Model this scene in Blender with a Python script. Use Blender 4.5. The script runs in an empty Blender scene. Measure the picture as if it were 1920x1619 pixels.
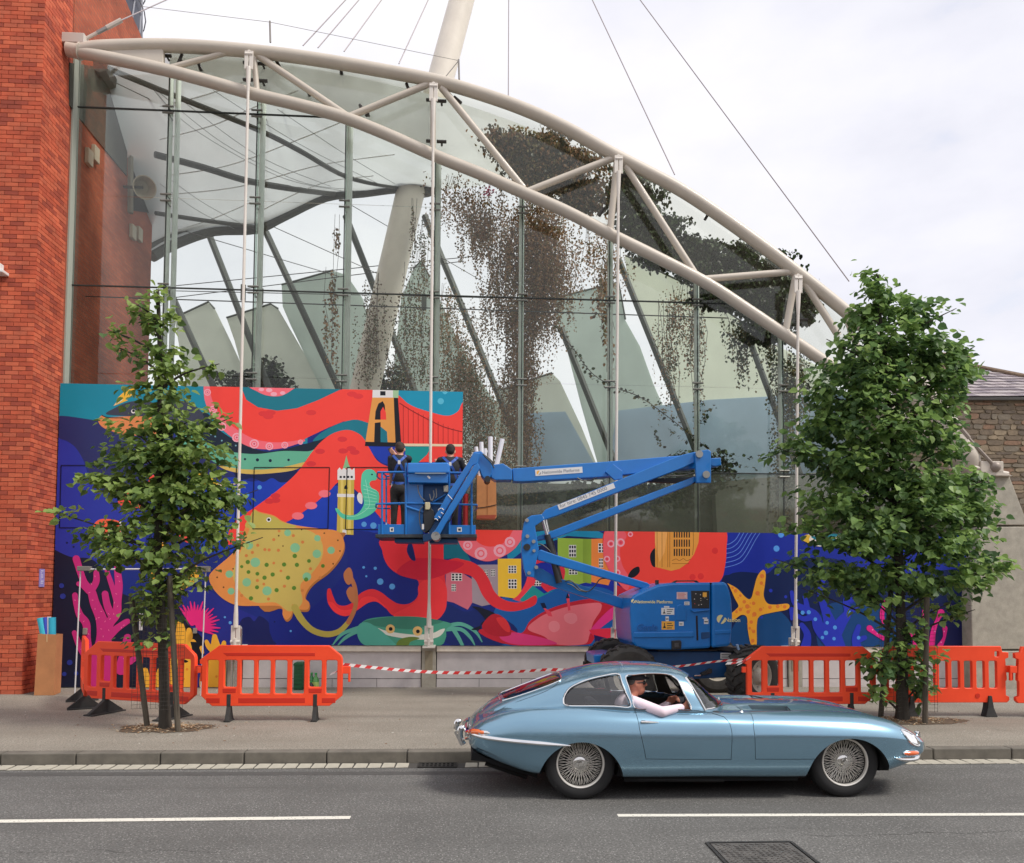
import bpy, bmesh, math, random
import numpy as np
from mathutils import Vector, Matrix
from mathutils.bvhtree import BVHTree
from mathutils.geometry import tessellate_polygon
SC=bpy.context.scene; COL=SC.collection
# ------------------------------------------------------------------ camera, sky, sun, exposure
YAW,PIT,ROL=math.radians(3.3),math.radians(2.5),.0066
F,CX,CY,CH=1440.,960.,1044.,1.9
sa,ca,sp,cp=math.sin(YAW),math.cos(YAW),math.sin(PIT),math.cos(PIT)
FW=Vector((sa*cp,ca*cp,sp)); R0=Vector((ca,-sa,0)); U0=R0.cross(FW)
RT=R0*math.cos(ROL)+U0*math.sin(ROL); UP=U0*math.cos(ROL)-R0*math.sin(ROL)
cd=bpy.data.cameras.new('camera'); cam=bpy.data.objects.new('camera',cd); COL.objects.link(cam)
cd.sensor_width=36; cd.sensor_fit='HORIZONTAL'; cd.lens=27.0; cd.shift_y=(1044-809.5)/1920; cd.clip_end=3000; cd.clip_start=.05
m=Matrix((RT,UP,-FW)).transposed().to_4x4(); m.translation=Vector((0,0,CH)); cam.matrix_world=m
SC.camera=cam
SUN_EL,SUN_AZ=math.radians(52),math.radians(62)     # azimuth: from behind the camera (-Y) round to the right (+X)
sd=bpy.data.lights.new('sun','SUN'); sd.energy=1.5; sd.angle=math.radians(14); sd.color=(1,.95,.88)
so=bpy.data.objects.new('sun',sd); COL.objects.link(so)
sdir=Vector((math.sin(SUN_AZ)*math.cos(SUN_EL),-math.cos(SUN_AZ)*math.cos(SUN_EL),math.sin(SUN_EL)))
so.rotation_euler=sdir.to_track_quat('Z','Y').to_euler(); so.location=sdir*60
W=bpy.data.worlds.new('World'); SC.world=W; W.use_nodes=True
nt=W.node_tree; nt.nodes.clear(); N=nt.nodes.new; L=nt.links.new
wo=N('ShaderNodeOutputWorld'); sky=N('ShaderNodeTexSky'); sky.sky_type='NISHITA'; sky.sun_disc=False
sky.sun_elevation=SUN_EL; sky.sun_rotation=math.pi-SUN_AZ; sky.air_density=1.3; sky.dust_density=2.
b1=N('ShaderNodeBackground'); b1.inputs[1].default_value=.12; L(sky.outputs[0],b1.inputs[0])
tc=N('ShaderNodeTexCoord'); mp=N('ShaderNodeMapping'); mp.inputs[3].default_value=(1,1,2.2); L(tc.outputs[0],mp.inputs[0])
nz=N('ShaderNodeTexNoise'); nz.inputs['Scale'].default_value=2.1; nz.inputs['Detail'].default_value=9; nz.inputs['Roughness'].default_value=.55; L(mp.outputs[0],nz.inputs[0])
cr_=N('ShaderNodeValToRGB'); e=cr_.color_ramp.elements; e[0].position=.30; e[0].color=(.64,.64,.71,1); e[1].position=.66; e[1].color=(.86,.84,.86,1)
e2=cr_.color_ramp.elements.new(.47); e2.color=(.76,.75,.80,1)
L(nz.outputs[0],cr_.inputs[0])
b2=N('ShaderNodeBackground'); b2.inputs[1].default_value=.665; L(cr_.outputs[0],b2.inputs[0])
fr=N('ShaderNodeValToRGB'); fr.color_ramp.elements[0].position=.25; fr.color_ramp.elements[0].color=(.55,)*3+(1,); fr.color_ramp.elements[1].position=.38; fr.color_ramp.elements[1].color=(.95,)*3+(1,)
L(nz.outputs[0],fr.inputs[0])
mx=N('ShaderNodeMixShader'); L(fr.outputs[0],mx.inputs[0]); L(b1.outputs[0],mx.inputs[1]); L(b2.outputs[0],mx.inputs[2]); L(mx.outputs[0],wo.inputs[0])
SC.view_settings.view_transform='Standard'; SC.view_settings.look='None'; SC.view_settings.gamma=1; SC.view_settings.exposure=.95
SC.cycles.max_bounces=8; SC.cycles.transparent_max_bounces=24; SC.cycles.use_denoising=True
SC.render.engine='CYCLES'
# ------------------------------------------------------------------ helpers
def ray(x,y): return FW+RT*((x-CX)/F)-UP*((y-CY)/F)
def onY(x,y,Y):
    d=ray(x,y); t=Y/d.y; return Vector((d.x*t,Y,CH+d.z*t))
def onZ(x,y,Z):
    d=ray(x,y); t=(Z-CH)/d.z; return Vector((d.x*t,d.y*t,Z))
def onX(x,y,X):
    d=ray(x,y); t=X/d.x; return Vector((X,d.y*t,CH+d.z*t))
def S(r,g,b):
    f=lambda c:(c/255/12.92 if c<=10 else ((c/255+.055)/1.055)**2.4)
    return (f(r),f(g),f(b))
MC={}
def mat(name,col,rough=.6,metal=0,var=0,vscale=6,bump=0,bscale=60,coat=0,spec=.5,detail=4,col2=None,trans=0,translucent=0,stretch=None):
    if name in MC: return MC[name]
    m=bpy.data.materials.new(name); m.use_nodes=True; t=m.node_tree; p=t.nodes['Principled BSDF']; MC[name]=m
    p.inputs['Base Color'].default_value=(*col,1); p.inputs['Roughness'].default_value=rough; p.inputs['Metallic'].default_value=metal
    p.inputs['Coat Weight'].default_value=coat; p.inputs['Coat Roughness'].default_value=.06; p.inputs['Specular IOR Level'].default_value=spec
    g=t.nodes.new('ShaderNodeTexCoord'); src=g.outputs['Object']
    if stretch:
        mpn=t.nodes.new('ShaderNodeMapping'); mpn.inputs[3].default_value=stretch; t.links.new(src,mpn.inputs[0]); src=mpn.outputs[0]
    if var or col2:
        n=t.nodes.new('ShaderNodeTexNoise'); n.inputs['Scale'].default_value=vscale; n.inputs['Detail'].default_value=detail; n.inputs['Roughness'].default_value=.62
        t.links.new(src,n.inputs[0])
        r=t.nodes.new('ShaderNodeValToRGB'); r.color_ramp.elements[0].position=.32; r.color_ramp.elements[1].position=.68
        c2=col2 or tuple(min(1,c*(1+var)) for c in col); c1=col if col2 else tuple(c*(1-var) for c in col)
        r.color_ramp.elements[0].color=(*c1,1); r.color_ramp.elements[1].color=(*c2,1)
        t.links.new(n.outputs[0],r.inputs[0]); t.links.new(r.outputs[0],p.inputs['Base Color'])
        rr=t.nodes.new('ShaderNodeMapRange'); rr.inputs[3].default_value=max(.03,rough-.08); rr.inputs[4].default_value=min(1,rough+.1)
        t.links.new(n.outputs[0],rr.inputs[0]); t.links.new(rr.outputs[0],p.inputs['Roughness'])
    if bump:
        n=t.nodes.new('ShaderNodeTexNoise'); n.inputs['Scale'].default_value=bscale; n.inputs['Detail'].default_value=3
        t.links.new(src,n.inputs[0])
        b=t.nodes.new('ShaderNodeBump'); b.inputs['Strength'].default_value=bump; b.inputs['Distance'].default_value=.01
        t.links.new(n.outputs[0],b.inputs['Height']); t.links.new(b.outputs[0],p.inputs['Normal'])
    if translucent:
        o=t.nodes['Material Output']; tr=t.nodes.new('ShaderNodeBsdfTranslucent'); ms=t.nodes.new('ShaderNodeMixShader')
        if p.inputs['Base Color'].links: t.links.new(p.inputs['Base Color'].links[0].from_socket,tr.inputs[0])
        else: tr.inputs[0].default_value=(*col,1)
        ms.inputs[0].default_value=translucent; t.links.new(p.outputs[0],ms.inputs[1]); t.links.new(tr.outputs[0],ms.inputs[2]); t.links.new(ms.outputs[0],o.inputs[0])
    return m
def glassmat(name,tint=(.86,.9,.88),refl=.10,rough=.02,base=None,basef=0):
    if name in MC: return MC[name]
    m=bpy.data.materials.new(name); m.use_nodes=True; t=m.node_tree; t.nodes.clear(); MC[name]=m
    o=t.nodes.new('ShaderNodeOutputMaterial'); a=t.nodes.new('ShaderNodeBsdfTransparent'); a.inputs[0].default_value=(*tint,1)
    g=t.nodes.new('ShaderNodeBsdfGlossy'); g.inputs['Roughness'].default_value=rough; g.inputs[0].default_value=(1,1,1,1)
    lw=t.nodes.new('ShaderNodeFresnel'); lw.inputs[0].default_value=1.5
    mr=t.nodes.new('ShaderNodeMapRange'); mr.inputs[1].default_value=.04; mr.inputs[2].default_value=1; mr.inputs[3].default_value=refl; mr.inputs[4].default_value=1
    mxx=t.nodes.new('ShaderNodeMixShader'); t.links.new(lw.outputs[0],mr.inputs[0]); t.links.new(mr.outputs[0],mxx.inputs[0])
    last=a.outputs[0]
    if basef:
        d=t.nodes.new('ShaderNodeBsdfDiffuse'); d.inputs[0].default_value=(*base,1); m2=t.nodes.new('ShaderNodeMixShader')
        n=t.nodes.new('ShaderNodeTexNoise'); n.inputs['Scale'].default_value=.9; n.inputs['Detail'].default_value=8; c=t.nodes.new('ShaderNodeTexCoord'); t.links.new(c.outputs['Object'],n.inputs[0])
        q=t.nodes.new('ShaderNodeMapRange'); q.inputs[1].default_value=.3; q.inputs[2].default_value=.7; q.inputs[3].default_value=basef*.5; q.inputs[4].default_value=min(1,basef*1.5)
        t.links.new(n.outputs[0],q.inputs[0]); t.links.new(q.outputs[0],m2.inputs[0])
        t.links.new(a.outputs[0],m2.inputs[1]); t.links.new(d.outputs[0],m2.inputs[2]); last=m2.outputs[0]
    t.links.new(last,mxx.inputs[1]); t.links.new(g.outputs[0],mxx.inputs[2]); t.links.new(mxx.outputs[0],o.inputs[0])
    return m
def cr(pts,n=6,closed=False):
    P=[Vector(p) for p in pts]; out=[]; k=len(P)
    for i in range(k if closed else k-1):
        if closed: a,b,c,d=P[i-1],P[i],P[(i+1)%k],P[(i+2)%k]
        else: a,b,c,d=P[max(i-1,0)],P[i],P[i+1],P[min(i+2,k-1)]
        for j in range(n):
            t=j/n; out.append(.5*((2*b)+(c-a)*t+(2*a-5*b+4*c-d)*t*t+(3*b-a-3*c+d)*t**3))
    if not closed: out.append(P[-1])
    return out
class MB:
    def __init__(s): s.v=[]; s.f=[]; s.m=[]
    def add(s,vs,fs,mi=0):
        b=len(s.v); s.v+= [tuple(v) for v in vs]; s.f+=[tuple(b+i for i in f) for f in fs]; s.m+=[mi]*len(fs); return s
    def box(s,lo,hi,mi=0,jit=0):
        x0,y0,z0=lo; x1,y1,z1=hi
        vs=[(x0,y0,z0),(x1,y0,z0),(x1,y1,z0),(x0,y1,z0),(x0,y0,z1),(x1,y0,z1),(x1,y1,z1),(x0,y1,z1)]
        if jit: vs=[tuple(c+random.uniform(-jit,jit) for c in v) for v in vs]
        return s.add(vs,[(0,3,2,1),(4,5,6,7),(0,1,5,4),(1,2,6,5),(2,3,7,6),(3,0,4,7)],mi)
    def obox(s,c,ax,hs,mi=0):
        c=Vector(c); vs=[]
        for k in (-1,1):
            for (i,j) in ((-1,-1),(1,-1),(1,1),(-1,1)): vs.append(c+ax[0]*hs[0]*i+ax[1]*hs[1]*j+ax[2]*hs[2]*k)
        return s.add(vs,[(0,3,2,1),(4,5,6,7),(0,1,5,4),(1,2,6,5),(2,3,7,6),(3,0,4,7)],mi)
    def bar(s,a,b,w,h,mi=0,up=(0,0,1)):
        a,b=Vector(a),Vector(b); d=(b-a).normalized(); u=Vector(up); x=d.cross(u)
        if x.length<1e-4: x=d.cross(Vector((0,1,0)))
        x.normalize(); y=x.cross(d)
        return s.obox((a+b)/2,(x,y,d),(w/2,h/2,(b-a).length/2),mi)
    def prism(s,poly,ext,mi=0):
        n=len(poly); e=Vector(ext); P=[Vector(p) for p in poly]
        nn=Vector((0,0,0))
        for i in range(n): nn+=P[i].cross(P[(i+1)%n])
        if nn.dot(e)>0: P=P[::-1]
        vs=P+[p+e for p in P]
        return s.add(vs,[tuple(range(n)),tuple(range(2*n-1,n-1,-1))]+[(i,n+i,n+(i+1)%n,(i+1)%n)[::1] for i in range(n)],mi) if False else s.add(vs,[tuple(range(n)),tuple(range(2*n-1,n-1,-1))]+[((i+1)%n,i,n+i,n+(i+1)%n) for i in range(n)],mi)
    def tube(s,path,r,n=8,mi=0,cap=True,closed=False):
        P=[Vector(p) for p in path]; k=len(P); rs=r if isinstance(r,(list,tuple)) else [r]*k
        vs=[]; up=None
        for i in range(k):
            if closed: d=(P[(i+1)%k]-P[i-1])
            else: d=P[min(i+1,k-1)]-P[max(i-1,0)]
            d.normalize()
            if up is None:
                up=Vector((0,0,1)) if abs(d.z)<.9 else Vector((0,1,0))
            x=d.cross(up); x.normalize(); y=x.cross(d); up=y
            for j in range(n):
                a=2*math.pi*j/n; vs.append(P[i]+x*math.cos(a)*rs[i]+y*math.sin(a)*rs[i])
        fs=[]
        for i in range(k if closed else k-1):
            i2=(i+1)%k
            for j in range(n): fs.append((i*n+j,i*n+(j+1)%n,i2*n+(j+1)%n,i2*n+j))
        if cap and not closed: fs+= [tuple(range(n-1,-1,-1)),tuple(range((k-1)*n,k*n))]
        return s.add(vs,fs,mi)
    def lathe(s,prof,c,ax,n=32,mi=0,closed=True):
        """prof: (radius, along-axis) pairs; closed = profile is a loop"""
        c=Vector(c); ax=Vector(ax).normalized(); x=ax.cross(Vector((0,0,1)))
        if x.length<.1: x=Vector((1,0,0))
        x.normalize(); y=ax.cross(x); k=len(prof); vs=[]
        for j in range(n):
            a=2*math.pi*j/n; d=x*math.cos(a)+y*math.sin(a)
            for (r,h) in prof: vs.append(c+d*r+ax*h)
        fs=[]
        for j in range(n):
            j2=(j+1)%n
            for i in range(k if closed else k-1):
                i2=(i+1)%k; fs.append((j*k+i,j2*k+i,j2*k+i2,j*k+i2))
        return s.add(vs,fs,mi)
    def ball(s,c,r,n=10,mi=0,sc=(1,1,1)):
        vs=[];fs=[]; c=Vector(c); h=n//2+1
        for i in range(h+1):
            th=math.pi*i/h
            for j in range(n):
                a=2*math.pi*j/n; vs.append(c+Vector((math.sin(th)*math.cos(a)*r*sc[0],math.sin(th)*math.sin(a)*r*sc[1],math.cos(th)*r*sc[2])))
        for i in range(h):
            for j in range(n): fs.append((i*n+j,(i+1)*n+j,(i+1)*n+(j+1)%n,i*n+(j+1)%n))
        return s.add(vs,fs,mi)
    def build(s,name,mats,parent=None,smooth=False,org=None,local=False,sharp=35,bev=0):
        if not isinstance(mats,(list,tuple)): mats=[mats]
        V=np.array(s.v,dtype=float)
        loc=Vector((0,0,0))
        if parent is not None:
            if not local: V=V-np.array(root_loc(parent))
        elif org is not None: V=V-np.array(org); loc=Vector(org)
        elif not local and len(V):
            c=(V.max(0)+V.min(0))/2; c[2]=V[:,2].min(); V=V-c; loc=Vector(c)
        me=bpy.data.meshes.new(name); me.from_pydata(V.tolist(),[],s.f)
        for q in mats: me.materials.append(q)
        if len(mats)>1: me.polygons.foreach_set('material_index',s.m)
        me.update()
        if smooth:
            me.polygons.foreach_set('use_smooth',[True]*len(me.polygons))
            try: me.set_sharp_from_angle(angle=math.radians(sharp))
            except Exception: pass
        o=bpy.data.objects.new(name,me); COL.objects.link(o); o.location=loc
        if parent is not None: o.parent=parent
        if bev:
            b=o.modifiers.new('bevel','BEVEL'); b.width=bev; b.segments=2; b.limit_method='ANGLE'; b.angle_limit=math.radians(40); b.harden_normals=False
        return o
def root_loc(p):
    l=Vector((0,0,0))
    while p is not None: l+=p.location; p=p.parent
    return l
def tag(o,label=None,cat=None,group=None,kind=None):
    if label: o['label']=label
    if cat: o['category']=cat
    if group: o['group']=group
    if kind: o['kind']=kind
    return o
def thing(name,loc,label,cat,group=None,rz=0):
    o=bpy.data.objects.new(name,None); COL.objects.link(o); o.location=loc; o.rotation_euler=(0,0,rz); o.empty_display_size=.2
    return tag(o,label,cat,group)
def struct(o): o['kind']='structure'; return o
def stuff(o): o['kind']='stuff'; return o
def inst(src,name,parent=None,loc=(0,0,0),rot=(0,0,0),sc=None):
    o=bpy.data.objects.new(name,src if isinstance(src,bpy.types.Mesh) else src.data); COL.objects.link(o); o.location=loc; o.rotation_euler=rot
    if sc: o.scale=sc
    if parent: o.parent=parent
    return o
def copy_tree(o,parent=None):
    c=o.copy(); COL.objects.link(c)
    if parent is not None: c.parent=parent
    for ch in list(o.children): copy_tree(ch,c)
    return c
def pxs(pts,Y): return [onY(x,y,Y) for x,y in pts]
def pxprism(mb,pts,Y0,Y1,mi=0): return mb.prism(pxs(pts,Y0),(0,Y1-Y0,0),mi)
def boolean(a,b,op='DIFFERENCE'):
    """a,b meshes -> new mesh"""
    oa=bpy.data.objects.new('tmp_a',a); ob=bpy.data.objects.new('tmp_b',b); COL.objects.link(oa); COL.objects.link(ob)
    md=oa.modifiers.new('b','BOOLEAN'); md.operation=op; md.object=ob; md.solver='EXACT'
    dg=bpy.context.evaluated_depsgraph_get(); dg.update(); r=bpy.data.meshes.new_from_object(oa.evaluated_get(dg))
    bpy.data.objects.remove(oa); bpy.data.objects.remove(ob); return r
def tmesh(mb):
    me=bpy.data.meshes.new('t'); me.from_pydata(mb.v,[],mb.f); me.update()
    bm=bmesh.new(); bm.from_mesh(me); bmesh.ops.remove_doubles(bm,verts=bm.verts,dist=1e-6); bmesh.ops.recalc_face_normals(bm,faces=bm.faces); bm.to_mesh(me); bm.free(); return me
def textmesh(txt,size,m,name,parent,origin,ax,up,extr=.001,shear=0,offset=0):
    """flat lettering starting at origin, running along ax"""
    cu=bpy.data.curves.new('txt','FONT'); cu.body=txt; cu.size=size; cu.extrude=extr; cu.shear=shear; cu.resolution_u=3; cu.offset=offset
    o=bpy.data.objects.new('tmp',cu); COL.objects.link(o); dg=bpy.context.evaluated_depsgraph_get(); dg.update()
    me=bpy.data.meshes.new_from_object(o.evaluated_get(dg)); bpy.data.objects.remove(o)
    ax=Vector(ax).normalized(); up=Vector(up); up=(up-ax*up.dot(ax)).normalized(); n=ax.cross(up)
    M4=Matrix((ax,up,n)).transposed().to_4x4(); M4.translation=Vector(origin)-root_loc(parent); me.transform(M4)
    me.materials.clear(); me.materials.append(m)
    r=bpy.data.objects.new(name,me); COL.objects.link(r); r.parent=parent; return r
def curve2d(outline,holes,extr,bev,name='c'):
    cu=bpy.data.curves.new(name,'CURVE'); cu.dimensions='2D'; cu.fill_mode='BOTH'; cu.extrude=extr; cu.bevel_depth=bev; cu.bevel_resolution=1; cu.resolution_u=1
    for loop in [outline]+holes:
        sp_=cu.splines.new('POLY'); sp_.points.add(len(loop)-1)
        for i,p in enumerate(loop): sp_.points[i].co=(p[0],p[1],0,1)
        sp_.use_cyclic_u=True
    o=bpy.data.objects.new('tmp',cu); COL.objects.link(o); dg=bpy.context.evaluated_depsgraph_get(); dg.update()
    me=bpy.data.meshes.new_from_object(o.evaluated_get(dg)); bpy.data.objects.remove(o); return me
def rrect(x0,y0,x1,y1,r,n=3):
    out=[]
    for (cx,cy,a0) in ((x1-r,y1-r,0),(x0+r,y1-r,90),(x0+r,y0+r,180),(x1-r,y0+r,270)):
        for i in range(n+1):
            a=math.radians(a0+90*i/n); out.append((cx+r*math.cos(a),cy+r*math.sin(a)))
    return out
random.seed(7)
FY=14.1; PZ=.13; BX=-7.33; BF=13.2
GREY_STEEL=mat('steel',(.35,.35,.34),.4,.6)
BLACK=mat('black_rubber',(.018,.018,.018),.75,bump=.1)
CREAM=mat('cream_paint',S(200,190,176),.42,var=.05,vscale=2,bump=.02,coat=.1)
# ------------------------------------------------------------------ ground, road, pavement
def roadmat(name,c1,c2,speck,sc=1.0,bump=.25,stain=None):
    m=bpy.data.materials.new(name); m.use_nodes=True; t=m.node_tree; p=t.nodes['Principled BSDF']; N=t.nodes.new; L=t.links.new
    tc=N('ShaderNodeTexCoord'); o=tc.outputs['Object']
    def noise(s,d=4,r=.6):
        n=N('ShaderNodeTexNoise'); n.inputs['Scale'].default_value=s; n.inputs['Detail'].default_value=d; n.inputs['Roughness'].default_value=r; L(o,n.inputs[0]); return n.outputs[0]
    def ramp(s,a,ca_,b,cb):
        r=N('ShaderNodeValToRGB'); r.color_ramp.elements[0].position=a; r.color_ramp.elements[0].color=(*ca_,1); r.color_ramp.elements[1].position=b; r.color_ramp.elements[1].color=(*cb,1); L(s,r.inputs[0]); return r.outputs[0]
    def mixc(f,a,b,mode='MIX'):
        q=N('ShaderNodeMix'); q.data_type='RGBA'; q.blend_type=mode
        if isinstance(f,float): q.inputs[0].default_value=f
        else: L(f,q.inputs[0])
        L(a,q.inputs[6]); 
        if isinstance(b,tuple): q.inputs[7].default_value=(*b,1)
        else: L(b,q.inputs[7])
        return q.outputs[2]
    big=ramp(noise(.9*sc,6,.65),.3,c1,.7,c2)
    mid=mixc(.55,big,ramp(noise(55*sc,2,.5),.35,(.35,.35,.35),.65,(1.5,1.5,1.5)),'MULTIPLY')
    v=N('ShaderNodeTexVoronoi'); v.inputs['Scale'].default_value=75*sc; L(o,v.inputs[0])
    vr=N('ShaderNodeTexVoronoi'); vr.inputs['Scale'].default_value=75*sc; L(o,vr.inputs[0])
    sel=N('ShaderNodeSeparateColor'); L(vr.outputs['Color'],sel.inputs[0])
    gt=N('ShaderNodeMath'); gt.operation='GREATER_THAN'; gt.inputs[1].default_value=.86; L(sel.outputs[0],gt.inputs[0])
    lt=N('ShaderNodeMath'); lt.operation='LESS_THAN'; lt.inputs[1].default_value=.42; L(v.outputs['Distance'],lt.inputs[0])
    an=N('ShaderNodeMath'); an.operation='MULTIPLY'; L(gt.outputs[0],an.inputs[0]); L(lt.outputs[0],an.inputs[1])
    col=mixc(an.outputs[0],mid,speck)
    if stain:
        wv=N('ShaderNodeMapping'); wv.inputs[3].default_value=(.12,1.3,1); L(o,wv.inputs[0])
        n=N('ShaderNodeTexNoise'); n.inputs['Scale'].default_value=1.6; n.inputs['Detail'].default_value=5; L(wv.outputs[0],n.inputs[0])
        col=mixc(ramp(n.outputs[0],.42,(0,0,0),.75,(.55,.55,.55)),col,stain)
    L(col,p.inputs['Base Color']); p.inputs['Roughness'].default_value=.85; p.inputs['Specular IOR Level'].default_value=.3
    b=N('ShaderNodeBump'); b.inputs['Strength'].default_value=bump; b.inputs['Distance'].default_value=.006; L(noise(140*sc,3,.7),b.inputs['Height']); L(b.outputs[0],p.inputs['Normal'])
    return m
M_ROAD=roadmat('asphalt',(.112,.110,.104),(.152,.149,.141),(.29,.285,.27),stain=(.09,.088,.083))
M_PAVE=roadmat('pavement_surface',(.235,.213,.175),(.30,.275,.23),(.40,.375,.325),1.1,.2,stain=(.175,.156,.127))
M_GND=mat('ground_far',(.16,.15,.13),.9,var=.2,vscale=.3)
mb=MB(); mb.add([(-1500,-1500,-.03),(1500,-1500,-.03),(1500,1500,-.03),(-1500,1500,-.03)],[(0,1,2,3)]); struct(mb.build('ground',M_GND,org=(0,0,-.03)))
KY=8.53
mb=MB(); n=60
mb.add([(-60,-30,0),(60,-30,0),(60,KY,0),(-60,KY,0)],[(0,1,2,3)]); struct(mb.build('road',M_ROAD,org=(0,0,0)))
mb=MB(); mb.box((-60,KY+.15,-.02),(60,60,PZ)); pave=struct(mb.build('pavement',M_PAVE,org=(0,KY,0)))
# lane markings
MW=mat('road_paint',(.72,.70,.62),.6,var=.12,vscale=30,detail=8,bump=.1,bscale=200)
_t=MW.node_tree; _p=_t.nodes['Principled BSDF']; _n=_t.nodes.new('ShaderNodeTexNoise'); _n.inputs['Scale'].default_value=38; _n.inputs['Detail'].default_value=6; _n.inputs['Roughness'].default_value=.7
_c=_t.nodes.new('ShaderNodeTexCoord'); _t.links.new(_c.outputs['Object'],_n.inputs[0]); _r=_t.nodes.new('ShaderNodeValToRGB'); _r.color_ramp.elements[0].position=.36; _r.color_ramp.elements[0].color=(.16,.155,.145,1); _r.color_ramp.elements[1].position=.42; _r.color_ramp.elements[1].color=(.70,.68,.60,1)
_t.links.new(_n.outputs[0],_r.inputs[0]); _t.links.new(_r.outputs[0],_p.inputs['Base Color'])
def strip(a,b,w,z,name,m,jag=0):
    a,b=Vector(a),Vector(b); d=(b-a).normalized(); nn=Vector((-d.y,d.x,0)); k=40; vs=[];fs=[]
    for i in range(k+1):
        p=a.lerp(b,i/k); j=random.uniform(-jag,jag)
        vs+= [p+nn*(w/2+j)+Vector((0,0,z)),p-nn*(w/2-j*.5)+Vector((0,0,z))]
    for i in range(k): fs.append((2*i,2*i+1,2*i+3,2*i+2))
    mb=MB(); mb.add(vs,fs); return struct(mb.build(name,m,org=a))
a=onZ(0,1541,0); b=onZ(657,1534,0); dd=(b-a).normalized()
strip(a-dd*1.2,b,.085,.004,'road_line',MW,.002)
a=onZ(1158,1530,0); b=onZ(1920,1528,0); dd=(b-a).normalized(); strip(a,b+dd*2,.075,.004,'road_line',MW,.002)
# kerb stones
M_KERB=mat('kerb_concrete',(.15,.136,.112),.85,var=.22,vscale=5,bump=.3,bscale=120,detail=8)
M_KERBG=mat('gutter_dirt',(.05,.045,.04),.9)
kroot=tag(thing('kerb',(0,KY,0),None,None),kind='structure')
mb=MB(); mb.box((-14,KY+.02,-.01),(16,KY+.148,PZ-.012)); mb.build('kerb_bed',M_KERBG,kroot)
kpx=[-160,0,142,300,457,612,763,917,1072,1228,1385,1542,1750,1897,2060]
kx=[onY(p,1420,KY).x for p in kpx]; kx=[kx[0]-.92*i for i in range(10,0,-1)]+kx+[kx[-1]+.92*i for i in range(1,11)]
for i in range(len(kx)-1):
    mb=MB(); q=random.uniform(-.004,.004); mb.box((kx[i]+.006,KY+q,-.01),(kx[i+1]-.006,KY+.15,PZ+random.uniform(0,.004)))
    mb.build('kerb_stone',M_KERB,kroot,bev=.012)
# gutter of stone setts
M_SETT=mat('sett_stone',(.42,.39,.32),.8,var=.15,vscale=9,bump=.2,bscale=90)
groot=tag(thing('gutter',(0,KY,0),None,None),kind='structure')
mb=MB(); mb.box((-14,KY-.215,-.02),(16,KY-.002,.003)); mb.build('gutter_bed',mat('joint_dirt',(.06,.055,.05),.9),groot)
sm=MB(); sm.box((-.066,0,0),(.066,.19,.009),jit=.004)
sm=sm.build('sett',M_SETT,groot,local=True,bev=.004); sm.location=(-10.6,-.205,.001)
x=-10.6
gx0,gx1=onZ(783,1440,0).x,onZ(857,1440,0).x
sett_src=sm
while x<12:
    x+=.148
    if gx0-.07<x<gx1+.07: continue
    o=sett_src.copy(); COL.objects.link(o); o.parent=groot; o.location=(x,-.205+random.uniform(-.006,.006),.001+random.uniform(-.002,.002)); o.rotation_euler=(0,0,random.uniform(-.03,.03))
# drain grate
M_IRON=mat('cast_iron',(.05,.047,.044),.55,.5,var=.3,vscale=14,bump=.2)
g=thing('drain_grate',((gx0+gx1)/2,KY-.11,0),'rusty iron drain grate set in the pale stone gutter','drain grate')
mb=MB(); y0,y1=KY-.22,KY-.01
for yy in (y0,y1-.02): mb.box((gx0,yy,.002),(gx1,yy+.02,.014))
for xx in (gx0,gx1-.02): mb.box((xx,y0+.02,.002),(xx+.02,y1-.02,.014))
mb.build('frame',M_IRON,g)
for i in range(9):
    xx=gx0+.03+(gx1-gx0-.06)*i/8; mb=MB(); mb.box((xx-.009,y0+.021,.003),(xx+.009,y1-.021,.012)); mb.build('bar',M_IRON,g)
mb=MB(); mb.box((gx0+.021,y0+.1,.002),(gx1-.021,y0+.115,.009)); mb.build('cross_bar',M_IRON,g)
mb=MB(); mb.box((gx0,y0,-.004),(gx1,y1,.0045)); mb.build('pit',mat('pit_black',(.004,.004,.004),.9),g)
M_COV=mat('cover_iron',(.115,.108,.10),.6,.3,var=.3,vscale=9,bump=.2)
# manhole cover with raised pattern
c=[onZ(1325,1582,0),onZ(1484,1581,0),onZ(1524,1619,0),onZ(1366,1619,0)]
x0,x1=c[0].x,c[1].x; y1=c[0].y; y0=y1-.62
g=thing('manhole_cover',((x0+x1)/2,(y0+y1)/2,0),'square iron manhole cover with a raised bar pattern in the road','manhole cover')
mb=MB(); mb.box((x0,y0,-.002),(x1,y1,.003)); mb.build('rim_gap',mat('pit_black',(.004,)*3,.9),g)
for (a,b,c_,d) in ((x0-.012,x0+.012,y0,y1),(x1-.012,x1+.012,y0,y1),(x0+.012,x1-.012,y1-.012,y1+.012),(x0+.012,x1-.012,y0-.012,y0+.012)):
    mb=MB(); mb.box((a,c_,.001),(b,d,.010)); mb.build('frame_bar',M_IRON,g)
mb=MB(); mb.box((x0+.022,y0+.022,.002),(x1-.022,y1-.022,.007)); mb.build('plate',M_COV,g)
mb=MB()
k=13; w=(x1-x0-.08)/k; h=(y1-y0-.08)/k
for i in range(k):
    for j in range(k):
        cx,cy=x0+.04+(i+.5)*w,y0+.04+(j+.5)*h; dg=((i//3+j//3)%2)
        u=Vector((1,1,0)) if dg else Vector((1,-1,0)); u.normalize(); v=Vector((-u.y,u.x,0))
        mb.obox((cx,cy,.009),(u,v,Vector((0,0,1))),(w*.42,w*.12,.0025))
stuff(mb.build('tread_bars',M_COV,g))
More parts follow.
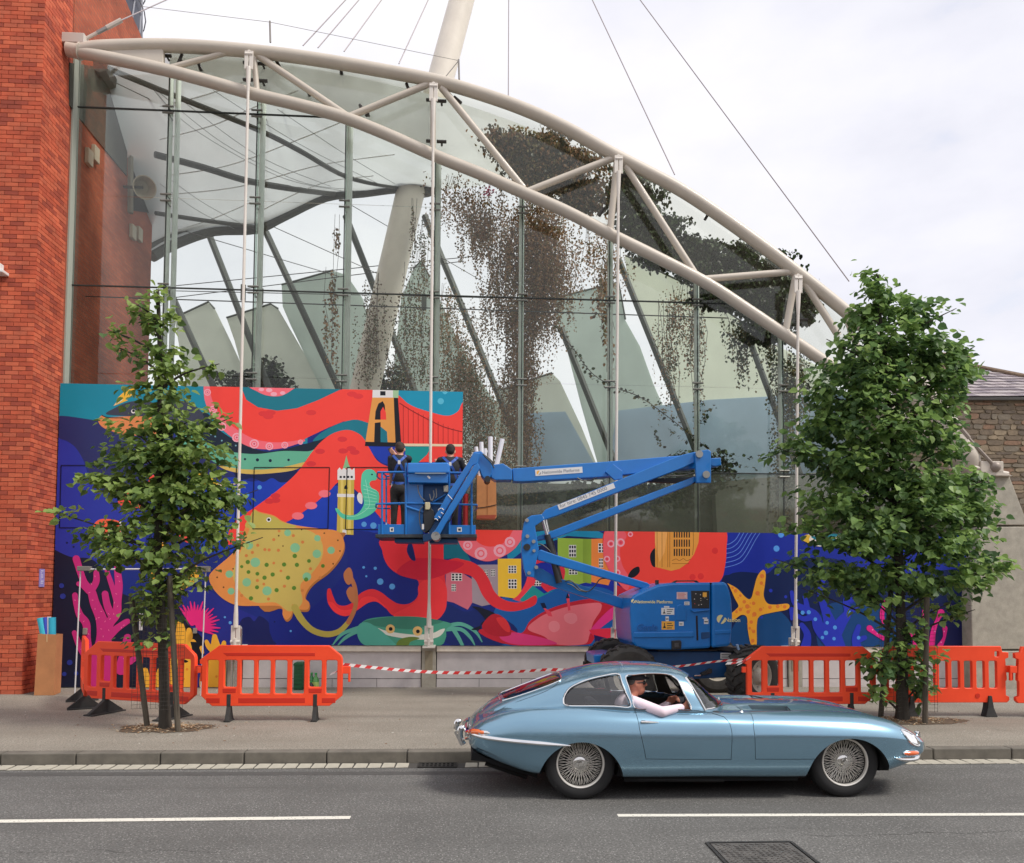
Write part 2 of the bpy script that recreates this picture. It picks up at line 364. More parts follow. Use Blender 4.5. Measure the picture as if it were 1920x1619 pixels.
# cracks and tar seams
CRK=mat('crack_dark',(.03,.029,.027),.9)
def crack(a,b,zz,w=.006,k=26,j=.035):
    A,B=onZ(*a,zz),onZ(*b,zz); d=(B-A).normalized(); nn=Vector((-d.y,d.x,0)); P=[]; off=0
    for i in range(k+1):
        off+=random.uniform(-j,j); off*=.9; P.append(A.lerp(B,i/k)+nn*off)
    mb=MB(); vs=[];fs=[]
    for i,p in enumerate(P): ww=w*random.uniform(.3,1); vs+=[p+nn*ww/2+Vector((0,0,.002)),p-nn*ww/2+Vector((0,0,.002))]
    for i in range(k): fs.append((2*i,2*i+1,2*i+3,2*i+2))
    mb.add(vs,fs); return mb.build('crack',CRK,org=A)
for a,b,zz,w in (((0,1331),(95,1330),PZ,.006),((60,1318),(80,1318),PZ,.012),((1820,1362),(1905,1372),PZ,.008),((180,1382),(260,1384),PZ,.004),((700,1370),(850,1366),PZ,.004),((1500,1567),(1920,1560),0,.006),((0,1480),(520,1476),0,.004),((1380,1560),(1560,1556),0,.004),((20,1600),(420,1590),0,.005)):
    struct(crack(a,b,zz,w))
SEAM=mat('old_tar',(.075,.073,.069),.8,var=.2,vscale=20)
for (a,b,c_,d) in (((-50,1449),(1050,1446),(1050,1452),(-50,1456)),):
    mb=MB(); mb.add([onZ(*p,.0015) for p in (d,c_,b,a)],[(0,1,2,3)]); struct(mb.build('tar_seam',SEAM))
# darker repair patch
mb=MB(); mb.add([(-3.2,4.2,.0015),(1.2,4.2,.0015),(1.3,5.1,.0015),(-3.3,5.15,.0015)],[(0,1,2,3)])
# tiny litter / chips on pavement
# ------------------------------------------------------------------ low wall under the mural
M_WALL=mat('wall_render',S(205,198,196),.8,var=.09,vscale=3.5,bump=.15,bscale=50,detail=8)
M_CAP=mat('wall_cap',S(226,216,200),.7,var=.1,vscale=6,bump=.1)
M_PIER=mat('pier_concrete',S(168,162,148),.85,var=.16,vscale=7,bump=.3,bscale=60,detail=9)
xw0=onY(424,1280,FY).x; xw1=onY(1826,1280,FY).x
zc1=onY(800,1211,FY).z; zc0=onY(800,1222,FY).z; zj=onY(800,1273,FY).z
piers=[onY(p,1250,FY).x for p in (440,804,1150,1490)]
wroot=thing('low_wall',((xw0+xw1)/2,FY,PZ),'low pale rendered wall under the mural with grey pier blocks and a stone cap','wall')
mb=MB(); mb.box((xw0,FY+.03,PZ),(xw1,FY+.4,zc0-.001)); mb.build('core',mat('joint_dark',(.05,.045,.04),.9),wroot)
edges=[xw0]+[v for p in piers for v in (p-.14,p+.14)]+[xw1]
for i in range(0,len(edges),2):
    a,b=edges[i],edges[i+1]
    if b-a<.05: continue
    k=max(1,round((b-a)/1.75)); 
    mb=MB(); mb.box((a+.006,FY,zj+.006),(b-.006,FY+.05,zc0-.004)); mb.build('upper_panel',M_WALL,wroot)
    for j in range(k*2):
        xa=a+(b-a)*j/(k*2); xb=a+(b-a)*(j+1)/(k*2)
        mb=MB(); mb.box((xa+.004,FY-.006,PZ-.01),(xb-.004,FY+.05,zj-.006)); mb.build('base_panel',M_WALL,wroot)
    mb=MB(); mb.box((a,FY-.05,zc0),(b,FY+.4,zc1)); mb.build('cap',M_CAP,wroot,bev=.008)
for p in piers:
    mb=MB(); mb.box((p-.128,FY-.035,PZ-.01),(p+.128,FY+.1,zc1-.02)); mb.build('pier_block',M_PIER,wroot,bev=.01)
    mb=MB(); mb.box((p-.07,FY-.042,PZ+.3),(p+.07,FY-.034,zc1-.09)); mb.build('inset',mat('inset_concrete',S(150,140,118),.8,var=.15,vscale=9),wroot)
# ------------------------------------------------------------------ brick building, left
def brickmat(name,c1,c2,mortar,axis):
    m=bpy.data.materials.new(name); m.use_nodes=True; t=m.node_tree; p=t.nodes['Principled BSDF']; N=t.nodes.new; L=t.links.new
    tc=N('ShaderNodeTexCoord'); mp=N('ShaderNodeMapping')
    mp.inputs[2].default_value=(math.pi/2,0,0) if axis=='y' else (math.pi/2,0,math.pi/2)
    sx=N('ShaderNodeSeparateXYZ'); L(tc.outputs['Object'],sx.inputs[0]); cx_=N('ShaderNodeCombineXYZ'); L(sx.outputs[0 if axis=='y' else 1],cx_.inputs[0]); L(sx.outputs[2],cx_.inputs[1])
    b=N('ShaderNodeTexBrick'); L(cx_.outputs[0],b.inputs[0]); b.inputs['Scale'].default_value=1; b.inputs['Brick Width'].default_value=.225; b.inputs['Row Height'].default_value=.075; b.inputs['Mortar Size'].default_value=.006
    b.inputs['Color1'].default_value=(*c1,1); b.inputs['Color2'].default_value=(*c2,1); b.inputs['Mortar'].default_value=(*mortar,1)
    n=N('ShaderNodeTexNoise'); n.inputs['Scale'].default_value=1.4; n.inputs['Detail'].default_value=8; L(tc.outputs['Object'],n.inputs[0])
    r=N('ShaderNodeMapRange'); r.inputs[1].default_value=.3; r.inputs[2].default_value=.7; r.inputs[3].default_value=.72; r.inputs[4].default_value=1.2; L(n.outputs[0],r.inputs[0])
    q=N('ShaderNodeMix'); q.data_type='RGBA'; q.blend_type='MULTIPLY'; q.inputs[0].default_value=1; L(b.outputs[0],q.inputs[6]); L(r.outputs[0],q.inputs[7])
    L(q.outputs[2],p.inputs['Base Color']); p.inputs['Roughness'].default_value=.85
    bp=N('ShaderNodeBump'); bp.inputs['Strength'].default_value=.5; bp.inputs['Distance'].default_value=.006; bp.invert=True; L(b.outputs['Fac'],bp.inputs['Height']); L(bp.outputs[0],p.inputs['Normal'])
    return m
M_BR=brickmat('brick_side',S(184,94,62),S(164,78,52),S(128,90,72),'x')
M_MORT=mat('mortar',S(146,80,60),.9,var=.2,vscale=20)
bricks=[]
for i,(c) in enumerate((S(194,90,60),S(182,82,55),S(202,100,68),S(160,72,52),S(188,94,66))):
    bricks.append(mat('brick_%s'%('abcde'[i]),c,.85,var=.20,vscale=3.2,bump=.3,bscale=70,detail=9))
HB=15.5
broot=thing('brick_building',(BX-2,BF+1,0),'tall orange red brick building corner at the left edge of the street','building')
mb=MB(); mb.box((BX-2.6,BF+.008,PZ-.02),(BX-.008,FY+.05,HB)); mb.build('wall_core',M_MORT,broot)
# side wall inside the glazing and above the roof
ye=onX(284,470,BX).y
mb=MB()
top=[onX(268,76,BX),onX(235,0,BX),onX(210,-60,BX)]
mb.prism([(BX,FY+.05,PZ),(BX,ye,PZ),(BX,ye,onX(284,285,BX).z),(BX,top[0].y,top[0].z),(BX,top[1].y,top[1].z),(BX,top[2].y,top[2].z),(BX,FY+.05,HB)],(-2.6,0,0))
mb.build('side_wall',M_BR,broot)
# front face bricks, real pieces
srcs=[]
for k in range(5):
    for d in range(2):
        b=MB(); b.box((0,-.003-.003*d,0),(.215,.02,.066),jit=.0018); me=bpy.data.meshes.new('brick'); me.from_pydata(b.v,[],b.f); me.materials.append(bricks[k]); srcs.append(me)
half=[]
for k in range(5):
    b=MB(); b.box((0,-.004,0),(.1,.02,.066),jit=.0018); me=bpy.data.meshes.new('brick'); me.from_pydata(b.v,[],b.f); me.materials.append(bricks[k]); half.append(me)
rl=root_loc(broot); cnt=0; SB=MB(); rows=int((HB-PZ)/.075)
for r in range(rows):
    z=PZ+r*.075; x=BX; fl=(r%2==0); first=True
    while x>BX-2.5:
        w=.1 if (first and fl) else .215; first=False
        xl=x-w; k=random.randrange(5)
        if cnt<300 and xl>BX-1.15 and z<5.6:
            o=inst(half[k] if w<.2 else srcs[random.randrange(10)],'brick',broot,Vector((xl,BF,z))-rl); cnt+=1
        else: 
            q=.003+random.random()*.004
            SB.box((xl,BF-q,z),(x,BF+.02,z+.066),mi=k)
        x=xl-.01
    # return face towards the glass
    y=BF+.012; first=True
    while y<FY-.02:
        w=.1 if (first and not fl) else .215; first=False
        y2=min(y+w,FY); SB.box((BX-.02,y,z),(BX+.003+random.random()*.003,y2,z+.066),mi=random.randrange(5)); y=y2+.01
stuff(SB.build('brickwork',bricks,broot))
# drum with metal lattice above
dr=thing('roof_drum',onY(225,10,17.5),'dark curved drum with metal lattice on top of the brick wall','roof drum')
mb=MB(); dc=onX(200,40,BX-.4); dc=Vector((BX-1.78,17.2,onY(262,75,16.5).z-.3))
mb.lathe([(1.55,0),(1.55,4),(0.01,4),(0.01,0)],dc,(0,0,1),32); mb.build('drum_shell',mat('drum_dark',(.06,.065,.09),.5,var=.2),dr,smooth=True)
for k in range(10):
    a=math.radians(-75+k*15); mb=MB(); p=dc+Vector((1.6*math.cos(a),1.6*math.sin(a),0)); a2=a+.5
    mb.tube([p,dc+Vector((1.6*math.cos(a2),1.6*math.sin(a2),4))],.018,5); mb.build('lattice_bar',mat('lattice_grey',(.35,.36,.4),.5,.3),dr)
for k in range(5):
    mb=MB(); mb.tube([dc+Vector((1.62*math.cos(t*.2),1.62*math.sin(t*.2),.3+k*.7)) for t in range(-8,12)],.014,5); mb.build('lattice_ring',MC['lattice_grey'],dr)
mb=MB(); mb.prism([onX(x,y,BX+.004) for x,y in ((129,118),(129,198),(180,262),(236,330),(238,245),(270,270),(200,128))],(.02,0,0)); mb.build('upper_wall_shade',mat('wall_shade_dark',S(74,74,64),.6,var=.2,vscale=2),broot)  # dark sheet painting in the shade high on the inner wall, no real panel
# notice on the brick
o=MB(); p0=onX(72,1068,BX+.01); p1=onX(82,1101,BX+.01); 
a=onX(74,1067,BX+.012); b=onX(82,1101,BX+.012); y0_,y1_=sorted((a.y,b.y)); 
mb=MB(); mb.box((BX+.008,y0_,b.z),(BX+.022,y1_,a.z)); nb=thing('notice_sign',(BX+.01,(y0_+y1_)/2,b.z),'small lilac notice fixed to the brick return beside the mural','sign')
mb.build('sign_plate',mat('notice_lilac',S(150,140,200),.5),nb)
for k in range(7):
    mb=MB(); zz=a.z-.04-.035*k; mb.box((BX+.0225,y0_+.03,zz),(BX+.0235,y1_-.03-random.random()*.08,zz+.012)); mb.build('print_line',mat('notice_ink',(.8,.78,.9),.5),nb)
# little white lamp at the far left
c=onY(-2,508,BF-.12); lp=thing('wall_lamp',(c.x,BF,c.z),'small white lamp bracket on the brick wall at the left edge','lamp')
mb=MB(); mb.box((c.x-.12,BF-.2,c.z-.05),(c.x+.1,BF-.004,c.z+.0)); mb.build('bracket',mat('white_plastic',(.75,.75,.73),.4),lp,bev=.01)
mb=MB(); mb.box((c.x-.09,BF-.17,c.z+.001),(c.x+.04,BF-.05,c.z+.12)); mb.build('housing',MC['white_plastic'],lp,bev=.01)
# ------------------------------------------------------------------ stone building, right
SY=19.0
sroot=thing('stone_building',(onY(1880,1200,SY).x,SY,0),'old rubble stone building with a slate roof behind the concrete pier','building')
xa,xb=onY(1690,900,SY).x,onY(2150,900,SY).x; zt=onY(1850,744,SY).z
mb=MB(); mb.box((xa,SY+.004,PZ),(xb,SY+5,zt)); mb.build('wall_core',mat('stone_mortar',S(132,118,98),.95,var=.25,vscale=8,bump=.4,bscale=30,detail=8),sroot)
SM=[mat('stone_%s'%'abcdef'[i],c,.9,var=.22,vscale=7,bump=.5,bscale=25,detail=8) for i,c in enumerate((S(132,116,96),S(118,104,88),S(146,130,108),S(108,96,84),S(136,108,88),S(124,114,100)))]
STONE_MB=MB(); cnt=0; z=PZ
def stone(mbx,x0,x1,z0,z1,mi):
    j=lambda a:random.uniform(-a,a); d=random.uniform(.008,.03); w=x1-x0; h=z1-z0
    k=8; vs=[]
    pts=[(x0,z0+h*.25),(x0+w*.15,z0),(x1-w*.2,z0),(x1,z0+h*.3),(x1,z1-h*.2),(x1-w*.15,z1),(x0+w*.2,z1),(x0,z1-h*.25)]
    pts=[(a+j(.012),b+j(.01)) for a,b in pts]
    back=[(a,SY+.04,b) for a,b in pts]; fr=[((a-(x0+x1)/2)*.94+(x0+x1)/2,SY-d,(b-(z0+z1)/2)*.9+(z0+z1)/2) for a,b in pts]
    mbx.add(back+fr,[tuple(range(8,16))]+[(i,(i+1)%8,8+(i+1)%8,8+i) for i in range(8)],mi)
while z<zt-.05:
    h=random.uniform(.08,.17); h=min(h,zt-z); x=xa
    while x<xb:
        w=random.uniform(.14,.5); mi=random.randrange(6); c=onY(1785,900,SY).x
        zz1=z+h-.012
        if x>c and x<onY(1935,900,SY).x and z>onY(1850,1010,SY).z and cnt<290:
            q=MB(); stone(q,x,x+w-.014,z,zz1,0); q.build('stone',SM[mi],sroot); cnt+=1
        else: stone(STONE_MB,x,x+w-.014,z,zz1,mi)
        x+=w
    z+=h
stuff(STONE_MB.build('rubble_stonework',SM,sroot))
# roof plane with slates
eL,eR=onY(1690,746,SY-.15),onY(2100,744,SY-.15); rL,rR=onY(1690,650,SY+3.5),onY(2060,752,SY+3.5)
rM=onY(1818,690,SY+3.5); 
mb=MB(); rT=onY(1690,668,SY+3.5)
SL=[mat('slate_%s'%'abc'[i],c,.6,var=.15,vscale=8,bump=.2) for i,c in enumerate((S(138,126,130),S(112,102,108),S(158,148,148)))]
nrm=(eR-eL).cross(rM-eL).normalized()
if nrm.y>0: nrm=-nrm
ex=(eR-eL).normalized(); ey=nrm.cross(ex); ey=ey if ey.z>0 else -ey
LS=(rM-eL).dot(ey); rM=eL+ex*(rM-eL).dot(ex)+ey*LS; rT=eL+ey*LS; rR=eR
mb=MB(); mb.add([eL,eR,rM,rT],[(0,1,2,3)]); mb.build('roof',mat('roof_underlay',(.07,.065,.07),.9),sroot)
rowsn=11; rh=LS/rowsn; SLM=MB(); cnt=0
for r in range(rowsn):
    x=-.1*(r%2)-.02
    while x<6.4:
        w=.21; c=eL+ex*x+ey*(r*rh); cc=c+ex*w/2+ey*rh/2
        # limit by the hip line
        tt=(cc-rM).dot(ex); lim=(rM-eL).dot(ey) if tt<0 else (rM-eL).dot(ey)*(1-tt/((eR-rM).dot(ex)))
        if r*rh+rh*.5<lim:
            q=MB(); n0=nrm*1.3
            P=[c+n0*.03,c+ex*(w-.008)+n0*.03,c+ex*(w-.008)+ey*(rh*1.15)+n0*.012,c+ey*(rh*1.15)+n0*.012]
            q.prism(P,tuple(-n0*.01)); mi=random.randrange(3)
            px_=onY(1780,744,SY).x
            if cc.x>px_ and cc.x<onY(1935,744,SY).x and cnt<280: q.build('slate',SL[mi],sroot); cnt+=1
            else: SLM.add(q.v,q.f,mi)
        x+=w
stuff(SLM.build('slates',SL,sroot))
mb=MB(); mb.tube([rT+nrm*.06,rM+nrm*.08,rR+nrm*.05],.06,6); mb.build('ridge',mat('ridge_tile',S(140,120,100),.8,var=.2),sroot)
a=onY(1788,668,SY+3.4); mb=MB(); b=onY(1818,700,SY+3.4); mb.box((a.x-.6,SY+3.2,b.z-.3),(b.x-.05,SY+3.9,a.z+.05)); mb.build('chimney',mat('chimney_stone',S(150,130,110),.9,var=.2,vscale=6),sroot,bev=.03)
a=onY(1700,748,SY-.1);b=onY(2100,747,SY-.1); mb=MB(); mb.tube([a,b],.05,6); mb.build('eaves_gutter',mat('gutter_grey',(.14,.135,.13),.6),sroot)
# concrete pier at the foot of the arch
pr=thing('concrete_pier',onZ(1880,1297,PZ),'massive grey concrete buttress carrying the right foot of the arch','buttress')
PF=13.75
mb=MB(); pxprism(mb,[(1850,893),(1893,893),(1928,985),(1837,985),(1838,960)],PF,PF+1.8); mb.build('upper_block',M_PIER,pr,bev=.015)
mb=MB(); pxprism(mb,[(1836,988),(1930,988),(1975,1215),(1975,1218),(1823,1218),(1821,1124)],PF-.004,PF+1.8); mb.build('middle_block',M_PIER,pr,bev=.015)
mb=MB(); pxprism(mb,[(1824,1221),(1976,1221),(1985,1310),(1828,1310)],PF-.02,PF+1.8); mb.build('base_block',M_PIER,pr,bev=.015)
mb=MB(); pxprism(mb,[(1848,884),(1880,884),(1900,893),(1848,892)],PF-.1,PF+.9); mb.build('bearing_plate',CREAM,pr,bev=.01)

# buildings on the near side of the street, seen in the photograph only as reflections
mb=MB(); mb.box((-60,-16,-.01),(60,-8.5,PZ)); struct(mb.build('near_pavement',M_PAVE,org=(0,-12,0)))
mb=MB(); xx=-46
random.seed(21)
while xx<46:
    w=random.uniform(5,9); h=random.uniform(5.0,7.2); mb.box((xx,-20,PZ),(xx+w-.05,-12,h),mi=random.randrange(3))
    k=int(w/1.8)
    for i in range(k):
        for z in (1.2,3.7): mb.box((xx+.5+i*w/k,-12.0,z),(xx+1.3+i*w/k,-11.97,z+1.3),mi=3)
    xx+=w
o=mb.build('opposite_buildings',[mat('opp_stone',S(150,138,120),.9,var=.15,vscale=2),mat('opp_brick',S(140,92,70),.9,var=.15,vscale=2),mat('opp_render',S(180,172,160),.9,var=.1,vscale=2),mat('opp_window',(.03,.035,.04),.1)],org=(0,-12,PZ)); struct(o)
# ------------------------------------------------------------------ arch truss
TY=13.85
UT=[(136,97),(165,92),(200,88.5),(300,86),(380,89),(467,96),(560,107),(650,121),(740,137),(820,153),(900,176),(980,204),(1060,240),(1150,290),(1265,350),(1340,398),(1420,455),(1490,508),(1578,578),(1660,650),(1740,735),(1790,800)]
LT=[(128,94),(190,106),(303,130),(380,150),(480,178),(560,197),(640,219),(720,250),(815,292),(900,326),(975,359),(1060,396),(1147,441),(1230,482),(1326,532),(1400,580),(1480,634),(1545,678),(1640,745),(1760,835),(1812,872)]
at=thing('arch_truss',onY(128,94,TY),'cream painted steel arch truss of two curved tubes with diagonal webs spanning the glass front','arch truss')
U3=cr(pxs(UT,TY),4); L3=cr(pxs(LT,TY),4)
mb=MB(); mb.tube(U3,.118,16); mb.build('upper_tube',CREAM,at,smooth=True)
mb=MB(); mb.tube(L3,.108,16); mb.build('lower_tube',CREAM,at,smooth=True)
def interp_curve(C,x):
    for a,b in zip(C,C[1:]):
        if a.x<=x<=b.x: return a.z+(b.z-a.z)*(x-a.x)/(b.x-a.x)
    return C[0].z if x<C[0].x else C[-1].z
def curveY(C,x,Y): return CH+(interp_curve(C,x*TY/Y)-CH)*Y/TY
webs=[((318,128),(440,95),.05),((484,105),(648,216),.062),((655,219),(806,157),.06),((476,100),(482,172),.05),((812,160),(812,286),.05),((828,165),(982,354),.064),((988,360),(1152,296),.064),((1157,300),(1144,432),.062),((1173,312),(1302,512),.064),((1318,524),(1484,510),.064),((1492,516),(1473,622),.064),((1508,530),(1572,630),.064),((1640,740),(1660,655),.06),((1585,590),(1640,740),.06)]
for a,b,r in webs:
    mb=MB(); mb.tube([onY(*a,TY),onY(*b,TY)],r,12); mb.build('web_tube',CREAM,at,smooth=True)
mb=MB(); pxprism(mb,[(162,97),(210,84),(300,84),(306,90),(306,128),(220,115)],TY-.05,TY+.05); mb.build('end_plate',CREAM,at,bev=.02)
mb=MB(); mb.tube([onY(127,93,TY),onY(150,97,TY)],.125,16); mb.tube([onY(149,96.5,TY),onY(151.5,97.3,TY)],.15,16); mb.build('end_flange',CREAM,at,smooth=True)
mb=MB(); P=cr([onY(1690,715,TY),onY(1738,765,TY),onY(1780,815,TY),onY(1808,855,TY),onY(1826,884,TY)],5); n=len(P)
rr=[.12+.13*math.sin(min(1,i/(n-1)*1.25)*math.pi*.62) for i in range(n)]; rr=[r if i<n*.75 else max(.16,rr[int(n*.75)]-(i-n*.75)*.03) for i,r in enumerate(rr)]
mb.tube(P,rr,18); mb.build('foot_shell',CREAM,at,smooth=True)
mb=MB(); mb.tube([onY(1790,830,TY-.1),onY(1836,880,TY-.1)],.04,8); mb.tube([onY(1818,876,TY-.15),onY(1890,889,TY-.15)],.045,8)
mb.box((onY(1826,880,TY).x,TY-.2,onY(1826,889,TY).z),(onY(1868,880,TY).x,TY+.3,onY(1826,868,TY).z)); mb.build('foot_bracket',CREAM,at,bev=.01)
# ------------------------------------------------------------------ tie rods in front of the facade
RY=13.66
M_ROD=mat('rod_white',S(220,212,202),.4,var=.05,vscale=3,coat=.1)
descr=['left of the spotted ray','between the two workers and the crab','just left of the blue lift body','right of the yellow starfish']
for i,((bx,by),(tx,ty)) in enumerate([((441,1210),(467,96)),((804,1210),(813,156)),((1153,1212),(1160,292)),((1491,1210),(1497,516))]):
    b,t=onY(bx,by,RY),onY(tx,ty,RY)
    g=thing('tie_rod',b,'tall white steel tie rod '+descr[i],'tie rod','tie rods in front of the glass')
    d=(t-b).normalized()
    mb=MB(); mb.tube([b+d*.55,t-d*.45],.026,10); mb.build('rod',M_ROD,g,smooth=True)
    for (q,s) in ((b,1),(t,-1)):
        mb=MB(); k=d*s
        mb.tube([q+k*.75,q+k*.52,q+k*.30],[.027,.04,.045],10); 
        for sd_ in (-1,1): mb.bar(q+Vector((sd_*.042,0,0))+k*.34,q+Vector((sd_*.042,0,0))-k*.0,.022,.07)
        mb.build('fork_end',M_ROD,g,bev=.006)
    mb=MB(); mb.tube([b+d*.06+Vector((-.08,0,0)),b+d*.06+Vector((.08,0,0))],.03,8); mb.tube([t-d*.06+Vector((-.07,0,0)),t-d*.06+Vector((.07,0,0))],.028,8); mb.build('pin',M_ROD,g)
    mb=MB(); z0=onY(804,1212,FY).z; mb.box((b.x-.11,RY-.06,z0),(b.x+.11,RY+.4,z0+.03)); mb.box((b.x-.02,RY-.05,z0+.03),(b.x+.02,RY+.25,b.z+.12)); mb.build('base_plate',M_ROD,g,bev=.005)
    mb=MB(); mb.tube([t,t+Vector((0,TY-RY,0.0))],.03,8); mb.build('lug',M_ROD,g)
# ------------------------------------------------------------------ glass facade
GY=14.32
G_FAC=glassmat('facade_glass',(.95,.97,.94),.02,.02,base=S(150,150,132),basef=.022)
G_TOP=glassmat('dusty_glass',(.88,.90,.84),.03,.10,base=S(176,176,160),basef=.30)
G_TOP2=glassmat('dusty_glass_clear',(.94,.95,.90),.02,.06,base=S(196,194,170),basef=.04)
G_LOW=glassmat('lower_glass',(.74,.78,.72),.05,.05,base=S(140,142,126),basef=.20)
fc=thing('glass_facade',((BX+8)/2,GY,PZ),'tall frameless glass front with pale steel posts under the curved arch','glass facade')
cols=[onY(p,700,GY).x for p in (100,303,472,641,812,978,1143,1308,1468,1630,1800)]
cols[0]=BX+.02
zr=[onY(700,1211,GY).z,onY(1200,885,GY).z,onY(985,718,GY).z,onY(985,559,GY).z,onY(400,375,GY).z,onY(300,207,GY).z,30]
for i in range(len(cols)-1):
    for j in range(len(zr)-1):
        a,b=cols[i]+.006,cols[i+1]-.006; z0,z1=zr[j]+.006,zr[j+1]-.006; top=[]
        if j==3: z1=zr[4]+.005 
        K=6; xs=[a+(b-a)*k/K for k in range(K+1)]; tz=[min(z1,curveY(L3,x,GY)-.0) for x in xs]
        pts=[(x,z) for x,z in zip(xs,tz) if z>z0+.02]
        if len(pts)<2: continue
        xl,xr=pts[0][0],pts[-1][0]
        if pts[-1][1]-z0<.0 : continue
        poly=[(xl,z0),(xr,z0)]+pts[::-1]
        q=MB(); q.prism([(x,GY,z) for x,z in poly],(0,.012,0)); q.build('glass_pane',G_LOW if j==0 else G_FAC,fc)
# truss infill panes
nodes=[310,474,812,1157,1490,1700]
for i in range(len(nodes)-1):
    xa,xb=onY(nodes[i],400,GY-.2).x+.01,onY(nodes[i+1],400,GY-.2).x-.01; K=14
    xs=[xa+(xb-xa)*k/K for k in range(K+1)]
    up=[(x,curveY(U3,x,GY-.22)+.02) for x in xs]; lo=[(x,curveY(L3,x,GY-.22)) for x in xs]
    q=MB(); q.prism([(x,GY-.22,z) for x,z in lo+up[::-1]],(0,.012,0)); q.build('arch_pane',G_TOP if i<2 else G_TOP2,fc)
M_POST=mat('post_green_white',S(238,246,238),.5,var=.08,vscale=4)
tops=[(303,150),(477,195),(646,245),(812,300),(981,385),(1143,470),(1308,560),(1470,650)]
for k,(px_,py_) in enumerate(tops):
    x=cols[k+1]
    for off,r in (((-.05,.05),(.085,.05)) if k==0 else (((.05,.055),) if k!=4 else ((.0,.05),))):
        mb=MB(); zt_=curveY(L3,x+off,GY+.22)-.03
        mb.tube([(x+off,GY+.22,PZ),(x+off,GY+.22,zt_)],r,10); mb.build('post',M_POST,fc,smooth=True)
    zt_=curveY(L3,x,GY)-.02
    mb=MB(); mb.box((x-.009,GY-.006,PZ+.5),(x+.009,GY+.013,zt_)); mb.build('glass_joint',mat('seal_dark',(.03,.035,.03),.6),fc)
    if k>0:
        mb=MB(); mb.box((x+.012,GY+.014,PZ+.5),(x+.022,GY+.10,zt_)); mb.build('fin',glassmat('fin_clear',(.80,.90,.84),.05,.03),fc)
    for z in zr[1:-1]:
        if z<zt_-.1:
            for dz in (-.06,.06):
                mb=MB(); mb.tube([(x-.10,GY-.03,z+dz),(x+.10,GY-.03,z+dz)],.018,6); mb.tube([(x,GY-.03,z+dz),(x,GY+.2,z+dz)],.014,6); mb.build('clamp',mat('clamp_steel',S(130,130,122),.4,.3),fc)
for j,(z,xe) in enumerate(((zr[3],None),(zr[5],None),(zr[1],None))):
    # horizontal joint runs to the arch
    xx=BX+.03
    while xx<8.3 and curveY(L3,xx,GY)>z+.03: xx+=.05
    x0_=BX+.03 if j!=2 else onY(869,885,GY).x
    mb=MB(); mb.box((x0_,GY-.014,z-.010),(xx,GY+.02,z+.010)); mb.build('glass_joint',MC['seal_dark'],fc)
    if j==0:
        mb=MB(); mb.tube([(x0_,GY+.5,z-.02),(xx,GY+.5,z-.1)],.012,5); mb.build('bracing_cable',mat('cable_dark',(.06,.06,.06),.5),fc)
# edge channel at the brick
mb=MB(); mb.box((BX+.002,GY-.16,PZ+1),(BX+.03,GY+.06,onY(128,110,GY).z)); mb.build('edge_channel',mat('channel_grey',S(168,172,160),.5,.1),fc)
for (x_,y_) in ((118,537),(125,205),(114,370)):
    q=onY(x_,y_,GY-.03); mb=MB(); mb.box((q.x-.02,GY-.1,q.z-.16),(q.x+.07,GY-.02,q.z-.02)); mb.box((q.x-.02,GY-.1,q.z+.02),(q.x+.07,GY-.02,q.z+.16)); mb.build('wall_clamp',MC['clamp_steel'],fc,bev=.01)
# spider clamps on the arch panes
for (x_,y_,a) in ((312,105,0),(338,110,70),(374,124,-70),(465,118,0),(465,150,0),(492,120,0),(492,152,0),(520,118,-60),(577,172,-60),(640,131,90),(678,205,-70),(690,210,70),(765,165,-70),(808,188,0),(808,265,0),(828,190,0),(828,266,0),(858,188,-40),(1128,398,60),(1168,330,0),(1326,405,60),(1505,600,0)):
    q=onY(x_,y_,TY+.12); d=Vector((math.cos(math.radians(a)),0,math.sin(math.radians(a))))
    mb=MB(); mb.tube([q-d*.09,q+d*.09],.03,6); mb.tube([q,q+Vector((0,.13,0))],.02,6); mb.build('spider_clamp',mat('clamp_dark',(.05,.045,.04),.5),at)
# thin handrail mast on the roof
for (a,b) in (((507,80),(506,40)),((861,150),(860,112))):
    mb=MB(); mb.tube([onY(*a,TY+.3),onY(*b,TY+.3)],.018,6); mb.build('roof_stanchion',mat('stanchion',S(150,145,140),.5),at)
mb=MB(); mb.tube([onY(507,42,TY+.3),onY(860,114,TY+.3)],.005,4); mb.tube([onY(262,12,TY+.3),onY(507,42,TY+.3)],.005,4); mb.tube([onY(860,114,TY+.3),onY(835,145,TY+.3)],.008,4); mb.build('roof_wire',MC['stanchion'],at)
# ------------------------------------------------------------------ mast and its cables
MY=20.
mt=thing('mast',(onY(560,1290,MY).x,MY,PZ),'big inclined white steel mast rising behind the glass and through the roof','mast')
a=onY(560,1270,MY); b=onY(772,350,MY); c=onY(955,-330,MY)
M_MAST=mat('mast_white',S(236,228,214),.5,var=.09,vscale=1.2,bump=.03,detail=8)
mb=MB(); mb.tube([a,a.lerp(b,.5),b,b.lerp(c,.5),c],[.38,.38,.37,.33,.2],28); mb.build('shaft',M_MAST,mt,smooth=True)
mb=MB(); d=(b-a).normalized()
for k in range(8):
    an=k*math.pi/4; e=Vector((math.cos(an),math.sin(an),0)); mb.bar(b-d*.05+e*.3,b+d*.25+e*.85,.05,.22)
mb.tube([b+d*.05,b+d*.12],.62,24); mb.tube([b+d*.4,b+d*.45],.55,24); mb.build('head_collar',mat('collar_grey',S(120,112,100),.6,var=.15,vscale=6),mt)
M_CAB=mat('cable_grey',S(150,140,142),.5,.2)
